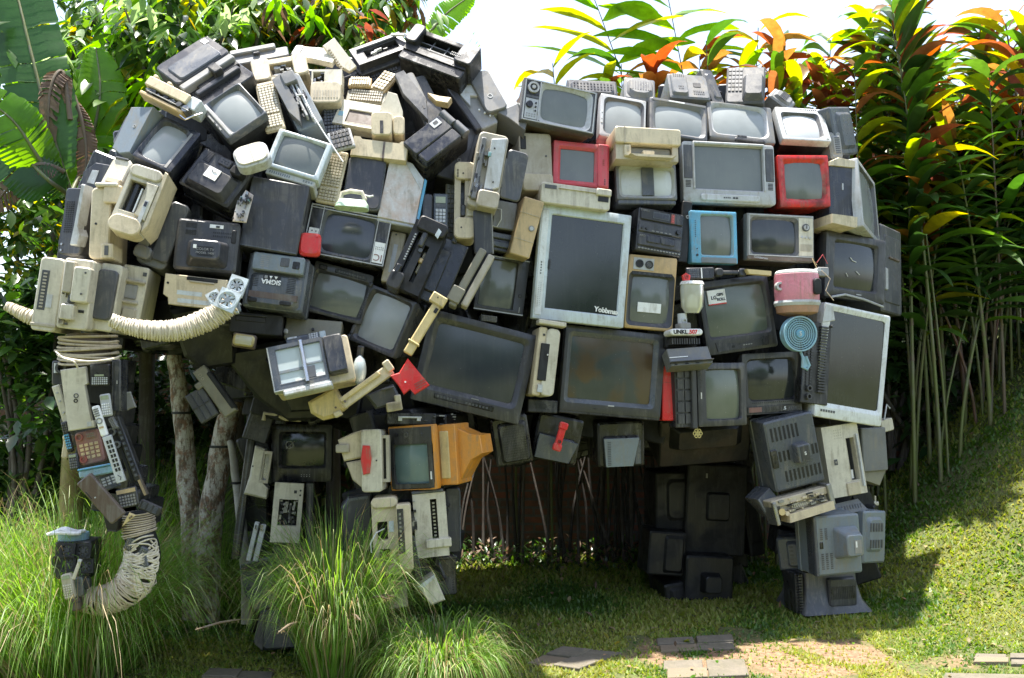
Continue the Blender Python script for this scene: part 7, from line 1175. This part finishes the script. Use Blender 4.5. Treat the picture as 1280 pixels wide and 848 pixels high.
# ---- stepping stones
plastic('stone', (.15, .13, .10), .9, .5, dcol=(.08, .08, .045), bump=.6); plastic('stone2', (.18, .14, .095), .85, .4, dcol=(.2, .18, .1), bump=.6)
def stones(label, quad, rot=0, split=True):
    c = []
    for px, py in quad:
        d = ray(px, py); Y = 0
        p = CAM+d*((.01-CAM.z)/d.z)
        for _ in range(6):
            p = CAM+d*((gh(p.x, p.y)+.008-CAM.z)/d.z)
        c.append(p)
    TL, TR, BR, BL = c; ctr = (TL+TR+BR+BL)/4; root = empty('stepping_stone', label, 'paving slab', ctr)
    k = 0
    for i in (0, 1):
        for j in (0, 1):
            def q(u, v): return (TL.lerp(TR, u)).lerp(BL.lerp(BR, u), v)
            g = .006; u0, u1, v0, v1 = i/2+g, i/2+.5-g, j/2+g, j/2+.5-g; jit = Vector((rg.uniform(-.014, .014), rg.uniform(-.014, .014), rg.uniform(-.006, .005)))
            cs = [q(u0, v0)+jit, q(u1, v0)+jit, q(u1, v1)+jit, q(u0, v1)+jit]; mb = MB()
            up = Vector((0, 0, .016)); cc = sum(cs, Vector())/4
            ins = [p.lerp(cc, .03) for p in cs]
            mb.loft([[tuple(p-up) for p in cs][::-1], [tuple(p+up*.3) for p in cs][::-1], [tuple(p+up*.5) for p in ins][::-1]], ['stone', 'stone2', 'stone', 'stone'][k]); k += 1
            child(mb, 'slab', root)
stones('stepping stone of four slabs tilted like a diamond, left of the bare soil', [(700, 809), (779, 817), (724, 838), (658, 828)])
stones('stepping stone of four grey slabs, upper one beside the bare soil', [(820, 799), (912, 795), (918, 811), (823, 814)])
stones('stepping stone of four slabs at the bottom edge on the bare soil', [(831, 827), (929, 824), (934, 846), (831, 850)])
stones('stepping stone at the lower right on the sunny lawn', [(1222, 818), (1300, 820), (1306, 831), (1215, 831)])
stones('stepping stone at the bottom right corner cut by the frame', [(1180, 844), (1290, 846), (1300, 862), (1172, 860)])
stones('brownish stepping stone at the bottom edge in front of the far front leg', [(262, 838), (345, 840), (338, 858), (240, 858)])
stones('stepping stone almost hidden at the bottom edge left under the grass', [(70, 845), (140, 846), (140, 860), (60, 860)])

# ---- ginger plants (tall stalks, long paired leaves)
def ginger(label, x, y, H, mats, lean=(0, 0), L=.6, start=.42, nl=20, stalk='stalk', group='tall ginger stalks', wd=.1, r=.014, droop=(.5, 1.25), az=None, upk=(.4, .55, .3)):
    z = gh(x, y); root = empty('ginger_plant', label, 'ginger plant', (x, y, z), group)
    pts = []
    for k in range(13):
        t = k/12; pts.append(Vector((x+lean[0]*t**1.6*H, y+lean[1]*t**1.6*H, z+H*t*(1-.12*t*(abs(lean[0])+abs(lean[1]))))))
    mb = MB(); mb.tube(pts, 0, stalk, 7, rs=[r*(1-.7*k/12) for k in range(13)])
    for k in range(3, 9): mb.tube([pts[k], pts[k]+(pts[k+1]-pts[k])*.35], 0, 'drystem' if rg.random() < .4 and stalk != 'barkdark' else stalk, 6, rs=[r*1.2*(1-.06*k), r*.8*(1-.06*k)])
    child(mb, 'stalk', root, smooth=60)
    mb = MB(); az = rg.uniform(0, math.pi)
    az = rg.choice([0, 0, .5, -.5, 1.2, -1.0])+rg.uniform(-.2, .2) if az is None else az
    for i in range(nl):
        t = start+(1-start)*(i+.5)/nl; k = min(11, int(t*12)); f = t*12-k; p = pts[k].lerp(pts[k+1], f); ax = (pts[k+1]-pts[k]).normalized()
        sd = 1 if i % 2 else -1; h = Vector((math.cos(az+rg.uniform(-.3, .3)), math.sin(az+rg.uniform(-.3, .3)), 0))*sd
        tt = (i+.5)/nl; d = (ax*(upk[0]+upk[1]*tt)+h*(1.0-upk[2]*tt)).normalized()
        m_ = mats(tt) if callable(mats) else rg.choice(mats)
        leaf(mb, p, d, L*rg.uniform(.75, 1.15)*(1-.25*tt), wd*rg.uniform(.8, 1.2), m_, rg.uniform(*droop), 7, rg.uniform(.2, .5), roll=rg.uniform(-.5, .5), wave=.12)
    child(mb, 'leaves', root, smooth=60)
    return root
def hot(tt):
    u = rg.random()
    if tt > .4: return 'leafred' if u < .46 else 'leafyellow' if u < .78 else 'leafbright' if u < .82 else 'leafmid'
    return 'leafdark' if u < .6 else 'leafmid' if u < .92 else 'leafyellow'
def green(tt): return 'leafbright' if rg.random() < .6 else 'leafyellow' if rg.random() < .5 else 'leafmid'
def dull(tt):
    u = rg.random(); return 'leafdark' if u < .35 else 'leafmid' if u < .85 else 'leafyellow'
lb = 'tall ginger stalk with red and yellow tinged leaves in the thicket right of the sculpture'
rg = random.Random(21)
spots = []
for i in range(46):
    px = rg.uniform(1135, 1340); Y = rg.uniform(7.35, 8.28); p = at(px, 480, Y); spots.append((p.x, p.y))
for i, (x, y) in enumerate(spots):
    hh = 4.6-gh(x, y)+rg.uniform(-1.3, .35)
    ginger(lb, x, y, hh, hot if i % 3 else dull, (rg.gauss(-.02, .16), rg.uniform(-.12, .05)), rg.uniform(.45, .75), rg.uniform(.36, .55), 34, rg.choice(['stalk', 'stalk', 'stalk', 'stalkred', 'drystem']), wd=.115, r=rg.uniform(.010, .023))
lb2 = 'ginger plant with orange and yellow tips rising behind the right shoulder of the sculpture'
for i in range(22):
    px = rg.uniform(925, 1150); Y = rg.uniform(7.5, 8.2); p = at(px, 480, Y)
    ginger(lb2, p.x, p.y, 4.35+(px-930)/200*.3-gh(p.x, p.y)+rg.uniform(-.45, .3), hot, (rg.uniform(-.14, .14), rg.uniform(-.08, .05)), rg.uniform(.5, .75), .5, 34, 'stalk', 'ginger plants behind the shoulder', wd=.11)
for lab, px, Y, hz, ln, az in (('tall ginger frond with paired bright green leaves behind the woodgrain television', 903, 8.0, 5.6, (-.226, 0), 0), ('second tall green ginger frond crossing behind the top row of sets', 922, 8.1, 5.6, (-.12, 0), 0)):
    p = at(px, 480, Y); rg.seed(px); st = rg.choice
    r_ = ginger(lab, p.x, p.y, hz, lambda tt: 'leafbright' if rg.random() < .8 else 'leafyellow', ln, .95, .68, 17, 'stalkred', None, wd=.20, r=.012, droop=(.35, .7), az=0, upk=(.35, .2, .1))
for lab, px, Y, hz in (('short ginger shoot with red and green leaves left of the woodgrain television top', 690, 8.0, 4.0), ('low ginger shoot with orange leaves behind the rounded black back', 760, 8.05, 4.05), ('low ginger shoot with yellow leaves behind the spine sets', 850, 8.1, 4.2), ('low ginger shoot with dark leaves near the right of the spine', 940, 8.1, 4.3), ('thin ginger shoot peeping up between crown and woodgrain television', 645, 8.1, 3.9)):
    p = at(px, 480, Y); ginger(lab, p.x, p.y, hz-gh(p.x, p.y), hot, (rg.uniform(-.08, .1), 0), .6, .72, 11, 'stalk', None, wd=.12)
rg = random.Random(41)
for i in range(13):
    px = 655+i*23+rg.uniform(-8, 8); p = at(px, 480, rg.uniform(7.7, 8.2)); ginger('ginger shoot with arching green and orange leaves behind the row of sets on the spine', p.x, p.y, 4.15+(px-650)/300*.55+rg.uniform(-.25, .2), hot, (rg.uniform(-.05, .05), 0), .72, .74, 13, 'barkdark', 'ginger shoots behind the spine', wd=.14, droop=(.6, 1.2), upk=(.35, .4, .1))
# low dark understory on the right, in front of the wall
def leafcloud(mb, c, rad, n, mats, L=(.08, .16), wd=.45, clumps=14, droop=.3):
    cs = [Vector((rg.gauss(0, .45), rg.gauss(0, .45), rg.gauss(0, .45))) for _ in range(clumps)]
    for i in range(n):
        q = rg.choice(cs)+Vector((rg.gauss(0, .17), rg.gauss(0, .17), rg.gauss(0, .17)))
        p = Vector((c[0]+q.x*rad[0], c[1]+q.y*rad[1], c[2]+q.z*rad[2]))
        d = Vector((rg.uniform(-1, 1), rg.uniform(-1, 1), rg.uniform(-.9, .4))); l = rg.uniform(*L)
        leaf(mb, p, d, l, l*wd, rg.choice(mats), droop, 3, .25, roll=rg.uniform(-.6, .6))
def shrub(label, x, y, H, rad, n, mats, name='shrub', cat='shrub', L=(.08, .16), wd=.45, clumps=16, group=None, zc=None, trunk=.03, tmat='barkdark', parts=5):
    z = gh(x, y); root = empty(name, label, cat, (x, y, z), group); zc = z+H*.6 if zc is None else zc
    mb = MB()
    for k in range(parts):
        e = Vector((x+rg.uniform(-1, 1)*rad[0]*.8, y+rg.uniform(-1, 1)*rad[1]*.6, zc+rg.uniform(-.4, .8)*rad[2])); b = Vector((x+rg.uniform(-.08, .08), y, z))
        m_ = b.lerp(e, .5)+Vector((rg.uniform(-.15, .15), 0, .1)); mb.tube(spline([b, m_, e], 5), 0, tmat, 7, rs=[trunk*(1-.07*i) for i in range(11)])
    child(mb, 'trunk', root, smooth=60)
    mb = MB(); leafcloud(mb, (x, y, zc), rad, n, mats, L, wd, clumps); child(mb, 'crown', root, smooth=60)
    return root
rg = random.Random(77)
for px, Y, H in ((1150, 8.15, 1.6), (1230, 8.2, 1.9), (1290, 8.2, 2.2), (1190, 8.2, 3.0), (1270, 8.25, 3.4), (1120, 8.2, 2.6)):
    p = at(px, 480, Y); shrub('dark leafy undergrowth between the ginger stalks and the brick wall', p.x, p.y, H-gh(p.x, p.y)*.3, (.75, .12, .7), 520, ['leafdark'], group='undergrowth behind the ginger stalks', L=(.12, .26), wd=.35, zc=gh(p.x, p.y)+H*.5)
plastic('stemdark', (.03, .024, .018), .9, .3, dcol=(.05, .04, .03))
# bare stems in front of the bricks
stems = [(580, 600, 592, 720), (604, 590, 604, 716), (662, 600, 690, 712), (695, 600, 709, 716), (720, 595, 735, 718), (722, 590, 770, 718), (735, 590, 760, 716), (757, 600, 757, 712), (770, 600, 768, 715), (783, 600, 780, 700), (790, 600, 782, 715), (804, 600, 822, 716), (640, 600, 646, 712), (560, 600, 575, 716)]
for _ in range(20):
    a_ = rg.uniform(575, 830); stems.append((a_, rg.uniform(585, 600), a_+rg.gauss(4, 18), rg.uniform(705, 722)))
for a, b, c, d in stems:
    p0, p1 = at(a, b-25, 8.1), at(c, d, 7.9); p1.z = gh(p1.x, p1.y); 
    mb = MB(); mb.tube(spline([p0, p0.lerp(p1, .5)+Vector((rg.uniform(-.05, .05), 0, 0)), p1], 6), 0, rg.choice(['stemdark', 'barkdark', 'stemdark']), 6, rs=[.008+.0008*i for i in range(13)]); tag(mb.build('bare_stem', None, 60), 'thin bare brown stem in front of the brick wall under the belly', 'stem', 'bare stems under the belly')
mb = MB()
for _ in range(1500):
    px = rg.uniform(560, 960); Y = rg.uniform(7.5, 8.3); p = at(px, 480, Y); p.z = gh(p.x, p.y)+rg.uniform(0, .16); leaf(mb, p, Vector((rg.uniform(-1, 1), rg.uniform(-1, 1), .6)), rg.uniform(.04, .09), .03, rg.choice(['leafdark', 'leafmid', 'leafbrown']), .4, 3)
tag(mb.build('undergrowth'), 'low dark ivy like plants at the foot of the brick wall', 'plants', kind='stuff')

# ---- left side thicket
rg = random.Random(99)
L1 = ['leafdark', 'leafdark', 'leafmid']
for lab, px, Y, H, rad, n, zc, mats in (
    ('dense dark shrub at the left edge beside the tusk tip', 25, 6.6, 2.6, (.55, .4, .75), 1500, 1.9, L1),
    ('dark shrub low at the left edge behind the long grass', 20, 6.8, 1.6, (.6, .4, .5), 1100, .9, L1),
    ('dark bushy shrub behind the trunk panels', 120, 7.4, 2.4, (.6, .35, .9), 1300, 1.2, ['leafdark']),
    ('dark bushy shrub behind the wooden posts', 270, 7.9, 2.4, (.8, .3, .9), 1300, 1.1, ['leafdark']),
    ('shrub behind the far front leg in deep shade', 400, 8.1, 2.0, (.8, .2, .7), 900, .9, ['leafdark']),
    ('leafy shrub rising behind the cream muzzle printers', 60, 7.6, 3.0, (.6, .35, .7), 1100, 2.7, ['leafmid', 'leafdark', 'leafyellow'])):
    p = at(px, 480, Y); shrub(lab, p.x, p.y, H, rad, n, mats, zc=zc, L=(.08, .17), wd=.5, clumps=26)
def hangtree(label, px, Y, zc, rad, n, mats, H, L=(.14, .24), clumps=26, trunk=.07, wd=.38, parts=7):
    p = at(px, 480, Y); z = gh(p.x, p.y); root = empty('tree', label, 'tree', (p.x, p.y, z)); b = Vector((p.x, p.y, z)); top = Vector((p.x, p.y, zc-rad[2]*.2))
    mb = MB(); mb.tube(spline([b, b.lerp(top, .5)+Vector((rg.uniform(-.2, .2), 0, 0)), top], 6), 0, 'barkdark', 9, rs=[trunk*(1-.03*i) for i in range(13)])
    ends = []
    for k in range(parts):
        e = Vector((p.x+rg.uniform(-1, 1)*rad[0], p.y+rg.uniform(-1, 1)*rad[1], zc+rg.uniform(-.3, 1)*rad[2])); s0 = b.lerp(top, rg.uniform(.6, 1)); m_ = s0.lerp(e, .5)+Vector((0, 0, .15))
        mb.tube(spline([s0, m_, e], 5), 0, 'barkdark', 6, rs=[trunk*.45*(1-.08*i) for i in range(11)]); ends += [m_, e, m_.lerp(e, .5)]
    child(mb, 'trunk', root, smooth=60)
    mb = MB(); cs = ends+[Vector((p.x+rg.gauss(0, .5)*rad[0], p.y+rg.gauss(0, .5)*rad[1], zc+rg.gauss(0, .5)*rad[2])) for _ in range(clumps)]
    for i in range(n//7):   # drooping sprays of leaves
        c = rg.choice(cs)+Vector((rg.gauss(0, .16), rg.gauss(0, .16), rg.gauss(0, .16))); m_ = rg.choice(mats); az = rg.uniform(0, 6.28)
        for k in range(7):
            a = az+rg.uniform(-1.4, 1.4); leaf(mb, c+Vector((rg.uniform(-.06, .06), rg.uniform(-.06, .06), -.03*k)), Vector((math.cos(a), math.sin(a), rg.uniform(-1.6, -.1))), rg.uniform(*L), rg.uniform(*L)*wd, m_, .5, 4, .25, roll=rg.uniform(-.5, .5))
    child(mb, 'crown', root, smooth=60)
MX = ['leafmid', 'leafmid', 'leafbright', 'leafbright', 'leafyellow', 'leafdark', 'leafpale', 'leafdark']
hangtree('tree with drooping bright leaves at the upper left behind the head', 190, 7.0, 4.1, (.8, .5, .75), 1700, MX, 5)
hangtree('tree with thick grey trunk and hanging leaves above the black flatbed printer', 290, 7.6, 4.7, (.9, .6, .6), 1700, MX, 5, trunk=.1)
hangtree('tree with bronze tinged leaves behind the crown of the head', 420, 7.8, 4.75, (.9, .5, .5), 2200, MX+['leafred', 'leafbrown'], 5)
hangtree('small leaved tree left of the banana plants', 60, 8.6, 5.0, (1.3, .6, .9), 2200, MX, 6)
hangtree('tree filling the gap left of the head behind the banana leaves', 130, 9.4, 3.8, (1.3, .6, 1.0), 2600, MX, 5)
hangtree('feathery pale green tree far behind the black scanner', 495, 10.5, 5.0, (.9, .6, .75), 2600, ['leafbright', 'leafmid', 'leafyellow'], 5, L=(.06, .12), wd=.3)
hangtree('distant green tree behind the left trees', 260, 11.5, 4.8, (2.2, .8, 1.3), 2600, ['leafmid', 'leafbright'], 6, L=(.14, .26))
hangtree('yellow green tree behind the ginger plants at the shoulder', 1060, 9.4, 3.3, (1.1, .5, .8), 2400, ['leafmid', 'leafyellow', 'leafbright', 'leafred'], 5, L=(.16, .3))
hangtree('tall olive tree closing the gap at the upper right', 1225, 9.4, 4.2, (1.1, .5, 1.2), 2400, ['leafmid', 'leafdark', 'leafyellow'], 5, L=(.16, .3))
hangtree('distant dark tree behind the ginger thicket', 1200, 10.8, 3.4, (1.6, .8, 1.2), 2200, ['leafdark', 'leafmid'], 5, L=(.14, .26))
hangtree('leafy tree beyond the left edge beside the banana plants', -150, 7.6, 3.2, (1.1, .6, 1.3), 1800, MX, 5)
p = at(-260, 480, 7.2); shrub('broad dark shrub beyond the left edge', p.x, p.y, 2.4, (1.0, .5, .9), 1200, L1, zc=1.2, L=(.08, .17), wd=.5, clumps=26)
def bananaleaf(mb, P, wd, mat, Y, rib='stalk', tears=.07):
    path = spline([at(x, y, Y+dy) for x, y, dy in P], 20); n = len(path)
    mb.tube(path, 0, rib, 6, rs=[.018*(1-.85*i/n)+.002 for i in range(n)])
    d0 = (path[-1]-path[0]).normalized(); side = d0.cross(Vector((0.15, -1, .35))).normalized(); nn = side.cross(d0)
    for sg in (-1, 1):
        i = int(n*.12); 
        run = []
        for k in range(i, n):
            t = (k-i)/(n-1-i); w = wd*math.sin(math.pi*min(1, t*.93+.05))**.6*rg.uniform(.94, 1.04)
            q = path[k]+side*sg*w+nn*(-w*.12)+Vector((0, 0, -.10*w))+d0*w*.25
            pl = nn*(.0035 if k % 2 else -.0035); q = q+pl*1.3+nn*(.10*w*math.sin(k*.23)); mid = path[k].lerp(q, .5)+nn*w*.10+pl
            run.append((path[k], mid, q))
            if rg.random() < tears and len(run) > 2:
                flush(mb, run, mat); run = [(path[k]+d0*.004, mid+d0*.01, q+d0*.03+Vector((0, 0, -.02)))]
        flush(mb, run, mat)
def flush(mb, run, mat):
    if len(run) < 2: return
    vs = [tuple(p) for r in run for p in r]; fs = []
    for k in range(len(run)-1): a = k*3; fs += [(a, a+1, a+4, a+3), (a+1, a+2, a+5, a+4)]
    mb.add(vs, fs, mat)
def banana(label, bx, Y, leaves, dead=(), stem=.09, H=2.2):
    b = at(bx, 480, Y); b.z = gh(b.x, b.y); root = empty('banana_plant', label, 'banana plant', b)
    mb = MB(); mb.tube([b, b+Vector((.03, 0, H*.5)), b+Vector((.0, 0, H))], 0, 'stalkban', 12, rs=[stem, stem*.85, stem*.6]); child(mb, 'trunk', root, smooth=60)
    for P, wd, mat in leaves:
        mb = MB(); bananaleaf(mb, P, wd, mat, Y); child(mb, 'leaf', root, smooth=60)
    for P, wd in dead:
        mb = MB(); bananaleaf(mb, P, wd, 'leafbrown', Y, 'drystem', .2); child(mb, 'dead_leaf', root, smooth=60)
plastic('stalkban', (.28, .24, .07), .5, .6, dcol=(.14, .07, .03))
rg = random.Random(5)
banana('banana plant with a huge upright leaf at the left edge', 90, 6.4, [
    ([(88, 240, 0), (66, 170, -.1), (45, 90, -.1), (18, -20, 0), (5, -60, .1)], .24, 'bananaleaf'), ([(85, 245, 0), (50, 200, -.2), (15, 150, -.3), (-40, 110, -.4)], .20, 'bananabright'),
    ([(88, 245, 0), (60, 225, -.2), (20, 190, -.2), (-50, 160, -.2)], .22, 'bananaleaf'), ([(90, 240, 0), (110, 190, .2), (125, 120, .2), (120, 60, .3)], .2, 'bananabright')],
    [([(88, 150, -.1), (78, 90, -.1), (62, 120, -.15), (60, 230, -.1)], .08), ([(80, 215, -.1), (50, 205, -.2), (20, 225, -.2), (-10, 260, -.2)], .14), ([(92, 120, 0), (102, 150, 0), (108, 190, 0), (104, 235, 0)], .08)], H=2.7)
banana('banana plant with sunlit yellow green leaves behind the grey blue cover', 135, 7.1, [
    ([(140, 270, 0), (122, 240, 0), (112, 215, 0), (118, 185, 0)], .2, 'bananabright'), ([(145, 260, 0), (150, 200, 0), (152, 150, 0), (140, 95, 0)], .22, 'bananabright'), ([(150, 250, 0), (160, 200, .1), (175, 160, .1), (172, 120, .1)], .2, 'bananaleaf')], H=2.3)
banana('banana plant with a broad leaf showing behind the pale paper tray', 400, 8.3, [
    ([(372, 120, 0), (368, 90, 0), (376, 50, 0), (395, 20, 0)], .3, 'bananabright'), ([(420, 120, 0), (455, 80, 0), (475, 55, 0), (490, 20, 0)], .24, 'bananabright'), ([(400, 120, 0), (350, 80, 0), (310, 60, 0), (280, 62, 0)], .22, 'bananabright')], H=3.0)
banana('banana plant with one leaf reaching into the sky right of the crown', 500, 9.0, [([(520, 60, 0), (543, 34, 0), (562, 14, 0), (590, -6, 0)], .16, 'bananabright')], H=3.2)

# ---- trees behind the photographer, which the glass screens mirror
rg = random.Random(8)
def fartree(x, y, H, rad, lab):
    root = empty('tree', lab, 'tree', (x, y, 0), 'trees behind the camera'); mb = MB(); mb.tube([(x, y, 0), (x, y, H*.6)], 0, 'barkdark', 8, rs=[.25, .12]); child(mb, 'trunk', root)
    mb = MB()
    for _ in range(900):
        v = Vector((rg.gauss(0, 1), rg.gauss(0, 1), rg.gauss(0, 1))).normalized()*rg.uniform(.4, 1)**.4; leaf(mb, (x+v.x*rad, y+v.y*rad, H*.62+v.z*H*.36), (rg.uniform(-1, 1), rg.uniform(-1, 1), rg.uniform(-1, .3)), rg.uniform(.5, .9), .45, rg.choice(['leafdark', 'leafmid']), .2, 2)
    child(mb, 'crown', root)
for k, x in enumerate((-13, -8, -3.5, 1.5, 6, 11)): fartree(x, -9-rg.uniform(0, 3), rg.uniform(4.5, 7.5), rg.uniform(2.2, 3), 'broad leafed tree behind the camera mirrored in the screens')
